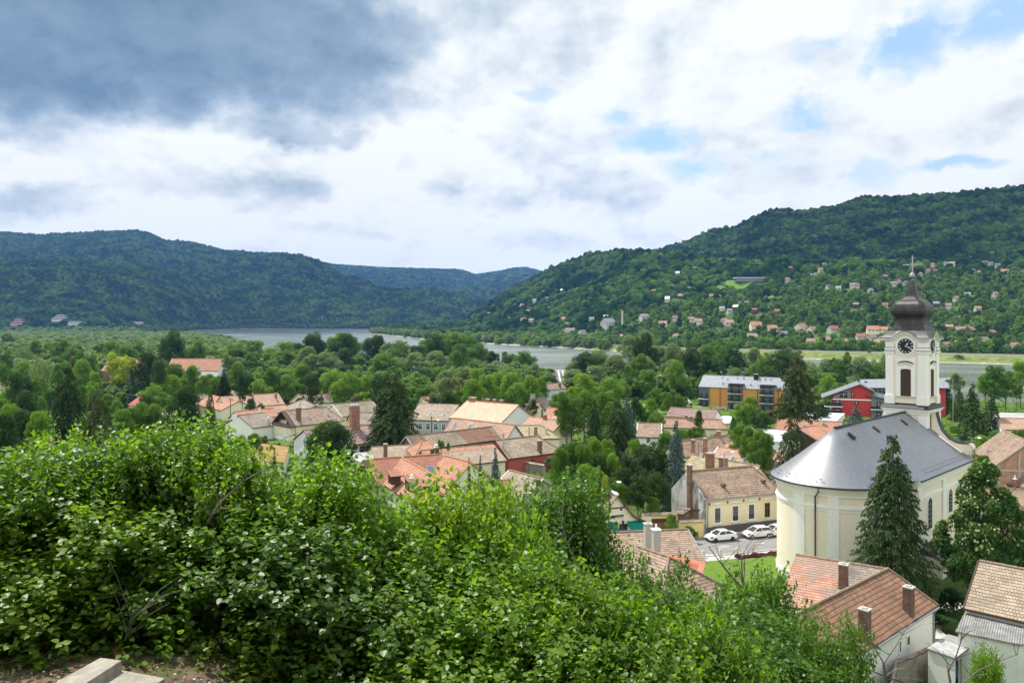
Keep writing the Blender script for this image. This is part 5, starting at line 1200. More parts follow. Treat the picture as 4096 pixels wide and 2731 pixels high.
def redblock():
    D0 = 275.
    a = Wd(*I(1650, 700), D0); b = Wd(*I(2052, 700), D0 * .985); a.z = b.z = 0
    u = (b - a).normalized(); n = V3((-u.y, u.x, 0)); up = V3((0, 0, 1)); zg = -4.3
    def Z(y): return CAMZ - (I(0, y)[1] - HY) / F * D0
    def Sx(x): return face_at(a, u, *I(x, 500))[0]
    e = empty('apartment_block', (a + u * 8 + n * 8) + up * zg, 'crimson and grey apartment block with a slate roof beside the church tower', 'apartment block')
    W_ = (b - a).length; zr = Z(345); sa = Sx(1930)
    zl = Z(470); zr2 = Z(402)
    m1 = MB(); m1.prism([a + up * zg, b + up * zg, b + up * (zr2 - .5), a + u * sa + up * (zr - .4), a + up * (zl - .1)], n * 13); m1.build('wall', M['crimson'], e)
    m1 = MB()
    for (p, z0, q, z1) in ((a - u * 3.6, zl - .9, a + u * sa, zr), (a + u * sa, zr, b + u * 1.2, zr2 - .6)):
        P_ = [p + up * z0 - n * 1.0, q + up * z1 - n * 1.0, q + up * z1 + n * 13.5, p + up * z0 + n * 13.5]
        m1.slope(*P_, ud=n, vd=(P_[1] - P_[0]).normalized(), o=P_[0]); m1.prism([v - up * .02 for v in P_], up * -.3)
    m1.build('roof', T['slate'], e)
    m1 = MB(); m1.box((a + u * W_ / 2 - n * .06).xy, u, n, W_ / 2 + .05, .08, Z(516), Z(505)); m1.build('string_course', M['trim'], e)
    s1 = Sx(1832); m1 = MB()
    m1.prism([a + up * (Z(497)) - n * .1, a + u * s1 + up * Z(497) - n * .1, a + u * s1 + up * (Z(385) - .4) - n * .1, a + up * (zl - .3) - n * .1], n * .12); m1.build('grey_panel', M['midgrey'], e)
    for (x, y, w, hh) in ((1762, 465, 2.2, 1.6), (1858, 465, .6, 2.0), (1897, 545, .8, 1.2), (1697, 545, 1.9, 1.7), (1697, 632, 1.9, 1.7)):
        s, z = face_at(a, u, *I(x, y)); add_window(e, a + u * s - n * .12 + up * Z(y), u, -n, w, hh, M['dmetal'])
    for y in (585, 660):
        m1 = MB(); m1.box((a + u * .2 - n * .7).xy, u, n, 2.9, .7, Z(y + 5), Z(y - 3)); sl = m1.build('balcony', M['trim'], e)
        m1 = MB(); m1.box((a + u * .2 - n * 1.35).xy, u, n, 2.8, .03, Z(y - 5), Z(y - 33)); m1.build('balcony_rail', M['dmetal'], sl)
    # grey wing and slate roofs to the right, behind the tower
    w0 = b - n * .3; m1 = MB(); m1.prism([w0 + up * zg, w0 + u * 13 + up * zg, w0 + u * 13 + up * (Z(520)), w0 + up * Z(455)], n * 9); m1.build('wing_wall', M['midgrey'], e)
    m1 = MB(); p = w0 - u * 1.6 - n * 1; q = w0 + u * 14 - n * 1; P_ = [p + up * (Z(448)), q + up * (Z(545)), q + n * 11 + up * (Z(545) + .8), p + n * 11 + up * (Z(448) + 1.)]
    m1.slope(*P_, ud=u, vd=n, o=P_[0]); m1.prism([v - up * .02 for v in P_], up * -.3); m1.build('wing_roof', T['slate'], e)
    for y in (555, 660): 
        s, _ = face_at(w0, u, *I(2130, y)); add_window(e, w0 + u * s + up * Z(y) - n * .03, u, -n, 1.3, 1.8, M['dmetal'])
        m1 = MB(); m1.box((w0 + u * (s) - n * .8).xy, u, n, 2.6, .75, Z(y + 50) , Z(y + 43)); sl = m1.build('balcony', M['trim'], e)
        m1 = MB(); m1.box((w0 + u * (s) - n * 1.5).xy, u, n, 2.6, .03, Z(y + 40), Z(y + 15)); m1.build('balcony_rail', M['dmetal'], sl)
    m1 = MB(); bb = a + u * (sa + 2) + n * 9; m1.prism([bb + up * zg, bb + u * 26 + n * 3 + up * zg, bb + u * 26 + n * 3 + up * (Z(395)), bb + up * Z(400)], n * 8); m1.build('rear_wing', M['crimson'], e)
    m1 = MB(); p = bb - u * 1 - n * 1.2; q = bb + u * 27 + n * 1.8; P_ = [p + up * Z(402), q + up * Z(388), q + n * 7 + up * (Z(300)), p + n * 7 + up * (Z(330))]
    m1.slope(*P_, ud=u, vd=n, o=P_[0]); m1.prism([v - up * .02 for v in P_], up * -.25); rr = m1.build('rear_roof', T['slatelight'], e)
    chimney(rr, Wd(*I(2032, 360), D0 + 12), u, 2.2, 1.2, M['cream'], 'flat'); chimney(rr, Wd(*I(1993, 365), D0 + 8), u, .7, 1.4, M['black'], 'flat')
    for x in (2068, 2122, 2165, 2200):
        s, _ = face_at(bb, u, *I(x, 430)); add_window(e, bb + u * s - n * (-.34 * s / 26 * 8 * 0) + n * (3 * s / 26 - .05) + up * Z(435), u, -n, 1.2, 1.6, M['dmetal'])
redblock()
# ---------------------------------------------------------------- shop, gate walls, street
rd = V3((.956, .293, 0)); rn = V3((-.293, .956, 0)); UP = V3((0, 0, 1))
def shop():
    base = Wd(*K5(395, 900), 112.); base.z = 0; o = base
    def Pt(x, y):   # photo point on the shop front plane
        sx, sy = K5(x, y); kx = (sx - 2048) / F; s = (o.x - kx * o.y) / (kx * rd.y - rd.x); p = o + rd * s
        return V3((p.x, p.y, CAMZ - (sy - HY) / F * p.y))
    e = empty('shop', V3((o.x, o.y + 4, 0)), 'cream shop with a curved gable, dark name board and teal awnings', 'shop')
    out = [Pt(*q) for q in ((395, 165), (470, 260), (560, 390), (650, 500), (740, 610), (850, 690), (940, 730), (1025, 752))]
    left = [Pt(*q) for q in ((210, 420), (60, 640), (-150, 760))]
    lf, rt = left[-1], out[-1]
    poly = [V3((lf.x, lf.y, -.5)), V3((rt.x, rt.y, -.5))] + out[::-1] + left
    m1 = MB(); m1.prism(poly, rn * .3); m1.build('wall', M['cream'], e)
    m1 = MB()
    for side in (out, [out[0]] + left):
        for a, b in zip(side[:-1], side[1:]):
            A_, B_ = a - rn * .35, b - rn * .35; d = rn * 12
            m1.slope(A_, B_, B_ + d, A_ + d, ud=rn, vd=(A_ - B_).normalized(), o=A_); m1.prism([A_ - UP * .01, B_ - UP * .01, B_ + d - UP * .01, A_ + d - UP * .01], UP * -.16)
    ro = m1.build('roof', T['tan'], e)
    m1 = MB()
    for a, b in zip(out[:-1], out[1:]): m1.prism([a - rn * .38 + UP * .03, b - rn * .38 + UP * .03, b - rn * .38 - UP * .28, a - rn * .38 - UP * .28], rn * -.06)
    m1.build('barge_board', M['timber'], ro)
    m1 = MB(); m1.tube([out[0] - rn * .3 + UP * .1, out[0] + rn * 12 + UP * .1], .2, 6); m1.build('ridge_mortar', M['trim'], ro)
    m1 = MB(); a, b = Pt(190, 496), Pt(612, 456); m1.prism([a - UP * .05, b - UP * .05, b + UP * .1, a + UP * .1], -rn * .09); m1.build('timber_band', M['timber'], e)
    for q in ((222, 535), (497, 508)):
        p = Pt(*q); m1 = MB(); m1.tube([p, p - rn * .05], .17, 12); m1.build('round_vent', M['black'], e)
    m1 = MB(); a, b, c, d = Pt(250, 720), Pt(552, 690), Pt(552, 628), Pt(250, 655); m1.prism([a, b, c, d], -rn * .08); sg = m1.build('name_board', M['dmetal'], e)
    cu_ = bpy.data.curves.new('lettering', 'FONT')
    cu_.body = 'una Strend'; cu_.size = .36; cu_.extrude = .004; cu_.shear = .3; cu_.materials.append(M['lamp'])
    tt_ = bpy.data.objects.new('tmp', cu_); COL.objects.link(tt_); bpy.context.view_layer.update(); tm_ = bpy.data.meshes.new_from_object(tt_); bpy.data.objects.remove(tt_); tx = bpy.data.objects.new('lettering', tm_); COL.objects.link(tx); tx.parent = sg
    wmat = Matrix((rd, UP, -rn)).transposed().to_4x4(); tx.matrix_local = Matrix.Translation((Pt(318, 708) - rn * .085) - org(sg)) @ wmat
    # awnings
    for (q, drop) in ((((632, 782), (1172, 748), (1285, 905), (738, 942)), 1), (((180, 800), (375, 805), (520, 965), (330, 1000)), 0)):
        a, b = Pt(*q[0]), Pt(*q[1])
        out_ = 1.5
        c, d = b - rn * out_ + UP * -1.15 + rd * .1, a - rn * out_ + UP * -1.15
        m1 = MB(); m1.prism([a, b, c, d], UP * -.03); m1.prism([d - UP * .03, c - UP * .03, c - UP * .33, d - UP * .33], rn * -.02); aw = m1.build('awning', M['teal'], e)
        m1 = MB(); m1.tube([d - rn * .03 - UP * .03, c - rn * .03 - UP * .03], .035, 6); m1.build('awning_bar', M['trim'], aw)
        if drop:
            for f in (.17, .83):
                m1 = MB(); p = d + (c - d) * f - UP * .2 - rn * .025
                for r_ in (0, -.11): m1.prism([p - rd * .24 + UP * (r_), p + rd * .24 + UP * (r_), p + rd * .24 + UP * (r_ + .05), p - rd * .24 + UP * (r_ + .05)], -rn * .006)
                m1.build('awning_print', M['trim'], aw)
    # door, lantern, menu box
    m1 = MB(); a = Pt(545, 900); a.z = 0; m1.box((a - rn * .02).xy, rd, rn, .62, .06, 0, 2.3); dr = m1.build('door', M['dmetal'], e)
    m1 = MB(); m1.box((a - rn * .09).xy, rd, rn, .42, .02, .9, 2.05); m1.build('door_pane', M['glass'], dr)
    p = Pt(520, 800); m1 = MB(); q = p - rn * .35; m1.tube([p + UP * .3, q + UP * .3], .03, 5); m1.lathe(q, [(.02, q.z + .28), (.22, q.z + .1), (.16, q.z + .05), (.10, q.z - .25), (.02, q.z - .3)], 6); m1.build('wall_lantern', M['dmetal'], e)
    p = Pt(665, 940); m1 = MB(); m1.box((p - rn * .2).xy, rd, rn, .3, .05, p.z - .3, p.z + .3); mbx = m1.build('menu_case', M['frame'], e)
    m1 = MB(); m1.box((p - rn * .27).xy, rd, rn, .22, .015, p.z - .22, p.z + .22); m1.build('menu_sheet', M['trim'], mbx)
shop()
def wall_thing(label, pts, h, th, wall, coping='tan', name='garden_wall', zg=0., over=.25):
    """pts = ground points (Vector)"""
    c = sum(pts, V3((0, 0, 0))) / len(pts)
    e = empty(name, (c.x, c.y, zg), label, 'wall'); m1 = MB(); m2 = MB()
    for a, b in zip(pts[:-1], pts[1:]):
        u = (b - a).normalized(); n = V3((-u.y, u.x, 0)); L_ = (b - a).length; m = (a + b) / 2
        m1.box(m.xy, u, n, L_ / 2, th / 2, zg - .6, zg + h)
        A_, B_ = a - n * (th / 2 + over), b - n * (th / 2 + over); A2, B2 = a + n * (th / 2 + over), b + n * (th / 2 + over)
        up_ = lambda p, z: V3((p.x, p.y, z)); r0, r1 = up_(a, zg + h + .35), up_(b, zg + h + .35)
        z = zg + h + .02
        m2.slope(up_(A_, z), up_(B_, z), r1, r0, ud=u, vd=n); m2.slope(up_(B2, z), up_(A2, z), r0, r1, ud=-u, vd=-n)
        m2.quad(up_(A2, z), up_(A_, z), r0); m2.quad(up_(B_, z), up_(B2, z), r1); m2.quad(up_(A_, z), up_(A2, z), up_(B2, z), up_(B_, z))
    m1.build('wall', M[wall], e); m2.build('coping', T[coping], e); return e
fa = V3((hy['a1'].x, hy['a1'].y, 0))
ga = Wz(*E(205, 835), 0.0); ga = Wd(*E(205, 835), 113.4); ga.z = 0
gb = Wd(*E(640, 835), 113.9); gb.z = 0
gw = wall_thing('yellow courtyard gateway with brown double doors under a mossy tile coping', [ga, gb], 3.25, .5, 'yellow', 'moss', 'gateway')
def gate():
    u = (gb - ga).normalized(); n = V3((-u.y, u.x, 0))
    s0, _ = face_at(ga, u, *E(328, 700)); s1, _ = face_at(ga, u, *E(545, 700)); m = ga + u * (s0 + s1) / 2; w = (s1 - s0) / 2
    for sg in (-1, 1):
        m1 = MB(); c = m + u * sg * w / 2 - n * .27; m1.box(c.xy, u, n, w / 2 - .02, .05, 0.0, 2.2)
        for k in range(5): m1.box((c - n * .06 + u * (k - 2) * w * .19).xy, u, n, .03, .015, 0.02, 2.18)
        m1.build('gate_leaf', M['frame'], gw)
    m1 = MB(); m1.box((m - n * .28).xy, u, n, w, .06, 2.22, 2.75); m1.build('lintel', M['timber'], gw)
    m1 = MB(); s2, _ = face_at(ga, u, *E(322, 700)); m1.box((ga + u * s2 / 2 - n * .27).xy, u, n, s2 / 2, .03, -.4, 3.24); m1.build('cream_pier', M['cream'], gw)
gate()
wall_thing('low yellow street wall with mossy coping between the gateway and the street house', [gb + V3((.2, -.9, 0)), fa - V3((.5, .9, 0))], 2.3, .4, 'yellow', 'moss')
wall_thing('rubble garden wall with tile coping by the brick red house', [Wz(*Dd(108, 1130), 0), Wz(*Dd(250, 1160), 0), Wz(*Dd(470, 1200), 0)], 2.3, .4, 'rubble', 'tan')
w_ = wall_thing('crumbling old brick garden wall below the long white house wall', [V3((23.5, 51.0, 0)), Wz(*H(1250, 1250), .5), Wz(*H(1370, 1200), .6), Wz(*H(1548, 1110), .6)], 1.7, .35, 'rubble', 'grey', zg=.5, over=.03)
slab_roof('little tiled lean-to roof inside the yellow street wall', [E(705, 655), E(845, 655), E(945, 585), E(790, 575)], [2.7, 2.7, 3.7, 3.7], .12, 'orange', 'oldbrick', 'lean_to', 'lean-to', zg=0)
slab_roof('old grey tiled lean-to roof behind the gateway', [E(640, 640), E(720, 655), E(830, 575), E(670, 545)], [2.9, 2.9, 3.9, 3.9], .12, 'grey', 'oldbrick', 'lean_to', 'lean-to', zg=0)
# road surfaces
def sheet(name, pts, z, m, kind='structure'):
    m1 = MB(); m1.quad(*[V3((p.x, p.y, z)) for p in pts]); o = m1.build(name, m, None); o['kind'] = kind; return o
rc = V3((28, 108.5, 0)) + rn * .4
sheet('pavement', [rc - rd * 60 - rn * 6.5, rc + rd * 70 - rn * 6.5, rc + rd * 70 + rn * 9, rc - rd * 60 + rn * 9], .05, M['paving'])
sheet('road', [rc - rd * 60 - rn * 3.6, rc + rd * 70 - rn * 3.6, rc + rd * 70 + rn * 4.3, rc - rd * 60 + rn * 4.3], .06, M['asphalt'])
for k in range(-6, 8):
    c = V3((28, 108.5, .064)) + rd * (1.0 + 5.7 * k); m1 = MB(); m1.quad(c - rd * .8 - rn * .07, c + rd * .8 - rn * .07, c + rd * .8 + rn * .07, c - rd * .8 + rn * .07); o = m1.build('road_marking', M['paint'], None); o['kind'] = 'structure'
m1 = MB()
m1.box((rc + rn * 4.45).xy, rd, rn, 60, .12, 0, .19); m1.box((rc - rn * 3.75).xy, rd, rn, 60, .12, 0, .17); o = m1.build('kerb', M['concrete'], None); o['kind'] = 'structure'
sheet('side_pavement', [Wz(*p, 0) for p in (E(870, 1150), E(1290, 1160), E(1020, 1250), E(880, 1350))], .066, M['paving'])
# lawn in front of the church
mgrass = mat('lawn', lambda t: prin(t, t.mix(t.ramp(t.noise(t.n('ShaderNodeNewGeometry').outputs['Position'], 1.5, 8, .7), .3, .7), (.075, .145, .02), (.13, .21, .03)), .95, .1, bump=t.noise(t.n('ShaderNodeNewGeometry').outputs['Position'], 30, 4, .7), bs=.8))
sheet('lawn', [Wz(*p, 0) for p in (E(1000, 1245), E(1300, 1215), E(1915, 1165), E(2400, 1300), E(2300, 1900), E(900, 1900))], .075, mgrass)
# path by the church right side and yard
sheet('gravel_path', [Wz(*p, .6) for p in (H(1590, 870), H(1600, 640), H(1690, 560), H(1850, 500), H(1890, 580), H(1720, 640), H(1640, 720), H(1640, 800), H(1720, 870))], .66, M['paving'])
# bollards
def bollard(p):
    m1 = MB(); m1.box(p.xy, rd, rn, .16, .16, 0, .9); m1.hexa([p + V3((a, b, .901)) for a, b in ((-.19, -.19), (.19, -.19), (.19, .19), (-.19, .19))], [p + V3((a, b, 1.1)) for a, b in ((-.08, -.08), (.08, -.08), (.08, .08), (-.08, .08))])
    return m1
for px, lab in (((985, 1195), 'stone bollard leftmost beside the roof of the front house'), ((1200, 1183), 'stone bollard left of the middle one along the lawn kerb'), ((1405, 1168), 'middle stone bollard just left of the purple hedge end'), ((1600, 1150), 'stone bollard behind the purple hedge nearest the church')):
    p = Wz(*E(*px), 0); o = bollard(p).build('bollard', M['stone'], None, o=p); tag(o, lab, 'bollard', 'stone bollards along the street')
# cars
def car_parts(kind):
    """x = forward, z up, origin on the ground at the centre"""
    if kind == 'sedan': Lc, body, roofl = 4.5, [(-2.25, .55, .92), (-2.15, .35, 1.03), (-1.55, .30, 1.06), (-.95, .28, 1.02), (.95, .28, .96), (1.7, .30, .86), (2.15, .32, .70), (2.25, .40, .55)], [(-1.7, 1.04), (-.85, 1.42), (.05, 1.46), (.35, 1.40), (1.15, .95)]
    else: Lc, body, roofl = 4.3, [(-2.12, .5, .95), (-2.08, .32, 1.05), (-1.6, .30, 1.06), (-.9, .28, 1.03), (.9, .28, .98), (1.6, .30, .88), (2.05, .32, .70), (2.14, .42, .55)], [(-2.02, 1.04), (-1.55, 1.42), (-.2, 1.48), (.25, 1.42), (1.15, .96)]
    w = .87
    m1 = MB(); secs = []
    for x, zb, zt in body:
        tp = 1 - .14 * (abs(x) / 2.25) ** 4
        secs.append([V3((x, -w * tp, zb)), V3((x, -w * tp - .03, (zb + zt) / 2)), V3((x, -w * tp * .93, zt)), V3((x, w * tp * .93, zt)), V3((x, w * tp + .03, (zb + zt) / 2)), V3((x, w * tp, zb))])
    for a, b in zip(secs[:-1], secs[1:]):
        for i in range(6): j = (i + 1) % 6; m1.quad(a[i], a[j], b[j], b[i])
    m1.quad(*secs[0][::-1]); m1.quad(*secs[-1])
    # roof skin and pillars
    rw = [.80, .62, .60, .62, .80]
    rs = [(x, r_, z) for (x, z), r_ in zip(roofl, rw)]
    for (x0, r0, z0), (x1, r1, z1) in zip(rs[1:-2], rs[2:-1]):
        m1.quad((x0, -r0, z0), (x1, -r1, z1), (x1, r1, z1), (x0, r0, z0))
    for sg in (-1, 1):
        for (x0, r0, z0), (x1, r1, z1) in zip(rs[:-1], rs[1:]):
            m1.tube([(x0, sg * r0, z0), (x1, sg * r1, z1)], .045, 5)
        m1.tube([(-.35, sg * .85, 1.0), (-.3, sg * .615, 1.44)], .04, 5)
    parts = [('body', m1, M['carpaint'], True)]
    m1 = MB()
    g_ = .012
    for sg in (-1, 1):
        poly = [(x, sg * (r_ + .0), z - .02) for x, r_, z in rs]; m1.quad(*(poly if sg < 0 else poly[::-1]))
    (x0, r0, z0), (x1, r1, z1) = rs[-2], rs[-1]; m1.quad((x0, -r0, z0), (x1, -r1, z1), (x1, r1, z1), (x0, r0, z0))
    (x0, r0, z0), (x1, r1, z1) = rs[0], rs[1]; m1.quad((x0, -r0, z0), (x1, -r1, z1), (x1, r1, z1), (x0, r0, z0))
    parts.append(('windows', m1, M['glass'], False))
    fx = body[-1][0]; 
    for sg in (-1, 1):
        m1 = MB(); m1.hexa([V3((fx - .42, sg * .60, .62)), V3((fx - .02, sg * .56, .60)), V3((fx - .16, sg * .82, .60)), V3((fx - .45, sg * .86, .62))][::sg], [V3((fx - .42, sg * .60, .80)), V3((fx - .06, sg * .56, .72)), V3((fx - .2, sg * .82, .74)), V3((fx - .5, sg * .86, .82))][::sg]); parts.append(('headlight', m1, M['glass'], False))
        m1 = MB(); m1.box((body[0][0] + .1, sg * .68), (1, 0), (0, 1), .14, .17, .78, .95); parts.append(('tail_light', m1, M['flower'], False))
        m1 = MB(); m1.box((.85, sg * .98), (1, 0), (0, 1), .08, .1, .96, 1.1); parts.append(('mirror', m1, M['carpaint'], False))
        for x in (-1.32, 1.35):
            m1 = MB(); m1.tube([(x, sg * .70, .32), (x, sg * .905, .32)], .32, 18); parts.append(('wheel', m1, M['tyre'], False))
            m1 = MB(); m1.tube([(x, sg * .905, .32), (x, sg * .915, .32)], .19, 10); parts.append(('rim', m1, M['metal'] if kind != 'sedan' else M['dmetal'], False))
    m1 = MB(); m1.box((fx - .01, 0), (1, 0), (0, 1), .02, .5, .36, .5); parts.append(('grille', m1, M['black'], False))
    m1 = MB(); m1.box((fx + .02, 0), (1, 0), (0, 1), .01, .26, .52, .62); parts.append(('number_plate', m1, M['trim'], False))
    return parts
def make_car(kind, loc, rz, label, paint=None):
    e = empty('parked_car', (0, 0, 0), label, 'car', 'parked cars'); prev = None
    for nm, m1, mt, sm in car_parts(kind):
        if paint and mt is M['carpaint']: mt = paint
        o = m1.build(nm, mt, prev if nm == 'rim' else e, smooth=sm)
        if nm == 'wheel': prev = o
        elif nm != 'rim': prev = None
    e.location = loc; e.rotation_euler = (0, 0, rz); return e
ca = math.atan2(-rd.y, -rd.x)
c1 = make_car('sedan', V3((29.4, 112.0, .07)), ca, 'white saloon car parked leftmost in the street, tail towards the church')
p2 = V3((28, 108.5, 0)); 
k2_ = ((E(1655, 0)[0] - 2048) / F); base = V3((29.4, 112.0, 0)); s2 = (base.x - k2_ * base.y) / (k2_ * rd.y - rd.x)
c2 = make_car('hatch', base + rd * s2 + V3((0, 0, .07)), ca, 'white hatchback with dark front grille parked between the two other white cars')
k2_ = ((E(1890, 0)[0] - 2048) / F); s3 = (base.x - k2_ * base.y) / (k2_ * rd.y - rd.x)
c3 = copy_tree(c2); c3.location = base + rd * s3 + V3((0, 0, .07)); c3['label'] = 'white hatchback half hidden behind the church apse'
def gcar(src, px, z, rz, label):
    c = copy_tree(src); p = Wz(*px, z); c.location = p; c.rotation_euler = (0, 0, rz); c['label'] = label; return c
gcar(c2, Dd(1300, 360), -4.3, 2.9, 'white car in the riverside car park beside the blue van')
cb = make_car('hatch', Wz(*Dd(1365, 355), -4.3), 2.9, 'dark blue car in the riverside car park', M['bluepaint'])
gcar(c2, Dd(1535, 365), -4.3, 3.0, 'white car in the riverside car park left of the stone ramp')
gcar(c1, Dd(1250, 350), -4.3, 3.0, 'white saloon in the riverside car park half hidden by trees')
# riverside road strip and wall
rs = [Wz(*p, -4.2) for p in (Dd(1240, 330), Dd(2091, 352), I(700, 560), I(700, 500), Dd(2091, 352), )]
sheet('riverside_road', [Wz(*p, -4) for p in (Dd(1150, 400), I(800, 560), I(800, 485), Dd(1900, 358), Dd(1150, 335))], -4.1, M['paving'])
a, b = Wz(*Dd(1250, 325), -3.9), Wz(*I(1640, 560), -4.2)
ee = empty('river_wall', ((a.x + b.x) / 2, (a.y + b.y) / 2, -4.3), 'long low pale concrete wall along the riverside road', 'wall')
m1 = MB(); u_ = (b - a).normalized(); u_.z = 0; m1.box(((a + b) / 2).xy, u_, V3((-u_.y, u_.x, 0)), (b - a).length / 2, .3, -5.5, -3.3); m1.build('wall', M['stone'], ee)
sheet('meadow', [Wz(*p, -4) for p in (Dd(1240, 325), Dd(1700, 335), I(260, 480), I(270, 385), Dd(1700, 235), Dd(1280, 250))], -4.05, mgrass)
# stone bridge ramps
def ramp(label, c, w, h, d):
    e = empty('stone_ramp', c, label, 'stone ramp'); up = V3((0, 0, 1))
    b = [c + V3((x * w, y * d, -.4)) for x, y in ((-1, -1), (1, -1), (1, 1), (-1, 1))]; t = [c + V3((x * w * .42, y * d * .4 + d * .3, h)) for x, y in ((-1, -1), (1, -1), (1, 1), (-1, 1))]
    m1 = MB(); m1.hexa(b, t); m1.build('mound', M['rubble'], e)
    for off in (-.25, .12):
        m1 = MB(); a0 = c + V3((off * w * .4, -d * 1.02, 0)); a1_ = c + V3((off * w * .6 - w * .05, -d * .1 - .1, h)); 
        m1.prism([a0, a0 + V3((w * .10, 0, 0)), a1_ + V3((w * .08, 0, 0)), a1_], V3((0, -.3, .25))); m1.build('stair_edge', M['trim'], e)
    m1 = MB()
    for x in (-.4, -.2, 0, .2, .4): m1.tube([c + V3((x * w, d * .0, h)), c + V3((x * w, d * .0, h + 1.1))], .05, 4)
    m1.tube([c + V3((-.42 * w, 0, h + 1.1)), c + V3((.42 * w, 0, h + 1.1))], .05, 4); m1.build('railing', M['poly'], e)
ramp('cone shaped stone mound with white edged stairs and blue railing', Wz(*Dd(1875, 335), -4.2), 8.5, 9.5, 6)
ramp('sloping white stone ramp with blue railing behind the two storey grey house', Wz(*Dd(640, 215), -4.2), 11, 7, 7)
# street lamps
def lamp(label, px_top, D, mat_='metal', side=1):
    t = Wd(*px_top, D); zg = g(t.x, t.y); m1 = MB(); e = empty('street_lamp', (t.x, t.y, zg), label, 'street lamp', 'street lamps')
    m1.tube([(t.x, t.y, zg - .2), (t.x, t.y, t.z - .2), (t.x + .35 * side, t.y, t.z), (t.x + 1.1 * side, t.y, t.z + .08)], .09, 6, .05); m1.build('pole', M[mat_], e)
    m1 = MB(); m1.lathe((t.x + 1.3 * side, t.y, 0), [(.05, t.z + .18), (.32, t.z + .10), (.36, t.z + .02), (.2, t.z - .1), (.02, t.z - .12)], 8); m1.build('lamp_head', M['lamp'], e)
lamp('street lamp above the bright bushes left of the big dark spruce', Cc(390, 30), 385)
lamp('street lamp above the big dark spruce right shoulder', Cc(900, 45), 385)
lamp('street lamp above the orange inn roof', Cc(1475, 70), 400)
lamp('street lamp poking above trees right of the two storey grey house', Dd(900, 100), 300)
lamp('tall street lamp on the riverside meadow', Dd(1640, 130), 290)
lamp('street lamp over the yellow mossy roof', I(515, 1065), 128)
lamp('street lamp beside the workshop left of the grey house', Cc(1125, 605), 190)
lamp('street lamp right of the church tower above the firs', J(195, 285), 230, side=-1)
lamp('grey street lamp right of the church gable', J(325, 700), 135)
lamp('double headed street lamp behind the maple near the shop', (2436, 1928), 104, 'dmetal')
lamp('street lamp far left of the spruces above the dark trees', B(1205, 12), 385)
# power poles
def pole(label, top, D, kind='wood'):
    t = Wd(*top, D); zg = g(t.x, t.y); e = empty('power_pole', (t.x, t.y, zg), label, 'power pole', 'power poles'); m1 = MB()
    m1.tube([(t.x - .0, t.y, zg - .2), t], .16, 6, .11)
    if kind == 'A': m1.tube([(t.x + 1.1, t.y, zg - .2), t - V3((0, 0, 1))], .14, 6, .1)
    m1.build('pole', M['wood'], e); m1 = MB()
    for z in (.3, .9): m1.tube([t + V3((-.9, 0, -z)), t + V3((.9, 0, -z))], .06, 4)
    m1.build('cross_arm', M['dmetal'], e); return t
pa = pole('A shaped power pole left of the orange inn', Cc(1150, 65), 360, 'A')
pb = pole('power pole in front of the pale grey house', Cc(1113, 562), 185)
pc = pole('power pole among the orange roofs at the left', B(318, 368), 238)
pd = pole('thin power pole by the far right trees', J(325, 690), 140)
def wire(a, b, sag, label):
    pts = [a + (b - a) * (i / 12) - V3((0, 0, sag * 4 * (i / 12) * (1 - i / 12))) for i in range(13)]
    m1 = MB(); m1.tube(pts, .022, 3); o = m1.build('power_line', M['dmetal'], None, o=a); tag(o, label, 'power line')
wire(pa - V3((0, 0, .3)), Wd(*Cc(-200, 90), 300), 1.5, 'power line running left from the A shaped pole above the spruce')
wire(pc - V3((0, 0, .3)), pb - V3((0, 0, .3)), 2.0, 'power line sagging from the left pole to the pole by the grey house')
wire(pb - V3((0, 0, .8)), Wd(*Cc(1900, 760), 150), 1.5, 'power line from the grey house pole towards the barn')
wire(Wd(*A(1040, 738), 240), pc - V3((0, 0, .9)), 1.0, 'power line crossing the left trees behind the crimson roof')
wire(Wd(*Dd(1360, 195), 300), Wd(*I(1700, 372), 270), .8, 'power line above the riverside meadow and the apartment block')
# roof dishes and aerials
def dish(label, px, D, r=.5):
    p = Wd(*px, D); m1 = MB(); f = V3((-.3, -.9, .25)).normalized(); a = f.cross(UP).normalized(); b = a.cross(f)
    cs = [p + (a * math.cos(R(k * 24)) + b * math.sin(R(k * 24))) * r for k in range(15)]; m1.quad(*cs)
    for k in range(15): m1.quad(cs[k], cs[(k + 1) % 15], p - f * .18)
    m1.tube([p - f * .18, p - f * .2 - UP * 1.0], .03, 4); m1.tube([p - b * r, p + f * .5], .015, 3)
    o = m1.build('satellite_dish', M['lime'], None, o=p); tag(o, label, 'satellite dish')
dish('white satellite dish on the gable of the orange roofed cream house', B(357, 567), 203, .9)
dish('white satellite dish on the inn roof', Cc(1424, 135), 374, .9)
dish('satellite dish beside the white flat roofed building', I(1402, 660), 225, .75)
def aerial(label, px, D, h=2.5):
    p = Wd(*px, D); m1 = MB(); m1.tube([p - UP * h, p], .03, 4)
    for k in range(4): m1.tube([p - UP * (.1 + .18 * k) - rd * (.5 - .08 * k), p - UP * (.1 + .18 * k) + rd * (.5 - .08 * k)], .015, 3)
    o = m1.build('roof_aerial', M['dmetal'], None, o=p); tag(o, label, 'aerial')
aerial('television aerial on the long peach roof ridge', I(835, 1130), 127)
aerial('tall television aerial over the tan roof with slim chimneys', I(247, 960), 150, 3.2)
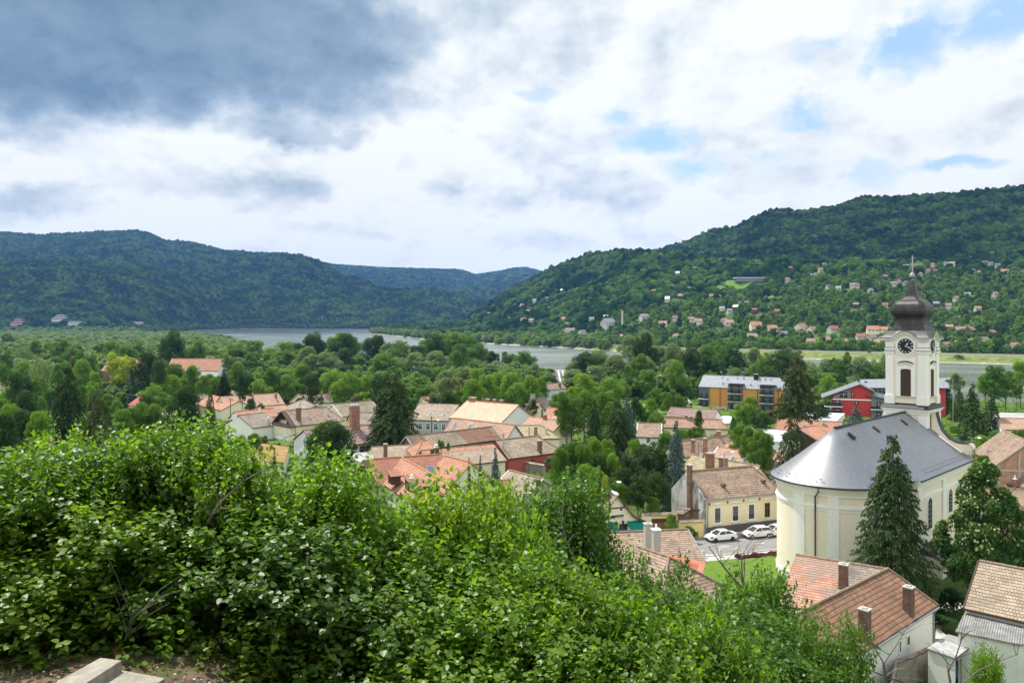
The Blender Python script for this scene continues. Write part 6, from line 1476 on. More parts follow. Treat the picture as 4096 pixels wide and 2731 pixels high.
# purple hedge, playground, pergola, brewer sign
def signdisc():
    p = Wd(*Cc(385, 1365), 118); e = empty('hanging_sign', p, 'round inn sign with a sailing ship emblem beside the red chalet', 'sign'); m1 = MB()
    m1.tube([p, p - V3((0, .08, 0))], .62, 24); d = m1.build('disc', M['black'], e)
    m1 = MB()
    for k in range(24):
        b0, b1 = R(k * 15), R(k * 15 + 15); m1.quad(*[p + V3((r_ * math.sin(b), -.085, r_ * math.cos(b))) for r_, b in ((.50, b0), (.60, b0), (.60, b1), (.50, b1))])
    m1.quad(p + V3((-.32, -.09, -.12)), p + V3((.32, -.09, -.12)), p + V3((.2, -.09, -.27)), p + V3((-.2, -.09, -.27)))
    m1.quad(p + V3((-.03, -.09, -.08)), p + V3((.25, -.09, -.08)), p + V3((-.03, -.09, .38))); m1.quad(p + V3((-.06, -.09, -.08)), p + V3((-.06, -.09, .28)), p + V3((-.25, -.09, -.08)))
    m1.build('emblem', M['gold'], d)
    m1 = MB(); m1.tube([p + V3((0, 0, .6)), p + V3((0, 0, 1.2)), p + V3((1.2, .3, 1.2))], .04, 5); m1.build('bracket', M['dmetal'], e)
signdisc()
def play():
    p = Wz(*Dd(1890, 500), -2.2)
    e = empty('play_tower', p, 'small wooden play tower with slide in the garden near the apartment block', 'play tower'); m1 = MB()
    for x in (-1, 1):
        for y in (-1, 1): m1.box((p.x + 2.8 + x, p.y + y), (1, 0), (0, 1), .12, .12, p.z, p.z + 3.0)
    m1.box((p.x + 2.8, p.y), (1, 0), (0, 1), 1.2, 1.2, p.z + 1.3, p.z + 1.5); m1.build('frame', M['wood'], e)
    m1 = MB(); m1.prism([p + V3((1.5, -1.3, 3.0)), p + V3((4.1, -1.3, 3.0)), p + V3((2.8, -1.3, 4.0))], V3((0, 2.6, 0))); m1.build('tower_roof', M['trim'], e)
    m1 = MB(); m1.prism([p + V3((1.6, -.4, 1.4)), p + V3((1.6, .4, 1.4)), p + V3((-1.4, .4, .1)), p + V3((-1.4, -.4, .1))], V3((0, 0, .1))); m1.build('slide', M['redsheet2'] if 'redsheet2' in M else M['flower'], e)
    q = Wz(*Dd(1785, 500), -2.2); e = empty('pergola', q, 'dark flat topped pergola beside the play tower', 'pergola'); m1 = MB()
    m1.box(q.xy, (1, 0), (0, 1), 4.6, 2.2, q.z + 2.7, q.z + 2.9); m1.build('canopy', M['midgrey'], e); m1 = MB()
    for x in (-4.2, 4.2):
        for y in (-1.9, 1.9): m1.box((q.x + x, q.y + y), (1, 0), (0, 1), .12, .12, q.z, q.z + 2.69)
    m1.build('posts', M['dmetal'], e)
    q = Wz(*Dd(1845, 498), -2.2) + V3((0, -2, 0)); e = empty('paddling_pool', q, 'round blue paddling pool on the lawn beside the play tower', 'paddling pool'); m1 = MB()
    m1.lathe(q, [(1.9, q.z), (2.0, q.z + .3), (1.9, q.z + .65), (1.8, q.z + .6), (1.8, q.z + .2)], 18); m1.build('wall', M['poly'], e)
    m1 = MB(); m1.quad(*[q + V3((1.8 * math.cos(R(k * 20)), 1.8 * math.sin(R(k * 20)), .45)) for k in range(18)]); m1.build('pool_water', M['skylight'], e)
play()
sheet('garden_lawn', [Wz(*p, -2.3) for p in (Dd(1430, 540), Dd(2250, 540), Dd(2250, 440), Dd(1430, 440))], -1.95, mgrass)
# barrel and rubble in the yard
p = Wz(*H(1750, 1180), .8); m1 = MB(); m1.lathe(p, [(.25, .8), (.30, .95), (.30, 1.6), (.26, 1.7), (0, 1.7)], 14); tag(m1.build('water_barrel', M['poly'], None, o=p), 'blue plastic barrel in front of the open grey shed', 'barrel')
p = Wz(*H(2200, 1080), .8); r_ = random.Random(5); m1 = MB()
for k in range(40):
    q = p + V3((r_.gauss(0, 1.0), r_.gauss(0, .6), r_.uniform(0, .7))); a = r_.uniform(0, 3); m1.box(q.xy, (math.cos(a), math.sin(a)), (-math.sin(a), math.cos(a)), .28, .16, q.z, q.z + .15)
tag(m1.build('brick_pile', M['brick'], None, o=p), 'heap of old red bricks against the white lean-to wall', 'brick pile')
# foreground slabs
def slabs():
    m_ = mat('worn_concrete', lambda t: prin(t, t.mix(t.ramp(t.noise(t.n('ShaderNodeNewGeometry').outputs['Position'], 5, 8, .7), .3, .7), (.24, .215, .18), (.40, .37, .31)), .9, .2, bump=t.noise(t.n('ShaderNodeNewGeometry').outputs['Position'], 18, 6, .7), bs=.4))
    Q = zoomer(0, 2500, .3401)
    for lab, pts, z in (('upper worn concrete step slab at the lower left', ((1180, 380), (1430, 410), (880, 760), (600, 700)), 27.76), ('lower worn concrete step slab beneath the upper one', ((1400, 520), (1940, 620), (1500, 900), (950, 800)), 27.66)):
        P_ = [Wz(*Q(*p), z) for p in pts]
        if (P_[1] - P_[0]).cross(P_[2] - P_[1]).z < 0: P_ = P_[::-1]
        m1 = MB(); m1.hexa([p - V3((0, 0, .16)) for p in P_], P_); o = m1.build('step_slab', m_, None, o=sum(P_, V3((0, 0, 0))) / 4)
        bv = o.modifiers.new('b', 'BEVEL'); bv.width = .02; bv.segments = 2
        tag(o, lab, 'stone slab', 'concrete step slabs')
    P_ = [Wz(*Q(*p), 27.66) for p in ((1290, 235), (1420, 225), (1480, 300), (1360, 350))]
    m1 = MB(); P_ = P_ if (P_[1] - P_[0]).cross(P_[2] - P_[1]).z > 0 else P_[::-1]; m1.hexa([p - V3((0, 0, .06)) for p in P_], [p - V3((0, 0, .01)) for p in P_]); tag(m1.build('loose_brick', M['frame'], None, o=P_[0]), 'loose brown brick lying under the lilac hedge', 'brick')
slabs()
# ---------------------------------------------------------------- far bank village and hillside cottages
def ray_ground(sx, sy, D0=420, D1=5000):
    D = np.geomspace(D0, D1, 1500); X = (sx - 2048) / F * D; Zr = CAMZ - (sy - HY) / F * D
    d = Zr - ground(X, D)
    k = np.argmax(d < 0)
    return (X[k], D[k], float(ground(X[k:k + 1], D[k:k + 1])[0])) if d[k] < 0 else None
EXTRA = []
# far away: hotels on the left slope, embankment wall
def terraced(label, px, D, wpx, floors, m_, name='hotel'):
    r_ = ray_ground(px[0] + wpx / 2, px[1] + 12, 1500); p = V3((r_[0] - wpx / F * r_[1] / 2, r_[1], r_[2] + 10)); D = p.y; EXTRA.append((r_[0], D, wpx / F * D * .55)); w = wpx / F * D; e = empty(name, V3((p.x, p.y, g(p.x, p.y))), label, name); m1 = MB(); m2 = MB(); z0 = p.z - 4
    for k in range(floors):
        x0, x1 = p.x + w * .10 * k * (1 if floors > 3 else .3), p.x + w - w * .06 * k
        m1.box(((x0 + x1) / 2, p.y + 6 + 2 * k), (1, 0), (0, 1), (x1 - x0) / 2, 8, z0 + k * 4 - 8 * (k == 0), z0 + k * 4 + 1.8)
        m2.box(((x0 + x1) / 2, p.y + 6.6 + 2 * k), (1, 0), (0, 1), (x1 - x0) / 2 - 1, 8, z0 + k * 4 + 1.8, z0 + k * 4 + 4)
    m1.build('floor_bands', m_, e); m2.build('window_bands', M['glass'], e)
terraced('stepped white hotel high on the dark far left hillside', A(480, 60), 2350, 62, 4, M['cotwhite'])
terraced('lower stepped white hotel wing right of the first on the dark hillside', A(640, 95), 2300, 60, 2, M['cotwhite'])
terraced('pink rendered building low on the dark far left slope', A(98, 100), 2250, 52, 4, M['pink'], 'building')
terraced('long low pale building under the dark left hill', A(1240, 80), 2700, 38, 1, M['stone'], 'building')
ORD = ['leftmost', 'second', 'third', 'fourth', 'fifth', 'sixth', 'seventh', 'eighth', 'ninth', 'tenth', 'eleventh', 'twelfth', 'thirteenth', 'fourteenth', 'fifteenth', 'sixteenth', 'seventeenth', 'eighteenth', 'nineteenth', 'twentieth']
AUTO = []      # (object, base label, sx, D)
fr_ = random.Random(11)
def cottage(sx, sy, wpx, roofc, wallc='white', scale=1.0, yaw=None):
    r = ray_ground(sx, sy)
    if r is None: return
    x, y, z = r; w = max(wpx / F * y, 7.); yaw = fr_.uniform(-.7, .7) if yaw is None else yaw
    u = V3((math.cos(yaw), math.sin(yaw), 0)); n = V3((-u.y, u.x, 0)); d = w * .38; h = max(3.2, w * .26) * scale; rr = d * .85
    c = V3((x, y, z)); e = empty('cottage', c, None, 'house'); hl = w / 2
    lift = max(1.5, h * .5)
    P_ = lambda a, b, zz: c + u * a + n * b + V3((0, 0, zz))
    m1 = MB()
    A1 = [P_(-hl, -d, -4), P_(-hl, d, -4), P_(-hl, d, h + lift), P_(-hl, 0, h + lift + rr - .1), P_(-hl, -d, h + lift)]
    m1.prism(A1, u * w); m1.build('wall', M['cotwhite' if wallc.startswith('white') else wallc], e)
    m1 = MB(); o_ = .5; k = (rr) / d
    for s in (-1, 1):
        q = [P_(-hl - o_, s * (d + o_), h + lift - k * o_ + .15), P_(hl + o_, s * (d + o_), h + lift - k * o_ + .15), P_(hl + o_, 0, h + lift + rr + .15), P_(-hl - o_, 0, h + lift + rr + .15)]
        m1.slope(*q, ud=u, vd=(q[3] - q[0]).normalized()); m1.quad(*[v - V3((0, 0, .35)) for v in q[::-1]])
    m1.build('roof', T[roofc], e)
    m1 = MB()
    for k_ in range(max(2, int(w / 4))):
        a = -hl + w * (k_ + .5) / max(2, int(w / 4)); m1.box(P_(a, -d - .03, 0).xy, u, n, .55, .06, z + lift + .8, z + lift + 2.2)
    m1.box(P_(-hl - .03, 0, 0).xy, n, u, .5, .06, z + lift + 1.2, z + lift + 2.4)
    m1.build('windows', M['glass'], e)
    rn_ = {'orange': 'orange roofed', 'red': 'red roofed', 'peach': 'pink roofed', 'pale': 'pale peach roofed', 'brown': 'brown roofed', 'grey': 'grey roofed', 'slate': 'dark roofed', 'tan': 'tan roofed', 'slatelight': 'pale grey roofed'}[roofc]
    wn_ = {'white': 'white', 'cream': 'cream', 'timber': 'dark timber', 'whitey': 'white', 'yellow': 'yellow', 'wood': 'brown timber'}[wallc]
    hz = 'at hill foot' if sy > 1290 else 'low on slope' if sy > 1200 else 'halfway up' if sy > 1110 else 'high up'
    if sx < 2350: lm = 'left of chimney'
    elif sx < 2800: lm = 'above the meadow'
    elif sx < 3150: lm = 'above ochre block'
    elif sx < 3500: lm = 'left of church tower'
    else: lm = 'right of church tower'
    AUTO.append((e, '%s %s cottage %s, %s' % (rn_, wn_, hz, lm), sx, y))
    return e
for (x, y, w, rc_, wc) in [  # zoom Z4 (x, y = foot, width px in zoom)
    (662, 552, 30, 'brown', 'timber'), (630, 632, 34, 'tan', 'white'), (940, 562, 22, 'slate', 'timber'), (1095, 580, 22, 'slate', 'timber'), (1072, 612, 30, 'peach', 'white'), (882, 603, 26, 'red', 'timber'), (1025, 648, 34, 'grey', 'timber'),
    (1048, 640, 14, 'slate', 'white'), (863, 676, 30, 'peach', 'white'), (1122, 718, 14, 'slate', 'white'), (1186, 730, 22, 'slate', 'white'), (1025, 738, 20, 'grey', 'white'), (1275, 712, 18, 'tan', 'white'), (1300, 712, 14, 'tan', 'white'), (1385, 748, 28, 'slatelight', 'white'),
    (387, 778, 30, 'tan', 'white'), (440, 782, 36, 'slatelight', 'white'), (560, 822, 36, 'grey', 'timber'), (605, 822, 24, 'grey', 'wood'), (500, 872, 28, 'slatelight', 'white'), (455, 858, 34, 'slatelight', 'cream'), (540, 850, 22, 'slate', 'timber'), (655, 872, 34, 'red', 'timber'), (760, 852, 20, 'slatelight', 'white'), (800, 876, 28, 'red', 'timber'),
    (82, 955, 46, 'peach', 'cream'), (160, 918, 34, 'red', 'white'), (255, 925, 44, 'peach', 'white'), (300, 940, 48, 'tan', 'cream'), (465, 938, 42, 'orange', 'white'), (495, 950, 52, 'peach', 'white'), (530, 972, 38, 'red', 'white'), (665, 972, 68, 'orange', 'cream'), (765, 988, 60, 'orange', 'white'), (640, 1040, 60, 'tan', 'white'), (20, 1058, 36, 'orange', 'white'), (160, 1030, 30, 'brown', 'cream'),
    (950, 985, 70, 'brown', 'cream'), (1022, 998, 58, 'brown', 'cream'), (1150, 992, 58, 'red', 'white'), (1400, 998, 66, 'orange', 'cream'), (1460, 998, 56, 'orange', 'cream'), (1100, 1065, 60, 'brown', 'white'), (1015, 1072, 50, 'brown', 'white'), (1225, 1072, 48, 'orange', 'white'), (1330, 1045, 62, 'red', 'white'), (1390, 1050, 60, 'grey', 'white'), (1445, 1085, 66, 'peach', 'white'), (1455, 1062, 60, 'brown', 'white'), (840, 1022, 46, 'slatelight', 'white'),
    (1298, 836, 30, 'grey', 'timber'), (1475, 840, 50, 'red', 'white'), (1562, 686, 24, 'orange', 'white'), (1525, 702, 20, 'tan', 'white'), (1605, 698, 18, 'slatelight', 'white'), (1478, 658, 34, 'grey', 'timber'), (1748, 620, 26, 'red', 'white'), (1790, 622, 34, 'red', 'wood'), (1775, 580, 22, 'orange', 'cream'), (1862, 574, 28, 'slate', 'white'), (1895, 578, 50, 'tan', 'cream'), (1797, 527, 22, 'tan', 'white'),
    (2032, 620, 22, 'slatelight', 'white'), (2067, 632, 34, 'orange', 'cream'), (2230, 626, 50, 'orange', 'cream'), (2185, 584, 22, 'slate', 'white'), (2140, 574, 30, 'slate', 'white'), (2106, 568, 24, 'brown', 'wood'), (2185, 676, 26, 'slatelight', 'white'), (2235, 660, 20, 'slatelight', 'wood'), (2280, 472, 22, 'brown', 'wood'), (2150, 508, 24, 'brown', 'wood'), (2025, 535, 18, 'brown', 'wood'),
    (1925, 796, 36, 'orange', 'white'), (1998, 772, 40, 'slatelight', 'white'), (2170, 768, 30, 'orange', 'white'), (1878, 842, 38, 'brown', 'white'), (2060, 862, 46, 'orange', 'white'), (1800, 830, 24, 'slatelight', 'timber'), (1955, 1000, 60, 'brown', 'wood'), (2012, 1000, 60, 'brown', 'wood'), (2148, 1016, 44, 'brown', 'wood'), (1880, 980, 40, 'peach', 'wood'),
    (1860, 1102, 70, 'brown', 'white'), (1955, 1092, 66, 'brown', 'white'), (2010, 1080, 60, 'peach', 'white'), (2090, 1085, 90, 'grey', 'cream'), (2290, 1102, 58, 'orange', 'white'), (2330, 1112, 52, 'brown', 'white'), (1700, 640, 20, 'orange', 'white'),
    (25, 748, 20, 'brown', 'wood'), (110, 792, 18, 'slate', 'white'), (245, 728, 18, 'brown', 'timber'), (190, 778, 20, 'slate', 'timber'), (275, 765, 24, 'slate', 'timber'), (1345, 475, 20, 'slate', 'timber'), (175, 632, 14, 'slate', 'white'), (280, 602, 22, 'tan', 'wood')]:
    cottage(*Z4(x, y), w * (.66 if y > 930 else .5), rc_, wc)
for (x, y, w, rc_, wc) in [(1425, 30, 12, 'slate', 'white'), (1300, 42, 20, 'slate', 'timber'), (1240, 102, 26, 'slatelight', 'white'), (1322, 84, 22, 'brown', 'white'), (1155, 130, 26, 'peach', 'cream'), (1210, 150, 30, 'slatelight', 'white'), (1205, 178, 44, 'tan', 'white'), (1165, 232, 40, 'orange', 'white'), (1220, 235, 34, 'peach', 'white'), (1440, 228, 40, 'orange', 'cream'), (1345, 150, 20, 'peach', 'cream'), (1455, 262, 34, 'tan', 'cream'), (1625, 230, 34, 'tan', 'cream'), (1720, 215, 28, 'slate', 'timber'), (1975, 215, 56, 'slatelight', 'white'), (1735, 268, 90, 'slatelight', 'white'), (1480, 318, 70, 'grey', 'cream'), (1560, 320, 50, 'grey', 'cream'), (1825, 162, 26, 'peach', 'white'), (2107, 265, 46, 'orange', 'cream'), (1830, 355, 54, 'pale', 'cream'), (2195, 350, 40, 'brown', 'cream'), (2135, 95, 24, 'slate', 'white'), (2215, 70, 20, 'brown', 'timber'), (2310, 60, 26, 'slate', 'timber'), (2035, 48, 20, 'red', 'timber'), (935, 187, 20, 'tan', 'cream'), (1075, 218, 24, 'slatelight', 'white')]:
    cottage(*Z3(x, y), w * .56, rc_, wc)
def villa():
    r = ray_ground(*Z4(625, 668))
    if not r: return
    x, y, z = r; e = empty('villa', (x, y, z), 'long flat roofed villa on a bright clearing halfway up the right hill', 'villa'); m1 = MB(); m1.box((x, y), (1, 0), (0, 1), 24, 7, z - 2, z + 4.5); m1.build('wall', M['midgrey'], e)
    m1 = MB(); m1.box((x + 8, y), (1, 0), (0, 1), 34, 8, z + 4.51, z + 5.4); m1.build('roof', M['trim'], e)
villa()
r = ray_ground(*Z3(1830, 262)); 
if r:
    m1 = MB(); m1.tube([(r[0], r[1], r[2] - 3), (r[0], r[1], r[2] + 24)], 1.7, 10, 1.2); tag(m1.build('factory_chimney', M['stone'], None, o=(r[0], r[1], r[2])), 'tall slim factory chimney on the far bank', 'factory chimney')
r = ray_ground(*Z4(1905, 132), 800)
t_ = Wd(*Z4(1905, 100), 2050); m1 = MB(); m1.tube([t_ - V3((0, 0, 34)), t_], .9, 4, .3); m1.tube([t_ - V3((2.5, 0, 12)), t_ - V3((-2.5, 0, 12))], .4, 4); tag(m1.build('radio_mast', M['dmetal'], None, o=t_), 'thin radio mast on the right hill ridge', 'radio mast')
# embankment road wall on the far bank
def embank():
    for nm, dy, z0, z1, m_ in (('promenade_wall', 52, -3.0, .3, M['stone']), ('rip_rap', 4, -7.2, -5.3, M['rubble'])):
        m1 = MB(); prev = None
        for sx in range(2450, 4700, 50):
            D = float(interp(sx, FAR_BANK)) + dy; p = V3(((sx - 2048) / F * D, D, 0))
            if prev:
                q0, q1 = prev, p; t = 2.0 if m_ is M['rubble'] else .6
                m1.hexa([q0 + V3((0, 0, z0)), q1 + V3((0, 0, z0)), q1 + V3((0, t, z0)), q0 + V3((0, t, z0))], [q0 + V3((0, 0, z1)), q1 + V3((0, 0, z1)), q1 + V3((0, t, z1)), q0 + V3((0, t, z1))])
            prev = p
        o = m1.build(nm, m_, None)
        if dy > 10: tag(o, 'long pale promenade wall on top of the far grassy embankment', 'wall')
        else: o['kind'] = 'structure'
    m1 = MB(); prev = None
    for sx in range(2300, 4700, 50):
        D = float(interp(sx, FAR_BANK)); row = [V3(((sx - 2048) / F * (D + d), D + d, float(ground(np.array([(sx - 2048) / F * (D + d)]), np.array([D + d]))[0]) + .12)) for d in np.linspace(6, 50, 8)]
        if prev:
            for k in range(7): m1.quad(prev[k], row[k], row[k + 1], prev[k + 1])
        prev = row
    o = m1.build('embankment', mat('bank_grass', lambda t: prin(t, t.mix(t.ramp(t.noise(t.n('ShaderNodeNewGeometry').outputs['Position'], .12, 8, .7), .35, .65), (.10, .135, .035), (.19, .20, .07)), .95, .1)), None, smooth=True); o['kind'] = 'structure'
embank()
# clearings on the hill
for pts in (((480, 672), (560, 665), (700, 668), (640, 690), (600, 720), (560, 735), (520, 715), (470, 700)), ((380, 735), (430, 705), (475, 712), (440, 730)), ((720, 790), (770, 762), (790, 790), (760, 800))):
    ps = [ray_ground(*Z4(*p)) for p in pts]
    if all(ps):
        m1 = MB(); c = V3(tuple(np.mean(np.array(ps), axis=0))); P_ = [V3(p) + V3((0, 0, 2.2)) for p in ps]; c.z += 2.5
        for i in range(len(P_)): m1.quad(P_[i], P_[(i + 1) % len(P_)], c)
        o = m1.build('clearing', mgrass, None, weld=True); o['kind'] = 'structure'
CLEAR = [Z4(590, 695), Z4(640, 672), Z4(520, 690), Z4(430, 722), Z4(755, 782), Z4(560, 720)]
# ---------------------------------------------------------------- tree prototypes (unit size: height 1, crown radius about .5)
def leaf_quads(rs, c, nrm, size, aspect=1.5):
    """diamond leaf faces at c with normals near nrm"""
    n = len(c); nn = nrm + rs.normal(0, .45, (n, 3)); nn /= np.linalg.norm(nn, axis=1)[:, None] + 1e-9
    a = np.cross(nn, rs.normal(0, 1, (n, 3))); a /= np.linalg.norm(a, axis=1)[:, None] + 1e-9; b = np.cross(nn, a)
    s = size * (.6 + .8 * rs.rand(n))[:, None]; a = a * s * aspect * .5; b = b * s * .5
    V = np.stack([c - a, c - b, c + a, c + b], 1).reshape(-1, 3)
    return V
def quads_n(n): return np.arange(n * 4).reshape(n, 4)
def crown_broad(seed, n=7000, size=.026, lumps=26, top=.9, droop=0., base=.16, wide=1., shell=.5):
    rs = np.random.RandomState(seed); cs = []
    for i in range(lumps):
        th = rs.rand() * 6.283; ph = rs.rand(); z = base + (1 - base) * (.12 + .80 * ph)
        prof = math.sin(math.pi * min(1, max(.04, (z - base) / (1.02 - base))) ** .8) ** .6
        r = .5 * wide * prof * (.35 + .65 * rs.rand() ** .5); lr = .055 + .12 * rs.rand() ** 1.5
        r = max(0, r - lr * .6)
        cs.append((r * math.cos(th), r * math.sin(th), min(z, 1 - lr * .8), lr))
    cs.append((0, 0, .5, .26)); cs.append((0, 0, .72, .2)); cs = np.array(cs)
    w = cs[:, 3] ** 2; idx = rs.choice(len(cs), n, p=w / w.sum())
    d = rs.normal(0, 1, (n, 3)); d /= np.linalg.norm(d, axis=1)[:, None]; d[:, 2] = np.abs(d[:, 2]) * np.where(rs.rand(n) < .75, 1, -1)
    rr = cs[idx, 3] * (1 - shell * rs.rand(n) ** 2)
    c = cs[idx, :3] + d * rr[:, None] * np.array([1.1, 1.1, .9])
    if droop: c[:, 2] -= droop * rs.rand(n) ** 1.5 * (np.hypot(c[:, 0], c[:, 1]) * 2)
    c[:, 2] = np.maximum(c[:, 2], .05)
    return leaf_quads(rs, c, d + np.array([0, 0, .35]), size), n
def crown_ovoid(seed, n=20000, size=.019, lumps=90):
    rs = np.random.RandomState(seed); z = .10 + .86 * rs.rand(lumps) ** 1.15; th = np.arange(lumps) * 2.4; R_ = .5 * np.clip(np.minimum((z + .02) * 3.2, (1.03 - z) * 1.55) , 0, 1) ** .75
    lr = .05 + .055 * rs.rand(lumps); r = np.maximum(0, R_ - lr * .7) * (.85 + .15 * rs.rand(lumps)); cs = np.stack([r * np.cos(th), r * np.sin(th), z, lr], 1)
    cs = np.concatenate([cs, [(0, 0, .35, .26), (0, 0, .6, .16)]]); w = cs[:, 3] ** 2; k = rs.choice(len(cs), n, p=w / w.sum()); d = rs.normal(0, 1, (n, 3)); d /= np.linalg.norm(d, axis=1)[:, None]
    d[:, 2] = np.where(rs.rand(n) < .6, np.abs(d[:, 2]), d[:, 2]); c = cs[k, :3] + d * (cs[k, 3] * (1 - .35 * rs.rand(n) ** 2))[:, None]
    return leaf_quads(rs, c, d + np.array([0, 0, .35]), size), n
def crown_weep(seed, n=5200):
    rs = np.random.RandomState(seed); m = 260; th = rs.rand(m) * 6.283; r = .5 * np.sqrt(rs.rand(m)); z0 = .97 - .25 * (r / .5) ** 2 - .1 * rs.rand(m)
    ln = (.25 + .5 * rs.rand(m)) * (.4 + r); k = rs.randint(0, m, n); f = rs.rand(n)
    c = np.stack([np.cos(th[k]) * r[k] * (1 + .1 * f), np.sin(th[k]) * r[k] * (1 + .1 * f), np.maximum(.06, z0[k] - ln[k] * f)], 1) + rs.normal(0, .008, (n, 3))
    V = leaf_quads(rs, c, np.stack([np.cos(th[k]), np.sin(th[k]), .5 + 0 * f], 1), .03)
    return V, n
def crown_fir(seed, levels=26, per=8, droop=.25, bare=.08, nb=34, taper=.9, size=.030, hang=.5, ragged=.25, power=1.):
    rs = np.random.RandomState(seed); C = []; N = []; T_ = []
    for i in range(levels):
        h = bare + (1 - bare) * (i + .3 * rs.rand()) / levels; L_ = .5 * (1 - (h - bare) / (1 - bare)) ** (power * taper) + .012
        for j in range(per if h < .85 else 5):
            th = (j + rs.rand() * .8) * 6.283 / per + i * 1.3; L2 = L_ * (1 - ragged * rs.rand()); k = max(6, int(nb * (L2 / .5) ** .8))
            f = np.sqrt((np.arange(k) + rs.rand(k)) / k); x = L2 * f; sp = .055 * (1 - f * .6) * (rs.rand(k) - .5) * 2
            z = h - droop * L2 * f ** 1.2 + .10 * L2 * f ** 3 - rs.rand(k) * .02 * hang
            ct, st = math.cos(th), math.sin(th)
            C.append(np.stack([ct * x - st * sp, st * x + ct * sp, z], 1)); d = np.array([ct, st, 0.])
            N.append(np.tile([ct * .3, st * .3, 1.], (k, 1))); T_.append(np.tile([ct, st, -droop - .25 * hang], (k, 1)) + rs.normal(0, .35, (k, 3)))
    C = np.concatenate(C); N = np.concatenate(N); T_ = np.concatenate(T_); n = len(C)
    T_ /= np.linalg.norm(T_, axis=1)[:, None]; nn = N + rs.normal(0, .45, (n, 3)); b = np.cross(nn, T_); b /= np.linalg.norm(b, axis=1)[:, None] + 1e-9
    s = size * (.7 + .7 * rs.rand(n))[:, None]; a = T_ * s * 1.1; b = b * s * .36
    V = np.stack([C - a, C - b, C + a, C + b], 1).reshape(-1, 3); return V, n
def crown_col(seed, n=3200):
    rs = np.random.RandomState(seed); z = rs.rand(n) ** .9; r = .5 * np.minimum(1, (1.02 - z) * 2.2) ** .7 * (.75 + .25 * np.sin(rs.rand(n) * 6.28 + z * 9)); th = rs.rand(n) * 6.283
    c = np.stack([np.cos(th) * r, np.sin(th) * r, z], 1); return leaf_quads(rs, c, np.stack([np.cos(th), np.sin(th), .6 + 0 * z], 1), .032, 2.2), n
def trunk_mesh(seed, limbs=7, top=.9, r=.022, spread=.36):
    r_ = random.Random(seed); m1 = MB(); pts = [(0, 0, -.06)]; x = y = 0
    for k in range(1, 7): x += r_.uniform(-.012, .012); y += r_.uniform(-.012, .012); pts.append((x, y, top * k / 6))
    m1.tube(pts, r, 7, r * .2)
    for k in range(limbs):
        h = r_.uniform(.22, .75) * top; th = k * 2.4 + r_.uniform(-.4, .4); L_ = spread * r_.uniform(.6, 1.)
        q = [(0, 0, h), (math.cos(th) * L_ * .45, math.sin(th) * L_ * .45, h + .10), (math.cos(th) * L_, math.sin(th) * L_, h + .22 * r_.uniform(.6, 1.2))]
        m1.tube(q, r * .45, 5, r * .1)
    me = bpy.data.meshes.new('trunk'); me.from_pydata(m1.v, [], m1.f); me.materials.append(M['bark']); return me
def crown_me(nm, V, n, mt='oak'): return np_mesh(nm, V, quads_n(n), L[mt])
PC = {}
PC['broad'] = [crown_me('crown', *crown_broad(s, lumps=l, wide=w)) for s, l, w in ((1, 26, 1.), (2, 34, 1.), (3, 20, 1.05), (4, 40, .95))]
PC['fine'] = [crown_me('crown', *crown_broad(s, n=15000, size=.019, lumps=l)) for s, l in ((11, 46), (12, 60))]
PC['tall'] = [crown_me('crown', *crown_broad(s, lumps=40, wide=1., base=.08)) for s in (5, 6)]
PC['linden'] = [crown_me('crown', *crown_ovoid(14))]
PC['weep'] = [crown_me('crown', *crown_weep(7))]
PC['fir'] = [crown_me('crown', *crown_fir(s, droop=d)) for s, d in ((8, .35), (9, .2))]
PC['firfine'] = [crown_me('crown', *crown_fir(18, levels=44, per=11, nb=85, size=.0135, droop=.42, hang=1., ragged=.35, power=.85)), crown_me('crown', *crown_fir(19, levels=38, per=10, nb=75, size=.015, droop=.55, hang=1., ragged=.45, power=.7))]
PC['droop'] = [crown_me('crown', *crown_fir(22, levels=30, per=7, nb=85, size=.017, droop=.8, hang=1.4, ragged=.35, power=.5, bare=.04))]
PC['umb'] = [crown_me('crown', *crown_fir(20, levels=22, per=7, nb=60, size=.022, droop=.25, bare=.50, hang=1.2, ragged=.5, power=.55))]
PC['col'] = [crown_me('crown', *crown_col(10))]
TR = {'b': trunk_mesh(1), 'b2': trunk_mesh(2, 9), 'f': trunk_mesh(3, 0, .97, .016)}
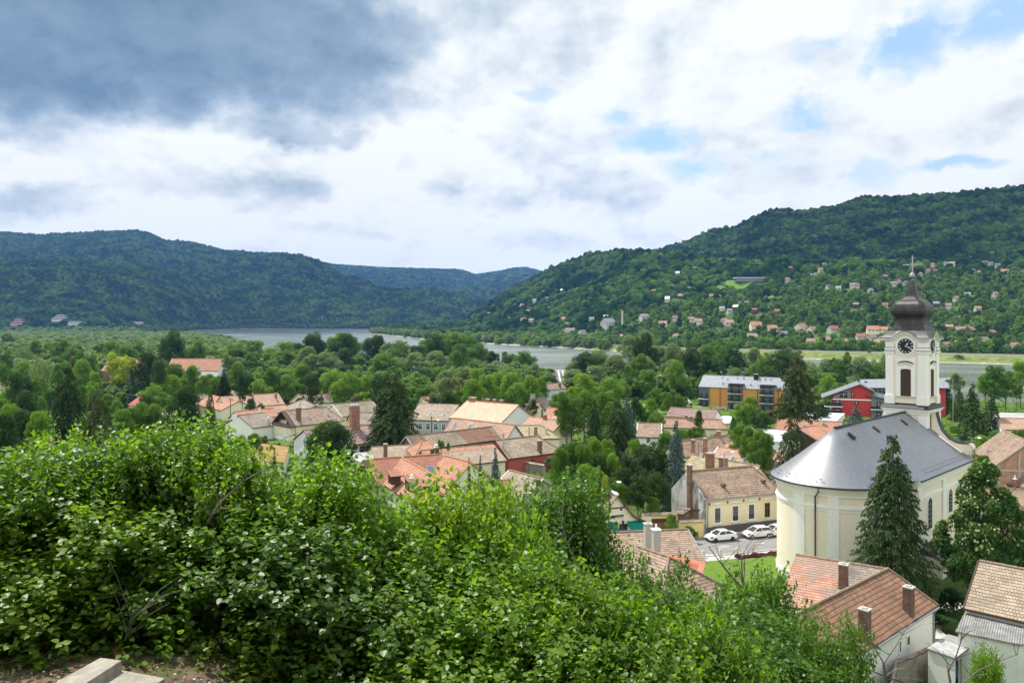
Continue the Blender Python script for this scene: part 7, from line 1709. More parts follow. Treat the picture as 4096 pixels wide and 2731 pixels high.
KIND = {  # kind: (crown set, leaf mat, trunk, default width/height, label words)
 'oak': ('broad', 'oak', 'b', .85, 'mid green broadleaf'), 'bright': ('broad', 'bright', 'b', .9, 'bright green broadleaf'), 'yellow': ('broad', 'yellow', 'b', .9, 'yellow green broadleaf'),
 'dark': ('broad', 'dark', 'b2', .85, 'dark green broadleaf'), 'willow': ('broad', 'willow', 'b', .95, 'grey green willow'), 'weep': ('weep', 'willow', 'b', .8, 'weeping willow'),
 'poplar': ('tall', 'oak', 'b', .5, 'tall green poplar'), 'dpoplar': ('tall', 'dark', 'b', .55, 'tall dark green poplar'), 'spruce': ('fir', 'fir', 'f', .5, 'dark spruce'), 'blue': ('fir', 'blue', 'f', .55, 'blue spruce'),
 'pine': ('broad', 'fir', 'b', .7, 'dark pine'), 'thuja': ('col', 'thuja', 'f', .3, 'green columnar thuja'), 'bush': ('broad', 'oak', 'b', 1.3, 'round green bush'), 'bbush': ('broad', 'bright', 'b', 1.3, 'bright green bush'), 'dbush': ('broad', 'dark', 'b', 1.2, 'dark green bush'),
 'ybush': ('broad', 'yellow', 'b', 1.2, 'yellow bush'), 'obush': ('broad', 'olive', 'b', 1.2, 'olive green bush'), 'pbush': ('broad', 'purple', 'b', 1.1, 'purple leaved shrub'),
 'fineoak': ('fine', 'oak', 'b2', .9, 'green walnut'), 'finedark': ('fine', 'dark', 'b2', .9, 'dark round-crowned'), 'finebright': ('fine', 'bright', 'b2', .9, 'bright green leafy'), 'linden': ('linden', 'linden', 'b2', .9, 'linden'),
 'sprucefine': ('firfine', 'fir', 'f', .5, 'dark spruce'), 'bluefine': ('firfine', 'blue', 'f', .55, 'blue spruce'), 'weepfir': ('droop', 'firlight', 'f', .6, 'drooping olive spruce'), 'umb': ('umb', 'firlight', 'f', .5, 'tall bare-stemmed spruce'),
}
tr_ = random.Random(21); NTREE = 0
def tree(kind, sx, sy, D, wpx=None, label=None, zg=None, group=None, pick=None, h=None):
    """kind at photo column sx with its top at photo row sy, D metres away, crown wpx wide in the photo"""
    global NTREE; NTREE += 1
    cs, lm, tk, asp, words = KIND[kind]
    if zg is None and wpx and tk == 'b' and not label:      # stand it where its height suits its breadth
        for f_ in (1, 1.05, 1.1, 1.15, 1.2, 1.25, 1.3):
            t_ = Wd(sx, sy, D * f_); Hh = t_.z - g(t_.x, t_.y)
            if Hh < 1.35 * wpx / F * D * f_ / asp: break
        D *= f_
    if zg is None and wpx and tk == 'f' and not label:
        for f_ in (1, 1.07, 1.14, 1.21, 1.28, 1.35, 1.42, 1.5, 1.6):
            t_ = Wd(sx, sy, D * f_); Hh = t_.z - g(t_.x, t_.y)
            if Hh < 2.1 * wpx / F * D * f_: break
        D *= f_
    top = Wd(sx, sy, D); zg = g(top.x, top.y) if zg is None else zg
    H_ = max(1.0, top.z - zg) if h is None else h
    w = wpx / F * D if wpx else H_ * asp * tr_.uniform(.85, 1.15)
    if not wpx and w < 3: w = 3
    if cs in ('fir', 'firfine', 'umb', 'droop'): w *= 1.35
    e = empty({'spruce': 'spruce', 'sprucefine': 'spruce', 'blue': 'blue_spruce', 'bluefine': 'blue_spruce', 'willow': 'willow', 'weep': 'willow', 'thuja': 'thuja', 'linden': 'linden', 'pine': 'pine', 'umb': 'spruce', 'weepfir': 'spruce'}.get(kind, 'bush' if 'bush' in kind else 'tree'), (top.x, top.y, zg), label, 'bush' if 'bush' in kind else 'tree', group)
    s = PC[cs]; me = s[(pick if pick is not None else tr_.randrange(len(s))) % len(s)]
    o = bpy.data.objects.new('crown', me); COL.objects.link(o); o.parent = e
    o.material_slots[0].link = 'OBJECT'; o.material_slots[0].material = L[lm]
    if tk.startswith('b') and 'poplar' not in words and not label: w = max(w, .36 * H_)
    hc = min(H_, max(.74 * H_, w / min(asp, .95) * 1.15)) if tk.startswith('b') else H_
    t = bpy.data.objects.new('trunk', TR[tk]); COL.objects.link(t); t.parent = e
    o.scale = (w, w, hc); o.location = (0, 0, H_ - hc); t.scale = (w, w, H_); e.rotation_euler = (0, 0, tr_.uniform(0, 6.28))
    if not label: AUTO.append((e, words + ('' if kind.endswith('bush') or any(k in words for k in ('willow', 'spruce', 'pine', 'poplar', 'thuja', 'walnut', 'shrub')) else ' tree'), sx, D, sy))
    return e
# -- named trees
tree('sprucefine', 3568, 1725, 84, 355, 'big dark spruce standing right in front of the church', zg=0, pick=0)
tree('linden', 3935, 1862, 88, 400, 'large linden with pale flower bracts right of the church', zg=0)
tree('umb', 3190, 1412, 168, 165, 'tall bare stemmed spruce with a ragged crown before the apartment blocks', zg=-.5)
tree('weepfir', I(1225, 0)[0], I(0, 660)[1], 133, 175, 'broad drooping fir beside the church apse roof', pick=1)
tree('thuja', I(1215, 0)[0], I(0, 968)[1], 117, 28, 'small bright thuja left of the church roof edge', h=10); tree('thuja', I(1262, 0)[0], I(0, 1010)[1], 117, 22, 'shorter bright thuja close beside the church roof edge', h=9)
tree('sprucefine', 1585, 1468, 172, 240, 'massive twin topped dark spruce in the middle of the old roofs', pick=1, zg=-.2)
tree('sprucefine', 1545, 1485, 174, 185, 'second crown of the massive dark spruce among the old roofs', pick=0, zg=-.2)
tree('weepfir', A(925, 0)[0], A(0, 675)[1], 118, 260, 'spruce with drooping blue green arms above the left lilacs', zg=1, pick=1)
tree('sprucefine', A(640, 0)[0], A(0, 480)[1], 150, 230, 'tall dark ragged spruce left of the drooping one', pick=1)
tree('finedark', A(1740, 0)[0], A(0, 690)[1], 150, 165, 'round dark tree right of the crimson metal roof')
tree('weepfir', A(1975, 0)[0], A(0, 720)[1], 165, 85, 'thin see through spruce before the pale orange roofs', pick=0)
for i, (x, y) in enumerate(((262, 640), (283, 618), (305, 605), (330, 612), (352, 595), (380, 590), (405, 600), (432, 592), (455, 585), (478, 580), (502, 578), (526, 582))):
    tree('thuja', *B(x, y), 172, 22, None, group='row of columnar thujas')
tree('finedark', B(1380, 0)[0], B(0, 620)[1], 132, 235, 'large dark walnut tree in front of the brown workshop', zg=0)
tree('fineoak', B(1250, 0)[0], B(0, 640)[1], 135, 130, 'lighter walnut tree just left of the dark one at the workshop', zg=0)
tree('sprucefine', Dd(985, 0)[0], Dd(0, 370)[1], 172, 105, 'left dark spruce of the central cluster', pick=1); tree('sprucefine', Dd(1230, 0)[0], Dd(0, 370)[1], 165, 190, 'middle dark spruce of the central cluster', pick=1)
tree('bluefine', Dd(1330, 0)[0], Dd(0, 320)[1], 168, 110, 'blue tipped spruce rising behind the central cluster', pick=0)
tree('bluefine', Dd(1840, 0)[0], Dd(0, 580)[1], 128, 125, 'tall blue spruce left of the yellow street house', pick=0)
tree('pine', Dd(1620, 0)[0], Dd(0, 760)[1], 130, 150, 'bushy dark pine left of the tall blue spruce', pick=1); tree('pine', Dd(1500, 0)[0], Dd(0, 850)[1], 138, 110, 'lower dark pine between cluster and blue spruce')
tree('bluefine', Dd(1790, 0)[0], Dd(0, 860)[1], 124, 60, 'small blue spruce at the gable of the yellow street house') if False else None
for x, y, D, w, k in ((760, 830, 128, 120, 'fineoak'), (870, 860, 126, 110, 'fineoak'), (640, 890, 124, 90, 'fineoak'), (980, 780, 132, 95, 'finebright'), (1060, 960, 126, 110, 'dark'), (900, 1060, 118, 120, 'finebright'), (1010, 1100, 116, 90, 'finebright'), (1290, 1100, 120, 120, 'finedark'), (1240, 1240, 116, 90, 'finebright'), (1100, 1180, 116, 90, 'fineoak'), (1600, 1400, 115, 70, 'fineoak'), (1340, 950, 128, 90, 'dark'), (1500, 1050, 122, 120, 'pine'), (1640, 1090, 119, 110, 'dark'), (1180, 950, 126, 60, 'finebright'), (1440, 1180, 116, 120, 'dark'), (1130, 800, 138, 60, 'finebright'), (1400, 800, 140, 60, 'finebright'), (520, 980, 124, 80, 'obush'), (330, 1010, 124, 60, 'obush')):
    tree(k, *Dd(x, y), D, w)
tree('ybush', *Dd(1105, 1115), 114, 50, 'golden yellow shrub in the central garden')
tree('blue', Cc(1780, 0)[0], Cc(0, 870)[1], 126, 70, 'small blue fir in front of the tan long roof'); tree('blue', Cc(1625, 0)[0], Cc(0, 950)[1], 125, 45, 'smaller blue fir left of the small blue fir'); tree('spruce', Cc(1505, 0)[0], Cc(0, 980)[1], 126, 30, 'tiny dark fir between the chalet roof and tan roof')
tree('dbush', *Cc(230, 1195), 121, 75, 'round olive bush beside the chalet balcony')
tree('oak', *Cc(1215, 810), 150, 40, 'small tree growing through the mossy barn roof', h=3.5, zg=5); tree('oak', *Cc(1120, 850), 149, 26, 'tiny bush growing at the mossy barn roof edge', h=2.5, zg=4.5); tree('oak', *Cc(1290, 815), 150, 20, 'thin sprout growing beside the barn roof tree', h=3, zg=5)
tree('spruce', *B(780, 870), 128, 45, 'narrow dark conifer before the orange mossy flat roof')
for x, y in ((480, 960), (520, 975), (665, 970), (690, 985), (560, 1020)): tree('thuja', *B(x, y), 120, 14, None, group='small thujas behind the lilacs')
for x, y, D, w, k in ((400, 760, 140, 90, 'finebright'), (560, 740, 160, 80, 'fineoak'), (650, 760, 160, 60, 'obush'), (990, 700, 160, 45, 'bush'), (845, 680, 172, 25, 'dbush'), (785, 700, 172, 14, 'thuja'), (535, 375, 240, 55, 'dark'), (640, 400, 242, 40, 'dark'), (740, 378, 243, 40, 'dbush'), (830, 372, 243, 45, 'dbush'), (700, 412, 241, 60, 'dbush'), (1040, 370, 200, 65, 'dbush'), (1240, 430, 195, 90, 'dbush'), (920, 430, 195, 45, 'dbush')):
    tree(k, *B(x, y), D, w)
# trees behind the old town, centre left (B, C, D zooms)
for x, y, D, w, k in ((625, 130, 262, 105, 'bright'), (240, 90, 262, 80, 'spruce'), (960, 155, 255, 45, 'blue'), (1055, 150, 255, 45, 'blue'), (730, 45, 300, 110, 'oak'), (900, 85, 285, 100, 'oak'), (500, 60, 300, 110, 'dark'), (380, 90, 300, 80, 'oak'), (100, 120, 290, 70, 'oak'), (60, 280, 255, 22, 'oak'), (1180, 110, 275, 110, 'pine'), (1090, 20, 320, 120, 'oak'), (1380, 40, 300, 130, 'bright'), (1550, 45, 290, 140, 'bright'), (1690, 140, 250, 95, 'bright'), (1610, 220, 240, 60, 'obush'), (1850, 130, 240, 60, 'dark'), (1290, 250, 235, 45, 'spruce'), (1440, 300, 228, 60, 'dbush'), (1640, 330, 222, 80, 'obush'), (1500, 310, 226, 40, 'spruce')):
    tree(k, *B(x, y), D, w)
for x, y, D, w, k in ((1050, 230, 255, 110, 'bush'), (1150, 310, 228, 110, 'obush'), (1290, 245, 255, 90, 'dark'), (1340, 290, 235, 80, 'oak'), (1430, 240, 225, 80, 'oak'), (1560, 175, 250, 110, 'bright'), (1680, 130, 270, 120, 'bright'), (1800, 100, 285, 130, 'bright'), (1950, 95, 285, 120, 'oak'), (1500, 300, 215, 60, 'oak'), (1290, 395, 205, 30, 'spruce'), (1900, 380, 205, 60, 'obush'), (1450, 45, 330, 110, 'willow'), (1600, 60, 320, 110, 'bright'), (1260, 80, 330, 120, 'willow')):
    tree(k, *Cc(x, y), D, w)
for x, y, D, w, k in ((120, 110, 270, 150, 'bright'), (300, 130, 262, 120, 'bright'), (420, 160, 258, 90, 'oak'), (860, 115, 245, 150, 'bright'), (1130, 95, 250, 150, 'bright'), (1290, 160, 255, 70, 'bright'), (700, 290, 195, 150, 'oak'), (880, 290, 190, 150, 'oak'), (1080, 310, 190, 130, 'oak'), (600, 330, 195, 80, 'oak'), (750, 410, 180, 130, 'bright'), (1000, 400, 185, 110, 'bright'), (350, 380, 238, 50, 'dark'), (240, 370, 240, 35, 'spruce'), (120, 385, 245, 60, 'obush'), (1430, 365, 210, 60, 'dark'), (1450, 255, 260, 24, 'thuja'), (1640, 225, 262, 95, 'oak'), (1760, 275, 255, 90, 'oak'), (1850, 300, 250, 80, 'oak'), (1590, 380, 225, 70, 'bright'), (1530, 480, 200, 80, 'oak'), (1640, 480, 205, 90, 'oak'), (1540, 560, 185, 60, 'dbush'), (2000, 670, 160, 80, 'oak'), (1740, 680, 158, 80, 'oak'), (1880, 690, 156, 80, 'bright'), (2080, 670, 160, 70, 'oak'), (1680, 800, 140, 30, 'bbush')):
    tree(k, *Dd(x, y), D, w)
for x, y, D, w, k in ((780, 485, 232, 105, 'bright'), (680, 560, 222, 80, 'bright'), (920, 590, 205, 110, 'dark'), (860, 640, 200, 80, 'dark'), (1000, 640, 210, 50, 'pbush'), (250, 630, 205, 40, 'dark'), (680, 780, 150, 100, 'fineoak'), (880, 830, 142, 110, 'fineoak'), (780, 800, 146, 90, 'fineoak'), (960, 870, 140, 60, 'fineoak'), (600, 830, 150, 60, 'bright'), (1890, 565, 205, 105, 'blue'), (610, 700, 190, 30, 'thuja'), (740, 700, 190, 30, 'thuja'), (1220, 650, 215, 60, 'dbush'), (1330, 620, 225, 80, 'dbush'), (1560, 610, 240, 60, 'dbush'), (1500, 600, 240, 60, 'dbush'), (1120, 660, 215, 50, 'dbush'), (1610, 270, 300, 95, 'bright'), (1460, 370, 310, 70, 'willow'), (1700, 320, 310, 60, 'oak'), (25, 450, 268, 60, 'oak'), (90, 480, 262, 50, 'oak')):
    tree(k, *I(x, y), D, w)
# right edge
for x, y, D, w, k in ((210, 245, 330, 80, 'willow'), (150, 290, 205, 75, 'spruce'), (330, 310, 195, 115, 'spruce'), (240, 340, 190, 75, 'spruce'), (460, 380, 190, 95, 'spruce'), (480, 195, 255, 130, 'oak'), (560, 230, 250, 110, 'oak'), (420, 250, 252, 90, 'bright'), (665, 165, 235, 95, 'bright'), (640, 320, 225, 60, 'oak'), (400, 680, 150, 90, 'finebright'), (340, 700, 148, 60, 'bright'), (500, 650, 155, 90, 'fineoak'), (590, 660, 150, 80, 'fineoak'), (640, 640, 158, 50, 'fineoak'), (680, 640, 160, 50, 'fineoak'), (400, 820, 130, 90, 'fineoak'), (330, 860, 120, 70, 'finebright'), (470, 840, 134, 60, 'fineoak'), (560, 760, 140, 60, 'finebright'), (200, 600, 175, 40, 'bright'), (220, 740, 150, 30, 'bright'), (310, 970, 112, 50, 'fineoak')):
    tree(k, *J(x, y), D, w)
# far left village trees (A zoom)
for x, y, D, w, k in ((1615, 150, 330, 120, 'dpoplar'), (1850, 250, 330, 105, 'poplar'), (1130, 370, 250, 130, 'yellow'), (1200, 420, 245, 90, 'yellow'), (1370, 375, 240, 115, 'pine'), (1180, 245, 330, 120, 'oak'), (1060, 270, 335, 90, 'oak'), (930, 290, 330, 60, 'oak'), (1300, 270, 330, 80, 'oak'), (720, 275, 345, 60, 'oak'), (660, 290, 340, 90, 'oak'), (560, 250, 350, 90, 'oak'), (450, 280, 350, 70, 'bright'), (330, 260, 350, 80, 'oak'), (220, 310, 320, 70, 'weep'), (140, 320, 320, 60, 'weep'), (60, 350, 310, 70, 'oak'), (420, 425, 255, 105, 'weep'), (215, 420, 270, 80, 'bright'), (108, 440, 265, 30, 'spruce'), (20, 450, 250, 60, 'oak'), (820, 360, 290, 110, 'oak'), (700, 410, 280, 50, 'obush'), (780, 440, 265, 90, 'bright'), (1110, 540, 225, 60, 'spruce'), (1240, 530, 222, 75, 'blue'), (1020, 590, 222, 40, 'blue'), (1645, 520, 235, 35, 'blue'), (1660, 480, 245, 110, 'oak'), (1800, 500, 240, 110, 'oak'), (1950, 430, 385, 55, 'spruce'), (2110, 520, 300, 80, 'spruce'), (1460, 640, 205, 120, 'bright'), (1590, 590, 210, 120, 'bright'), (1720, 620, 208, 100, 'oak'), (2010, 580, 240, 80, 'oak'), (2230, 470, 260, 100, 'oak'), (1910, 590, 225, 60, 'oak'), (2330, 640, 230, 50, 'bright'), (900, 560, 225, 70, 'bright'), (870, 660, 200, 70, 'bright'), (1010, 740, 180, 70, 'oak'), (1090, 760, 178, 60, 'oak'), (1180, 740, 190, 35, 'blue'), (1370, 740, 165, 40, 'dark'), (1340, 810, 150, 110, 'fineoak'), (1450, 830, 148, 90, 'fineoak'), (1250, 860, 145, 90, 'fineoak'), (1140, 880, 140, 80, 'fineoak'), (240, 540, 230, 90, 'dark'), (150, 560, 225, 80, 'dark'), (330, 600, 215, 80, 'oak'), (390, 580, 220, 60, 'bright'), (60, 680, 190, 80, 'bright'), (170, 660, 180, 90, 'oak'), (250, 700, 172, 90, 'dark'), (20, 780, 160, 90, 'oak'), (100, 830, 150, 80, 'finebright'), (380, 760, 165, 60, 'oak'), (200, 880, 140, 110, 'finedark'), (300, 900, 140, 90, 'finedark'), (380, 900, 138, 80, 'finebright'), (30, 920, 130, 70, 'dark'), (760, 680, 190, 60, 'oak'), (720, 560, 230, 60, 'oak'), (620, 420, 270, 70, 'oak'), (540, 480, 250, 60, 'oak'), (1500, 450, 262, 70, 'dark'), (1560, 420, 260, 40, 'oak'), (2280, 540, 245, 70, 'dark'), (2150, 380, 300, 70, 'willow'), (2250, 290, 330, 80, 'willow'), (2330, 300, 330, 70, 'oak'), (70, 160, 720, 60, 'willow'), (100, 900, 132, 60, 'oak'), (1520, 900, 140, 60, 'dark'), (1480, 920, 132, 60, 'oak')):
    if 320 <= D < 400: D += 145
    tree(k, A(x, y)[0], A(x, y)[1] + (14 if D <= 180 else 0), D, w * 1.05)
# -- river belt, rows between houses and river (photo skyline of the belt)
BELT = [(820, 1395), (870, 1378), (940, 1368), (1010, 1365), (1060, 1355), (1130, 1362), (1200, 1350), (1254, 1326), (1310, 1350), (1376, 1334), (1440, 1365), (1515, 1343), (1590, 1368), (1680, 1372), (1740, 1335), (1811, 1318), (1860, 1338), (1930, 1370), (2003, 1393), (2110, 1402), (2177, 1463), (2215, 1560), (2262, 1480), (2300, 1411), (2386, 1388), (2470, 1400), (2520, 1350), (2575, 1332), (2640, 1385), (2700, 1360), (2740, 1355), (2800, 1400), (2856, 1345), (2920, 1350), (2970, 1395), (3050, 1405), (3135, 1385), (3220, 1410), (3309, 1420), (3400, 1425), (3490, 1418)]
bk = random.Random(33)
def belt(sx0, sx1, step, D, dy, kinds, w=95):
    sx = sx0
    while sx < sx1:
        s = sx + bk.uniform(-.3, .3) * step; y = float(interp(s, BELT)) + dy + bk.uniform(-12, 22)
        tree(bk.choice(kinds), s, y, D * bk.uniform(.95, 1.05), w * bk.uniform(.8, 1.25)); sx += step
belt(830, 2190, 60, 540, 0, ['oak', 'dark', 'oak', 'poplar', 'willow', 'bright'], 105)
belt(2290, 3560, 60, 405, 0, ['willow', 'willow', 'oak', 'oak', 'dpoplar', 'willow'], 120)
belt(860, 2130, 74, 480, 50, ['oak', 'dark', 'willow', 'oak', 'willow'], 115)
belt(1950, 2230, 55, 440, 60, ['willow', 'willow', 'oak'], 115)
belt(2300, 3560, 78, 380, 70, ['willow', 'willow', 'oak', 'bright', 'dark'], 120)
belt(880, 1760, 82, 420, 110, ['oak', 'dark', 'oak', 'bright', 'dark'], 110); belt(1880, 2130, 82, 400, 110, ['willow', 'oak', 'bright'], 110)
belt(2330, 3560, 90, 345, 130, ['willow', 'oak', 'dark', 'willow'], 105)
for s, y, D, w, k in ((1811, 1316, 550, 150, 'oak'), (1880, 1325, 552, 110, 'oak'), (1740, 1330, 545, 110, 'dpoplar'), (1254, 1326, 548, 110, 'dpoplar'), (1376, 1332, 548, 120, 'dark'), (1515, 1341, 550, 100, 'dark'), (2575, 1331, 412, 130, 'dpoplar'), (2860, 1345, 412, 110, 'oak'), (2700, 1440, 300, 110, 'bright'), (2120, 1450, 330, 110, 'willow'), (2190, 1480, 320, 70, 'willow')): tree(k, s, y, D, w)
# isolated bare tree by the shop
def bare_tree(label, p, h, seed, r=.10, n=5, spread=1.1, name='bare_tree', m_='bark2', depth=4):
    r_ = random.Random(seed); e = empty(name, p, label, 'tree'); m1 = MB()
    def br(a, d, L_, rr, k):
        pts = [a]; q = a; dd = d
        for i in range(3): dd = (dd + V3((r_.uniform(-.25, .25), r_.uniform(-.25, .25), r_.uniform(-.1, .2)))).normalized(); q = q + dd * L_ / 3; pts.append(q)
        m1.tube(pts, rr, 4 if k > 1 else 6, rr * .55)
        if k < depth:
            for j in range(n if k else n + 1):
                f = r_.uniform(.3, 1.0); s = pts[min(3, int(f * 3) + 0)]; s = a + (q - a) * f
                nd = (dd + V3((r_.uniform(-1, 1), r_.uniform(-1, 1), r_.uniform(-.5, .6))) * spread).normalized(); br(s, nd, L_ * r_.uniform(.5, .75), rr * .5, k + 1)
    br(V3(p), V3((0, 0, 1)), h * .45, r, 0); m1.build('branches', M[m_], e); return e
bare_tree('leafless grey tree between shop and yellow street house', V3(Wz(*Dd(1440, 1500), 0).xy.to_3d()), 11, 3, .16, 5)
for x, y, D, w, k in ((585, 640, 111.5, 62, 'finebright'), (800, 790, 110.8, 55, 'fineoak'), (880, 850, 110.5, 30, 'bush')): tree(k, *E(x, y), D, w, zg=0)
# purple hedge row
m1V, m1n = crown_broad(77, n=9000, size=.03, lumps=40)
def hedge(label, a, b, h, w, mt, cat='hedge', n=7000, ls=.16, seed=1):
    rs = np.random.RandomState(seed); t = rs.rand(n); th = rs.rand(n) * 3.14159; d = (b - a); L_ = d.length; u = d.normalized(); nn = V3((-u.y, u.x, 0))
    lump = 1 + .22 * np.sin(t * L_ * 2.3 + 1) + .12 * np.sin(t * L_ * 5.1)
    r = lump * (1 - .3 * rs.rand(n) ** 2); off = np.cos(th) * w / 2 * r; zz = np.sin(th) ** .6 * h * r
    c = np.array(a)[None] + np.array(u)[None] * (t * L_)[:, None] + np.array(nn)[None] * off[:, None]; c[:, 2] = a.z + (b.z - a.z) * t + zz
    nr = np.array(nn)[None] * np.cos(th)[:, None] + np.array([0, 0, 1.])[None] * np.sin(th)[:, None]
    me = np_mesh('hedge', leaf_quads(rs, c - np.array(a)[None], nr, ls), quads_n(n), L[mt]); o = bpy.data.objects.new('hedge', me); COL.objects.link(o); o.location = a; return tag(o, label, cat)
hedge('low purple leaved hedge along the church lawn', Wz(*E(1400, 1205), 0), Wz(*E(1960, 1150), 0), .42, .9, 'purple', ls=.11)
hedge('clipped green hedge before the playground lawn', Wz(*I(-60, 600), -3), Wz(*I(250, 600), -3), 1.2, 1.5, 'dark', seed=2, ls=.3)
hedge('ivy hedge under the apartment block', Wz(*I(1060, 700), -1.5), Wz(*I(1560, 640), -2.5), 2.6, 3, 'dark', seed=3, ls=.35)
hedge('round clipped green shrub bed beside the curved path', Wz(*H(1640, 790), .8), Wz(*H(1800, 740), .8), 1.0, 3.6, 'thuja', cat='shrub', seed=4, ls=.12)
hedge('dark yew shrub at the corner of the big tan roof', Wz(*H(1730, 660), .8), Wz(*H(1850, 640), .8), 2.0, 2.6, 'dark', cat='shrub', seed=5, ls=.12)
# flower bracts of the linden
def bracts():
    lin = [o for o in COL.objects if o.name.startswith('linden')][0]; rs = np.random.RandomState(5)
    V, n = crown_ovoid(14); c = V.reshape(-1, 4, 3).mean(1); k = rs.choice(len(c), 1500, replace=False); c = c[k] + np.array([0, 0, .006])
    nr = c - np.array([0, 0, .5]); nr /= np.linalg.norm(nr, axis=1)[:, None]
    keep = nr[:, 2] > -.2; c = c[keep]; nr = nr[keep]
    me = np_mesh('flower_bracts', leaf_quads(rs, c + nr * .008, nr + np.array([0, 0, .6]), .020), quads_n(len(c)), L['flowering']); o = bpy.data.objects.new('flower_bracts', me); COL.objects.link(o); o.parent = lin; cw = [q for q in lin.children if q.name.startswith('crown')][0]; o.scale = cw.scale; o.location = cw.location
bracts()
# small grass and weeds
def tufts(name, n, fn, h, mt, seed):
    rs = np.random.RandomState(seed); P_ = fn(rs, n); z = ground(P_[:, 0], P_[:, 1]); c = np.stack([P_[:, 0], P_[:, 1], z + h * .5], 1)
    V = leaf_quads(rs, c, rs.normal(0, 1, (len(c), 3)) * np.array([1, 1, .1]), h, 1.6)
    me = np_mesh(name, V, quads_n(len(c)), L[mt]); o = bpy.data.objects.new(name, me); COL.objects.link(o); o['kind'] = 'stuff'; o['label'] = 'sparse weeds and grass blades on the bare earth path'
tufts('weeds', 900, lambda rs, n: np.stack([-2.2 - 3 * rs.rand(n) ** .8, 7.6 + 2.2 * rs.rand(n)], 1)[:n], .035, 'oak', 1)
tufts('yard_grass', 16000, lambda rs, n: np.stack([24 + 22 * rs.rand(n), 50 + 16 * rs.rand(n)], 1), .28, 'bright', 2)
# undergrowth filling the slope below and the gardens between the houses
def filler():
    rs = np.random.RandomState(12); n = 2600; y = 275 + 265 * rs.rand(n) ** .8; sx = -200 + 3800 * rs.rand(n); x = (sx - 2048) / F * y
    nb = interp(sx, NEAR_BANK); ok = (y < nb - 12) & ~((sx > 2380) & (y < 352)) & ~((sx > 2200) & (sx < 2290))
    for e, p1, p2, u, nn, hw, ze, zr in HOUSES:
        c = (p1 + p2) / 2 + nn * hw; r = (p2 - p1).length / 2 + 5; s0 = 2048 + F * c.x / c.y; ok &= ~((np.abs(sx - s0) < F * r / c.y) & (y < c.y + hw + 5) & (y > c.y - 90))
    x, y = x[ok], y[ok]; h = 6 + 5 * rs.rand(len(x)); w = 7 + 5 * rs.rand(len(x))
    return np.stack([x, y, ground(x, y) - .4], 1), np.stack([w, w, h], 1)
FILL = filler()
def under():
    rs = np.random.RandomState(8); n = 52000
    y = 14 + 96 * rs.rand(n) ** .8; x = (-.75 + 1.5 * rs.rand(n)) * y
    keep = ~((x > 17 + (y - 50) * .12) & (y > 46)) & ~((y > 98)); x, y = x[keep], y[keep]
    c = np.stack([x, y, ground(x, y) + .2 + 1.6 * rs.rand(len(x)) ** 2 * (1 + .8 * np.sin(x * .7) * np.sin(y * .5))], 1)
    me = np_mesh('undergrowth', leaf_quads(rs, c, np.tile([0, -.2, 1.], (len(c), 1)), .5), quads_n(len(c)), L['oak']); o = bpy.data.objects.new('undergrowth', me); COL.objects.link(o); o['kind'] = 'stuff'; o['label'] = 'dense green undergrowth covering the slope'
    n = 30000; y = 95 + 330 * rs.rand(n); x = (-.75 + 1.5 * rs.rand(n)) * y; keep = ~((y < 135) & (x > 15)); x, y = x[keep], y[keep]
    c = np.stack([x, y, ground(x, y) + .1 + .9 * rs.rand(len(x)) ** 2], 1)
    me = np_mesh('garden_growth', leaf_quads(rs, c, np.tile([0, -.2, 1.], (len(c), 1)), 1.1), quads_n(len(c)), L['oak']); o = bpy.data.objects.new('garden_growth', me); COL.objects.link(o); o['kind'] = 'stuff'; o['label'] = 'low green garden growth between the houses'
under()
# ---------------------------------------------------------------- foreground shrubs with real leaves
def leaf_shape(kind):
    if kind == 'heart':
        pts = [(0, 0, 0), (.30, -.06, .04), (.50, .18, .05), (.40, .55, .02), (0, 1., -.10), (-.40, .55, .02), (-.50, .18, .05), (-.30, -.06, .04)]
        v = np.array(pts + [(0, .45, -.06)], float); f = [(8, i, (i + 1) % 8) for i in range(8)]
        f = [(8, 0, 1, 2), (8, 2, 3, 4), (8, 4, 5, 6), (8, 6, 7, 0)]
        return v, np.array(f)
    out = [(0, 0), (.12, .10), (.42, -.06), (.34, .14), (.62, .30), (.38, .36), (.44, .62), (.18, .56), (0, 1.), (-.18, .56), (-.44, .62), (-.38, .36), (-.62, .30), (-.34, .14), (-.42, -.06), (-.12, .10)]
    v = np.array([(x, y, .05 * abs(x) * 2 - .05 * y) for x, y in out] + [(0, .3, 0)], float)
    f = [(16, i, i + 1, (i + 2) % 16) for i in range(0, 16, 2)]
    return v, np.array(f)
def leafy(seed, kind, n_tw, size, lumps, per=9, tlen=.34, interior=.25):
    """shrub crown in unit box: radius .5, height 1 ; returns vertex array and faces. size relative to crown units given by scale s (metres per unit)"""
    rs = np.random.RandomState(seed); cs = []
    for i in range(lumps):
        th = rs.rand() * 6.283; z = .12 + .80 * rs.rand() ** .8; r = .42 * math.sqrt(max(.05, 1 - (max(0, z - .35) / .72) ** 2)) * (.3 + .7 * rs.rand() ** .5)
        cs.append((r * math.cos(th), r * math.sin(th), z, .10 + .09 * rs.rand()))
    cs = np.array(cs + [(0, 0, .45, .25)]); w = cs[:, 3] ** 2; k = rs.choice(len(cs), n_tw, p=w / w.sum())
    d = rs.normal(0, 1, (n_tw, 3)); d /= np.linalg.norm(d, axis=1)[:, None]; flip = rs.rand(n_tw) < .7; d[:, 2] = np.where(flip, np.abs(d[:, 2]), d[:, 2])
    rr = cs[k, 3] * np.where(rs.rand(n_tw) < interior, rs.rand(n_tw), .9 + .15 * rs.rand(n_tw))
    base = cs[k, :3] + d * rr[:, None]; base[:, 2] = np.clip(base[:, 2], .02, 1.05)
    return base, d
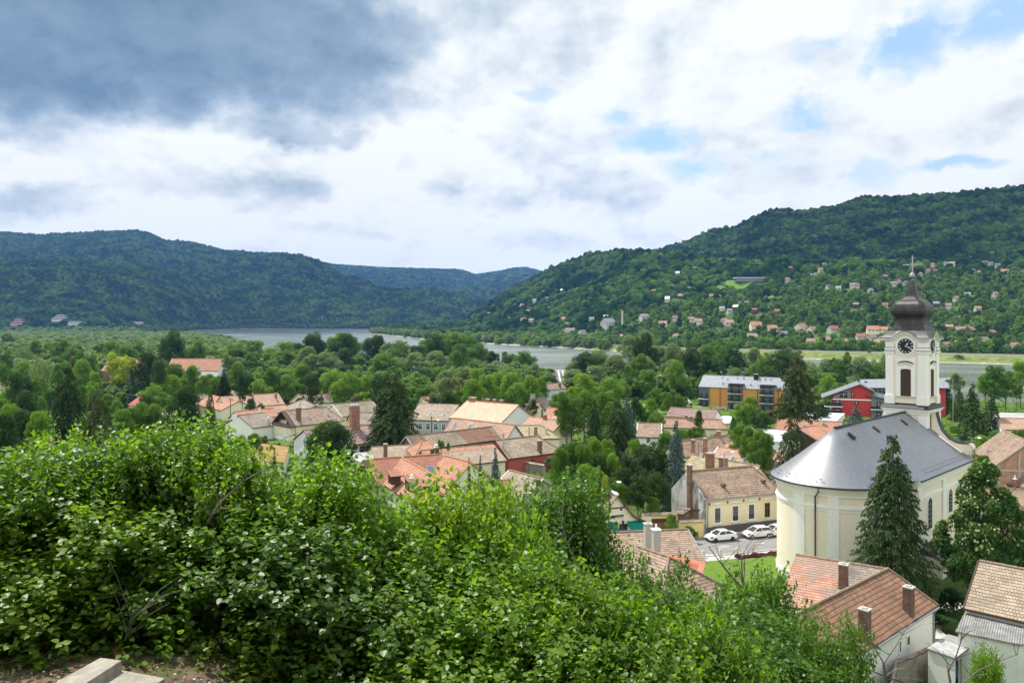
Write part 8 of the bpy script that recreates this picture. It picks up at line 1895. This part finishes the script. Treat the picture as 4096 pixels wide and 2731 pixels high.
def build_leaves(seed, base, d, dims, kind, leaf, per, tlen, name, mt):
    """base in unit box; dims = (w, w, h) metres"""
    rs = np.random.RandomState(seed); dims = np.array(dims); B_ = base * dims; n = len(B_)
    dirv = d * .6 + np.array([0, 0, .85]) + rs.normal(0, .25, (n, 3)); dirv /= np.linalg.norm(dirv, axis=1)[:, None]
    j = np.arange(per); f = (j // 2 + .5) / (per / 2)
    P_ = B_[:, None] + dirv[:, None] * (tlen * f)[None, :, None]                # leaf attachment
    side = np.where(j % 2 == 0, 1., -1.); ax = np.cross(dirv, rs.normal(0, 1, (n, 3))); ax /= np.linalg.norm(ax, axis=1)[:, None] + 1e-9; ax2 = np.cross(dirv, ax)
    rot = (j // 2 % 2)
    sv = ax[:, None] * (side * (1 - rot))[None, :, None] + ax2[:, None] * (side * rot)[None, :, None]
    out = sv * .85 + dirv[:, None] * (.25 + .5 * f)[None, :, None] + np.array([0, 0, -.50])[None, None] + rs.normal(0, .22, (n, per, 3))
    out /= np.linalg.norm(out, axis=2)[..., None]
    up = np.array([0, 0, 1.]) + rs.normal(0, .42, (n, per, 3)) + out * .05
    X = np.cross(out, up); X /= np.linalg.norm(X, axis=2)[..., None] + 1e-9; Z = np.cross(X, out)
    s = leaf * (.55 + .65 * rs.rand(n, per))[..., None, None]
    lv, lf = leaf_shape(kind)
    stem = out * leaf * .3
    V = (P_ + stem)[:, :, None] + s * (X[:, :, None] * lv[None, None, :, 0:1] * .95 + out[:, :, None] * lv[None, None, :, 1:2] + Z[:, :, None] * lv[None, None, :, 2:3])
    m = n * per; k = len(lv); V = V.reshape(-1, 3); Fc = (lf[None] + (np.arange(m) * k)[:, None, None]).reshape(-1, lf.shape[1])
    return np_mesh(name, V, Fc, L[mt])
def stems_mesh(seed, dims, base, cnt=9, twig=60, r=.022, m_='bark2'):
    r_ = random.Random(seed); m1 = MB(); w, _, h = dims
    for k in range(cnt):
        a = V3((r_.uniform(-.1, .1) * w, r_.uniform(-.1, .1) * w, -.3)); th = r_.uniform(0, 6.28); R_ = r_.uniform(.1, .42) * w
        b = V3((math.cos(th) * R_, math.sin(th) * R_, h * r_.uniform(.6, .95))); mid = (a + b) / 2 + V3((r_.uniform(-.1, .1), r_.uniform(-.1, .1), .1 * h))
        m1.tube([a, (a + mid) / 2 + V3((r_.uniform(-.05, .05), r_.uniform(-.05, .05), 0)), mid, (mid + b) / 2, b], r, 5, r * .25)
        for j in range(twig // cnt):
            q = mid + (b - mid) * r_.uniform(0, 1); t = V3((r_.gauss(0, 1), r_.gauss(0, 1), r_.uniform(0, 1))).normalized() * r_.uniform(.25, .7) * min(1, w / 3)
            m1.tube([q, q + t * .5 + V3((0, 0, .04)), q + t], r * .22, 3, r * .08)
    me = bpy.data.meshes.new('stems'); me.from_pydata(m1.v, [], m1.f); me.materials.append(M[m_]); return me
LP = []
for s in range(3):
    b_, d_ = leafy(40 + s, 'heart', 1500, .09, 38); dm = (3.4, 3.4, 2.7)
    LP.append((build_leaves(60 + s, b_, d_, dm, 'heart', .092, 11, .42, 'leaves', 'lilac'), stems_mesh(s, dm, b_), dm))
MP = []
for s in range(2):
    b_, d_ = leafy(50 + s, 'maple', 1500, .13, 40, interior=.2); dm = (4.6, 4.6, 5.4)
    MP.append((build_leaves(70 + s, b_, d_, dm, 'maple', .135, 9, .42, 'leaves', 'maple'), stems_mesh(9 + s, dm, b_, 10, 70, .035), dm))
def seeds_mesh(seed, dm, n=42):
    rs = np.random.RandomState(seed); th = rs.rand(n) * 6.283; r = .5 * dm[0] * np.sqrt(rs.rand(n)) * .8; z = dm[2] * (.98 - .5 * (r / dm[0] * 2) ** 2) + rs.normal(0, .06, n)
    k = 26; f = np.tile(np.arange(k) / k, n); i = np.repeat(np.arange(n), k); L_ = .20; w = .035 * (1 - f) + .006
    c = np.stack([r[i] * np.cos(th[i]) + rs.normal(0, 1, n * k) * w, r[i] * np.sin(th[i]) + rs.normal(0, 1, n * k) * w, z[i] + f * L_], 1)
    return np_mesh('seed_heads', leaf_quads(rs, c, rs.normal(0, 1, c.shape), .018), quads_n(len(c)), L['seed'])
def fit(p):
    v = np.empty(len(p[0].vertices) * 3, np.float32); p[0].vertices.foreach_get('co', v); v = v.reshape(-1, 3)
    return p[0], p[1], (2 * np.percentile(np.hypot(v[:, 0], v[:, 1]), 97), 0, np.percentile(v[:, 2], 99.6))
SEEDM = [seeds_mesh(s_, LP[0][2]) for s_ in range(3)]
LP = [fit(p) for p in LP]; MP = [fit(p) for p in MP]
fg = random.Random(3)
def shrub(proto, sx, sy, D, label, wm=None, hm=None, zg=None, name='lilac_bush', cat='bush', group='lilac bushes on the slope', yaw=None, mt=None):
    """top of the shrub at photo (sx, sy), D metres away"""
    leaves, stems, dm = proto; t = Wd(sx, sy, D); z = g(t.x, t.y) if zg is None else zg
    H_ = hm or (t.z - z); base = t.z - H_
    e = empty(name, (t.x, t.y, base), label, cat, group); sxy = (wm or dm[0]) / dm[0]
    for nm, me in (('leaves', leaves), ('stems', stems)) + ((('seed_heads', SEEDM[fg.randrange(3)]),) if name == 'lilac_bush' and fg.random() < .7 else ()):
        o = bpy.data.objects.new(nm, me); COL.objects.link(o); o.parent = e
        if mt and nm == 'leaves': o.material_slots[0].link = 'OBJECT'; o.material_slots[0].material = L[mt]
    e.scale = (sxy, sxy, H_ / dm[2]); e.rotation_euler = (0, 0, fg.uniform(0, 6.28) if yaw is None else yaw)
    return e
LL = [  # display px (2352 wide) of the top, distance, width m, proto, label
 (40, 1008, 9.6, 2.9, 'lilac bush at the far left edge of the hedge'), (150, 972, 10.6, 2.4, 'lilac bush with a pointed top at the left'), (290, 990, 9.9, 2.4, 'lilac bush right of the pointed left one'),
 (390, 955, 10.2, 2.5, 'tallest lilac bush left of centre'), (485, 985, 10.0, 2.3, 'lilac bush on the right shoulder of the tallest one'), (210, 1130, 8.9, 3.0, 'lilac bush in the middle of the left hedge face'),
 (450, 1140, 9.2, 3.0, 'lilac bush below the tallest left one'), (620, 1088, 10.2, 2.5, 'lilac bush in the dip between two tall ones'), (700, 1045, 10.2, 2.5, 'lilac bush with a high rounded top below the walnut'),
 (620, 1190, 9.2, 3.0, 'lilac bush in the lit centre of the hedge'), (760, 1170, 9.8, 2.6, 'lilac bush just left of the red chalet shed'), (900, 1130, 11.0, 2.3, 'lilac bush in front of the chalet wing roof'),
 (1065, 1085, 11.2, 2.6, 'tall lilac bush right of the chalet roof'), (1150, 1110, 11.5, 2.3, 'lilac bush touching the maple on its left'), (960, 1190, 10.4, 3.0, 'lilac bush below the chalet'), (1090, 1230, 10.2, 3.0, 'lilac bush under the tall one right of the chalet'),
 (830, 1290, 9.2, 3.0, 'lilac bush in the shade at the middle bottom'), (60, 1230, 8.6, 2.8, 'lilac bush low at the left edge'), (350, 1270, 8.7, 2.8, 'lilac bush low above the dirt path'), (600, 1330, 8.8, 2.8, 'lilac bush low right of the concrete slabs'),
 (420, 1420, 8.75, 2.4, 'low lilac bush left at the bottom shade'), (560, 1450, 8.6, 2.4, 'low lilac bush middle at the bottom shade'), (700, 1440, 8.6, 2.6, 'low lilac bush right at the bottom shade'), (790, 1470, 8.4, 2.4, 'lowest lilac bush where the path ends'), (980, 1330, 9.4, 2.8, 'lilac bush at the left end of the front row'), (1100, 1305, 9.6, 2.6, 'lilac bush second in the front row under the maple'), (1230, 1300, 9.8, 2.6, 'lilac bush at the crest of the front row'), (1350, 1335, 10.0, 2.5, 'lilac bush right of the front row crest'),
 (1480, 1370, 10.2, 2.5, 'lilac bush in the descending front row'), (1590, 1430, 10.2, 2.3, 'lilac bush near the right end of the front row'), (1680, 1490, 10.0, 2.0, 'last lilac bush at the right end of the front row'),
 (1150, 1440, 8.9, 2.8, 'lilac bush at the bottom edge below the crest'), (1380, 1470, 9.2, 2.6, 'lilac bush at the bottom edge right of centre'), (900, 1450, 8.7, 2.8, 'lilac bush at the bottom edge left of centre')]
for i, (x, y, D, w, lab) in enumerate(LL):
    top_ = y < 1118; D = D if top_ else D + (.35 if y < 1240 or x < 900 else .15); w *= (.84, .74, .9)[i % 3] if top_ else .95
    y += (10, 24, 4)[i % 3] if top_ else 4
    shrub(LP[i % 3], x * 1.7415, y * 1.7415 + 14, D, lab, w, hm=max(2.0, min(4.6, CAMZ - (y * 1.7415 - HY) / F * D - g((x * 1.7415 - 2048) / F * D, D) + .3)), mt=(None, None, 'lilacdark', None, None, 'lilacyellow', None)[i % 7])
MM = [(1285, 1078, 20.5, 3.4, 'maple with the highest top right of the lilacs'), (1325, 1125, 20.0, 2.8, 'maple branch crown just right of the highest one'), (1230, 1150, 19.5, 3.4, 'maple behind the tall lilac bush'), (1385, 1215, 19.5, 2.9, 'maple in front of the two grey chimneys'), (1300, 1240, 18.5, 4.2, 'maple filling the middle shade'),
 (1585, 1292, 20.5, 2.3, 'thin young maple before the street'), (1500, 1345, 19.0, 3.4, 'low maple left of the thin young one'), (1620, 1370, 18.5, 3.4, 'maple under the thin young one'), (1735, 1290, 20.0, 2.6, 'maple in front of the church lawn'), (1790, 1340, 19.5, 2.4, 'maple at the foot of the apse'),
 (1700, 1400, 17.5, 3.6, 'broad maple at lower right of the lilacs'), (1880, 1392, 17.0, 2.4, 'maple overlapping the tiled roof at the lower right'), (1800, 1440, 16.5, 3.0, 'maple beside the wavy tiled house'), (1920, 1425, 16.5, 1.7, 'maple tip over the long wavy roof'), (1780, 1510, 15.5, 3.0, 'lowest maple at the bottom right of the hedge')]
for i, (x, y, D, w, lab) in enumerate(MM):
    shrub(MP[i % 2], x * 1.7415, y * 1.7415 + 16, D, lab, w, hm=min(7.5, max(3.2, CAMZ - (y * 1.7415 - HY) / F * D - g((x * 1.7415 - 2048) / F * D, D) + .5)), name='maple', cat='tree', group='maples on the slope')
shrub(LP[0], *H(2020, 960), 26, 'young leafy sapling at the lower right yard', 1.3, 4.5, name='sapling', group=None, mt='bright', cat='sapling')
rs = np.random.RandomState(31); m1 = MB()
for k in range(420):
    x_, y_ = -5 + 3.6 * rs.rand(), 7.2 + 2. * rs.rand(); z_ = g(x_, y_); r_ = .008 + .022 * rs.rand() ** 3; a_ = rs.rand() * 3
    m1.hexa([V3((x_ + r_ * math.cos(a_ + q) * 1.3, y_ + r_ * math.sin(a_ + q), z_ - .02)) for q in (0, 1.3, 3., 4.6)], [V3((x_ + r_ * .6 * math.cos(a_ + q), y_ + r_ * .6 * math.sin(a_ + q), z_ + r_ * .9)) for q in (.1, 1.5, 3.1, 4.5)])
o = m1.build('pebbles', M['stone'], None); o['kind'] = 'stuff'; o['label'] = 'small stones lying on the bare earth path'
# bare twigs rising out of the foreground
def twig(label, pts, D, r=.02, seed=0, n=5):
    r_ = random.Random(seed); P_ = [Wd(*p, D) for p in pts]; m1 = MB(); m1.tube(P_, r, 5, r * .3)
    for k in range(n):
        i = r_.randrange(len(P_) - 1); q = P_[i] + (P_[i + 1] - P_[i]) * r_.random(); t = V3((r_.uniform(-1, 1), r_.uniform(-.6, .6), r_.uniform(.2, 1))).normalized() * r_.uniform(.3, .8)
        m1.tube([q, q + t * .5 + V3((0, 0, .05)), q + t], r * .4, 3, r * .12)
    o = m1.build('bare_twig', M['bark2'], None, o=P_[0]); tag(o, label, 'twig', 'bare twigs above the hedge')
twig('long bare twig crossing the street view, leaning left', [E(1460, 1560), E(1300, 1380), E(1180, 1230), E(1045, 1045)], 15, .022, 1, 7)
twig('upright bare twig pair before the church lawn', [E(1470, 1500), E(1465, 1300), E(1455, 1150)], 15, .022, 2, 4)
twig('second upright bare twig close to the lawn pair', [E(1480, 1560), E(1500, 1350), E(1500, 1145)], 15.3, .018, 3, 6)
twig('bare forked branch rising over the long white wall', [H(1170, 1247), H(1150, 1080), H(1250, 930), H(1320, 815)], 13, .018, 4, 7)
twig('bare branch leaning left over the long white wall', [H(1160, 1247), H(1140, 1060), H(1080, 960), H(1030, 890)], 13, .014, 5, 6)
twig('pale lichen covered branch before the open shed', [H(1720, 1240), H(1700, 1130), H(1760, 1040), H(1830, 830)], 14, .024, 6, 8)
twig('bare branch from lower right corner towards the shed', [H(1830, 1247), H(1960, 1140), H(2120, 1060), H(2300, 1000)], 14, .016, 7, 8)
twig('dark bare branch in the upper left lilac bush', [P0(480, 1190), P0(500, 1100), P0(590, 1000), P0(640, 905 + 80)], 10.3, .022, 8, 8) if False else None
twig('dark bare branch crossing the left lilac top', [(830, 2090), (880, 2010), (960, 1935), (1010, 1900)], 9.2, .018, 8, 7)
twig('thin grey twigs low in the hedge above the slabs', [(500, 2560), (520, 2480), (570, 2440), (640, 2400)], 8.0, .010, 9, 12)
twig('bare branching twigs right of the maple', [(2330, 2330), (2300, 2240), (2260, 2150), (2240, 2060)], 16, .02, 10, 9)
twig('sagging black cable over the lower right white wall', [H(700, 1010), H(950, 1100), H(1130, 1170), H(1400, 1280)], 30, .03, 11, 0) if False else None
m1 = MB(); m1.tube([Wd(*H(480, 985), 40), Wd(*H(850, 1060), 40), Wd(*H(1100, 1165), 40), Wd(*H(1450, 1290), 40)], .03, 4); tag(m1.build('cable', M['black'], None, o=Wd(*H(480, 985), 40)), 'black cable sagging across the lower right white wall', 'cable')

# ---------------------------------------------------------------- forests on the hills: one object each, crowns instanced on points
def blob(seed, sub=2, rough=.22):
    import bmesh
    bm = bmesh.new(); bmesh.ops.create_icosphere(bm, subdivisions=sub, radius=.5); r_ = random.Random(seed); cs = [V3((r_.gauss(0, 1), r_.gauss(0, 1), r_.gauss(.3, .8))).normalized() for _ in range(14)]
    for v in bm.verts:
        n = v.co.normalized(); k = max((n.dot(c) for c in cs)); v.co = n * (.36 + rough * max(0, k - .5) * 1.6 + r_.uniform(-.05, .05)); v.co.z = v.co.z * 1.0 + .2
    me = bpy.data.meshes.new('canopy_clump'); bm.to_mesh(me); me.polygons.foreach_set('use_smooth', [True] * len(me.polygons)); bm.free(); me.materials.append(L['forest']); return me
def forest(name, label, pts, scl, protos, seed=0):
    n = len(pts)
    me = bpy.data.meshes.new(name); me.vertices.add(n); me.vertices.foreach_set('co', np.asarray(pts, np.float32).ravel())
    rs = np.random.RandomState(seed)
    a = me.attributes.new('scl', 'FLOAT_VECTOR', 'POINT'); a.data.foreach_set('vector', np.asarray(scl, np.float32).ravel())
    a = me.attributes.new('rot', 'FLOAT_VECTOR', 'POINT'); a.data.foreach_set('vector', np.stack([rs.normal(0, .15, n), rs.normal(0, .15, n), rs.rand(n) * 6.28], 1).astype(np.float32).ravel())
    a = me.attributes.new('idx', 'INT', 'POINT'); a.data.foreach_set('value', rs.randint(0, len(protos), n).astype(np.int32))
    o = bpy.data.objects.new(name, me); COL.objects.link(o); o['kind'] = 'stuff'; o['label'] = label
    ng = bpy.data.node_groups.new(name, 'GeometryNodeTree'); ng.interface.new_socket('Geometry', in_out='INPUT', socket_type='NodeSocketGeometry'); ng.interface.new_socket('Geometry', in_out='OUTPUT', socket_type='NodeSocketGeometry')
    N = ng.nodes; Lk = ng.links; gi = N.new('NodeGroupInput'); go = N.new('NodeGroupOutput')
    iop = N.new('GeometryNodeInstanceOnPoints'); g2 = N.new('GeometryNodeGeometryToInstance')
    for p in reversed(protos):
        oi = N.new('GeometryNodeObjectInfo'); oi.inputs['Object'].default_value = p; oi.inputs['As Instance'].default_value = True; Lk.new(oi.outputs['Geometry'], g2.inputs[0])
    def attr(nm, tp):
        a = N.new('GeometryNodeInputNamedAttribute'); a.data_type = tp; a.inputs['Name'].default_value = nm; return a.outputs['Attribute']
    Lk.new(gi.outputs[0], iop.inputs['Points']); Lk.new(g2.outputs[0], iop.inputs['Instance']); iop.inputs['Pick Instance'].default_value = True
    Lk.new(attr('idx', 'INT'), iop.inputs['Instance Index']); Lk.new(attr('scl', 'FLOAT_VECTOR'), iop.inputs['Scale'])
    er = N.new('FunctionNodeEulerToRotation'); Lk.new(attr('rot', 'FLOAT_VECTOR'), er.inputs[0]); Lk.new(er.outputs[0], iop.inputs['Rotation'])
    Lk.new(iop.outputs[0], go.inputs[0]); md = o.modifiers.new('forest', 'NODES'); md.node_group = ng
    return o
def proto_obj(me, mt=None):
    o = bpy.data.objects.new('canopy_clump', me)
    if mt: o.material_slots[0].link = 'OBJECT'; o.material_slots[0].material = L[mt]
    return o
blobs = [blob(s) for s in range(4)]
P_far = [proto_obj(b) for b in blobs] + [proto_obj(blobs[0], 'forestb'), proto_obj(blobs[2], 'forestb'), proto_obj(blobs[1], 'forestd')]
cr = [crown_me('canopy_crown', *crown_broad(90 + s, n=750, size=.085, lumps=16, base=.05)) for s in range(3)]
P_near = [proto_obj(c) for c in cr] + [proto_obj(cr[0], 'bright'), proto_obj(cr[1], 'oak'), proto_obj(cr[2], 'dark')] + [proto_obj(cr[1], 'willow')]
P_wil = [proto_obj(c, 'willow') for c in cr] + [proto_obj(cr[0], 'oak'), proto_obj(cr[1], 'bright')]
def scatter(y0, y1, step0, test, seed, tmax=.72, grow=0.):
    rs = np.random.RandomState(seed); out = []; y = y0
    while y < y1:
        st = step0 * (1 + grow * (y - y0) / (y1 - y0)); w = tmax * y; k = int(2 * w / st)
        x = -w + (np.arange(k) + rs.rand(k)) * st; yy = y + (rs.rand(k) - .5) * st; z = ground(x, yy); m = test(x, yy, z); out.append(np.stack([x[m], yy[m], z[m], np.full(m.sum(), st)], 1)); y += st * .92
    return np.concatenate(out)
def sxof(x, y): return 2048 + F * x / y
def notclear(x, y, z):
    s = sxof(x, y); t = HY + (CAMZ - z) / y * F; ok = np.ones(len(x), bool)
    for cx, cy in CLEAR: ok &= ((s - cx) / 60) ** 2 + ((t - cy) / 14) ** 2 > 1
    return ok
def vis(x, y, z):   # drop crowns hidden well behind a nearer ridge
    t = (z + 14 - CAMZ) / y; ok = np.ones(len(x), bool)
    for f in (.55, .65, .75, .83, .90, .95):
        ok &= (ground(x * f, y * f) - CAMZ) / (y * f) < t + .004
    return ok
gapm = lambda x, y: fnoise(x, y, 120, 3, 2)
HOUSEPOS = np.array([(e.location.x, e.location.y) for e, *_ in AUTO if e.name.startswith('cottage')])
def offhouse(x, y, r=11):
    if len(HOUSEPOS) == 0: return np.ones(len(x), bool)
    ok = np.ones(len(x), bool)
    for hx, hy_, w_ in EXTRA: ok &= ~((np.abs(x - hx) < w_) & (y - hy_ < 30) & (y - hy_ > -130))
    for hx, hy_ in HOUSEPOS:      # keep each cottage and the short line of sight before it open
        d = y - hy_; ok &= ~((np.abs(x - hx - d * hx / hy_) < r * .85) & (d < 5) & (d > -22))
    return ok
def t_right(x, y, z):
    s = sxof(x, y); fb = interp(s, FAR_BANK); return (s > 1480) & (y > fb + 62) & (z > -2.5) & (y < 1250) & notclear(x, y, z) & offhouse(x, y) & vis(x, y, z) & (gapm(x, y) > -.36 - (y > fb + 250) * .3)
p = scatter(690, 1250, 8.2, t_right, 1); rs = np.random.RandomState(1); s = 6 + 8 * rs.rand(len(p)) ** 1.8; print('forest near', len(p))
forest('near_wood', 'mixed green trees covering the lower slopes of the far bank', p[:, :3] - [0, 0, 1.5], np.stack([s, s, s * (.9 + .5 * rs.rand(len(p)))], 1), P_near, 1)
def t_right2(x, y, z):
    s = sxof(x, y); fb = interp(s, FAR_BANK); return (s > 1480) & (y > fb + 40) & (z > -1) & (y >= 1250) & (y < 3300) & notclear(x, y, z) & offhouse(x, y) & vis(x, y, z)
p = scatter(1250, 3300, 7.6, t_right2, 2, grow=.4); rs = np.random.RandomState(2); s = p[:, 3] * (1.0 + 1.1 * rs.rand(len(p)) ** 2); print('forest right', len(p))
forest('hill_forest', 'dense forest on the right hill across the river', p[:, :3] + [0, 0, 1.5], np.stack([s, s, s * (.8 + .5 * rs.rand(len(p)))], 1), P_far, 2)
def t_left(x, y, z):
    s = sxof(x, y); fb = interp(s, FAR_BANK); return (s < 2300) & (z > -1.8) & (y > fb + 40) & ~((s > 1480) & (y < 3300)) & offhouse(x, y) & vis(x, y, z)
p = scatter(1950, 5400, 8.5, t_left, 3, grow=.7); rs = np.random.RandomState(3); s = p[:, 3] * (1.15 + .75 * rs.rand(len(p))); print('forest left', len(p))
forest('left_forest', 'dense forest on the left hills across the river', p[:, :3] + [0, 0, 1.5], np.stack([s, s, s * (.75 + .5 * rs.rand(len(p)))], 1), P_far, 3)
p = scatter(5400, 7800, 24, lambda x, y, z: (z > 10) & vis(x, y, z), 4, tmax=.3); rs = np.random.RandomState(4); s = p[:, 3] * (1.1 + .5 * rs.rand(len(p))); print('forest far', len(p))
forest('distant_forest', 'hazy forest on the farthest ridges', p[:, :3], np.stack([s, s, s * .5], 1), P_far, 4)
# floodplain woods: left of the river and along the far shore
def t_flood(x, y, z):
    s = sxof(x, y); nb = interp(s, NEAR_BANK); return (s < 1010) & (y < nb - 8) & (z > -5.2) & offhouse(x, y)
p = scatter(470, 1850, 10.5, t_flood, 5, grow=.35); rs = np.random.RandomState(5); s = p[:, 3] * (1.1 + .6 * rs.rand(len(p))); print('flood', len(p))
hh_ = (9.5 + 5 * rs.rand(len(p))) * np.where(p[:, 1] > 1200, .85, 1.)
forest('floodplain_wood', 'pale willow wood on the flat land left of the river', p[:, :3], np.stack([s, s, hh_], 1), P_wil, 5)
def t_shore(x, y, z):
    s = sxof(x, y); fb = interp(s, FAR_BANK); return (((s < 2450) & (s > 1480) & (y > fb + 3) & (y < fb + 75)) | ((s <= 1480) & (s > -200) & (y > fb + 6) & (y < fb + 190))) & (z > -6) & (y < 3600)
p = scatter(950, 3600, 10, t_shore, 6, grow=.6); rs = np.random.RandomState(6); s = p[:, 3] * (1.05 + .6 * rs.rand(len(p))); print('shore', len(p))
forest('shore_trees', 'pale trees lining the far river shore', p[:, :3], np.stack([s, s, 9 + 6 * rs.rand(len(p))], 1), P_wil, 6)
print('fill', len(FILL[0])); forest('riverside_thicket', 'mass of garden and riverside trees behind the old town', FILL[0], FILL[1], P_near, 12)
rs = np.random.RandomState(9); q = np.stack([-26 + 52 * rs.rand(46), -7 - 22 * rs.rand(46)], 1); q = q[np.hypot(q[:, 0], q[:, 1]) > 8]
for i_, (x_, y_) in enumerate(((-5.5, -3.0), (4.5, -3.5), (-12, .5), (12.5, -.5), (-1, -9))):  # unseen overhanging trees, added to darken the foreground shrubs
    z_ = g(x_, y_); e = empty('tree', (x_, y_, z_), None, 'tree', 'trees added behind the viewpoint for shade'); e['label'] = 'unseen tall tree added behind the viewpoint to shade the foreground'
    o = bpy.data.objects.new('crown', PC['broad'][i_ % 4]); COL.objects.link(o); o.parent = e; o.scale = (12, 12, 9); o.location = (0, 0, 6.5); o = bpy.data.objects.new('trunk', TR['b']); COL.objects.link(o); o.parent = e; o.scale = (12, 12, 14)
forest('added_shade_wood', 'unseen wood added behind the viewpoint to shade the foreground', np.stack([q[:, 0], q[:, 1], ground(q[:, 0], q[:, 1]) + 2], 1), np.stack([8 + 0 * q[:, 0], 8 + 0 * q[:, 0], 11 + 4 * rs.rand(len(q))], 1), P_near, 9)  # unseen wood, added to keep skylight off the foreground
# street trees on top of the far embankment
k_ = 0
for sx in range(2480, 4140, 38):
    if 3560 < sx < 3780: continue
    D = float(interp(sx, FAR_BANK)) + 66 + bk.uniform(-6, 10); x = (sx - 2048) / F * D; zz = g(x, D); s_ = bk.uniform(26, 44)
    tree(bk.choice(['bright', 'oak', 'oak', 'bright']), sx + bk.uniform(-12, 12), HY + (CAMZ - zz - bk.uniform(7, 11)) / D * F, D, s_)
for (x, y, w, k) in ((1240, 1145, 26, 'oak'), (1375, 1128, 20, 'obush'), (1940, 1160, 42, 'oak')):
    r = ray_ground(*Z4(x, y), 500); 
    if r: tree(k, Z4(x, y)[0], Z4(x, y)[1] - 22, r[1], w)

# ---------------------------------------------------------------- clouds overhead that shade the hills
def cloud(label, target, alt, rx, ry, th, seed):
    t = V3(target); off = (alt - t.z) / SUN.z; c = t + SUN * off; rs = np.random.RandomState(seed); import bmesh
    bm = bmesh.new(); bmesh.ops.create_icosphere(bm, subdivisions=5, radius=1.)
    for v in bm.verts:
        n = v.co.copy(); k = 1 + .30 * float(fnoise(n.x * 3 + seed, n.y * 3 + n.z * 2, 2.2, 4)); v.co = V3((n.x * rx * k, n.y * ry * k, n.z * th * (1. if n.z > 0 else .45) * (1 + .4 * float(fnoise(n.x * 5, n.y * 5 + seed, 1.3, 3)))))
    me = bpy.data.meshes.new('cloud'); bm.to_mesh(me); bm.free(); me.materials.append(mat('cloud', lambda t: prin(t, (.9, .9, .92), 1., 0.)))
    me.polygons.foreach_set('use_smooth', [True] * len(me.polygons))
    o = bpy.data.objects.new('cloud', me); COL.objects.link(o); o.location = c; o['kind'] = 'structure'
    d = V3((c.x, c.y, 0)).length; print('CLOUD', label, [round(v) for v in c], 'row of lower edge', round(HY - F * (c.z - th - CAMZ) / (c.y + ry)), 'sx', round(2048 + F * c.x / c.y))
cloud('left', (-1700, 2850, 120), 2700, 1800, 720, 170, 1)
cloud('right top', (1250, 2050, 330), 2600, 900, 420, 150, 2)
cloud('right', (950, 1450, 130), 2300, 260, 160, 90, 3)
cloud('mid left', (-750, 4300, 150), 3600, 420, 450, 150, 5)

# ---------------------------------------------------------------- air
bb = MB(); bb.hexa([(-9500, -120, -16), (9500, -120, -16), (9500, 8600, -16), (-9500, 8600, -16)], [(-9500, -120, 730), (9500, -120, 730), (9500, 8600, 730), (-9500, 8600, 730)])
hm_ = bpy.data.materials.new('haze'); hm_.use_nodes = True; t = NT(hm_.node_tree)
vo = t.n('ShaderNodeVolumePrincipled', ins={'Color': (.20, .43, 1.0), 'Density': 5.2e-5, 'Anisotropy': .2}); t.t.links.new(vo.outputs[0], t.n('ShaderNodeOutputMaterial').inputs['Volume'])
hz_ = bb.build('haze', hm_, None); hz_['kind'] = 'stuff'; hz_['label'] = 'thin blue haze over the valley'

# ---------------------------------------------------------------- labels of the many look-alikes, told apart by neighbours and order
LAND = [(230, 1560, 'the far left spruces'), (480, 1450, 'the far left brick gabled roof'), (680, 1440, 'the tall dark poplar'), (850, 1470, 'the long red roof at left'), (1010, 1600, 'the three chimney house'), (1270, 1670, 'the balcony house'), (1330, 1590, 'the hipped pale roof'), (1450, 1660, 'the tall brick chimney'), (1570, 1480, 'the massive twin spruce'), (1830, 1510, 'the orange inn'), (2010, 1560, 'the brown roof below the inn'), (2210, 1540, 'the two storey grey house'), (2000, 1660, 'the white gabled hall'), (2450, 1600, 'the central spruce cluster'), (2290, 1670, 'the striped orange roof'), (2715, 1550, 'the conical stone mound'), (2950, 1580, 'the ochre apartment block'), (2720, 1820, 'the tall blue spruce'), (3190, 1600, 'the bare-stemmed spruce'), (3420, 1600, 'the crimson block'), (3170, 1730, 'the wide orange roof'), (3640, 1500, 'the church tower'), (3900, 1640, 'the grey street lamp'), (4020, 1500, 'the right edge'), (4000, 1780, 'the clay block gable'), (2050, 1950, 'the chalet'), (2500, 2050, 'the shop'), (2720, 2120, 'the yellow gateway'), (900, 1850, 'the mossy flat roof'), (200, 1720, 'the pale sheet roof')]
def finish_labels():
    D1 = {}
    for it in AUTO:
        e, base, sx, D = it[:4]
        if len(it) == 5:
            sy = it[4]; lx, ly, nm = min(LAND, key=lambda l: (l[0] - sx) ** 2 + ((l[1] - sy) * 1.6) ** 2); dx, dy = sx - lx, sy - ly
            rel = ('left of' if dx < 0 else 'right of') if abs(dx) > abs(dy) * 1.2 else ('above' if dy < 0 else 'below')
            if sx > 2450 and D > 600: base = 'far bank promenade ' + base; rel, nm = ('left of', 'the church tower') if sx < 3640 else ('right of', 'the church tower')
            base = '%s %s %s' % (base, rel, nm)
        D1.setdefault(base, []).append((sx, e))
    for base, lst in D1.items():
        lst.sort(key=lambda q: q[0]); gname = base
        for k, (sx, e) in enumerate(lst):
            if len(lst) == 1: e['label'] = base
            elif len(lst) == 2: e['label'] = ('left one of two: ', 'right one of two: ')[k] + base if False else base + (', left one', ', right one')[k]
            else: e['label'] = base + ', ' + (ORD[k] + ' from left' if k else 'leftmost') if k < len(ORD) - 1 else base + ', rightmost'
            if 'group' not in e: e['group'] = 'cottages on the far bank' if e.name.startswith('cottage') else 'trees and bushes of the valley'
finish_labels()
print('TREES', NTREE, 'objects', len(bpy.data.objects))
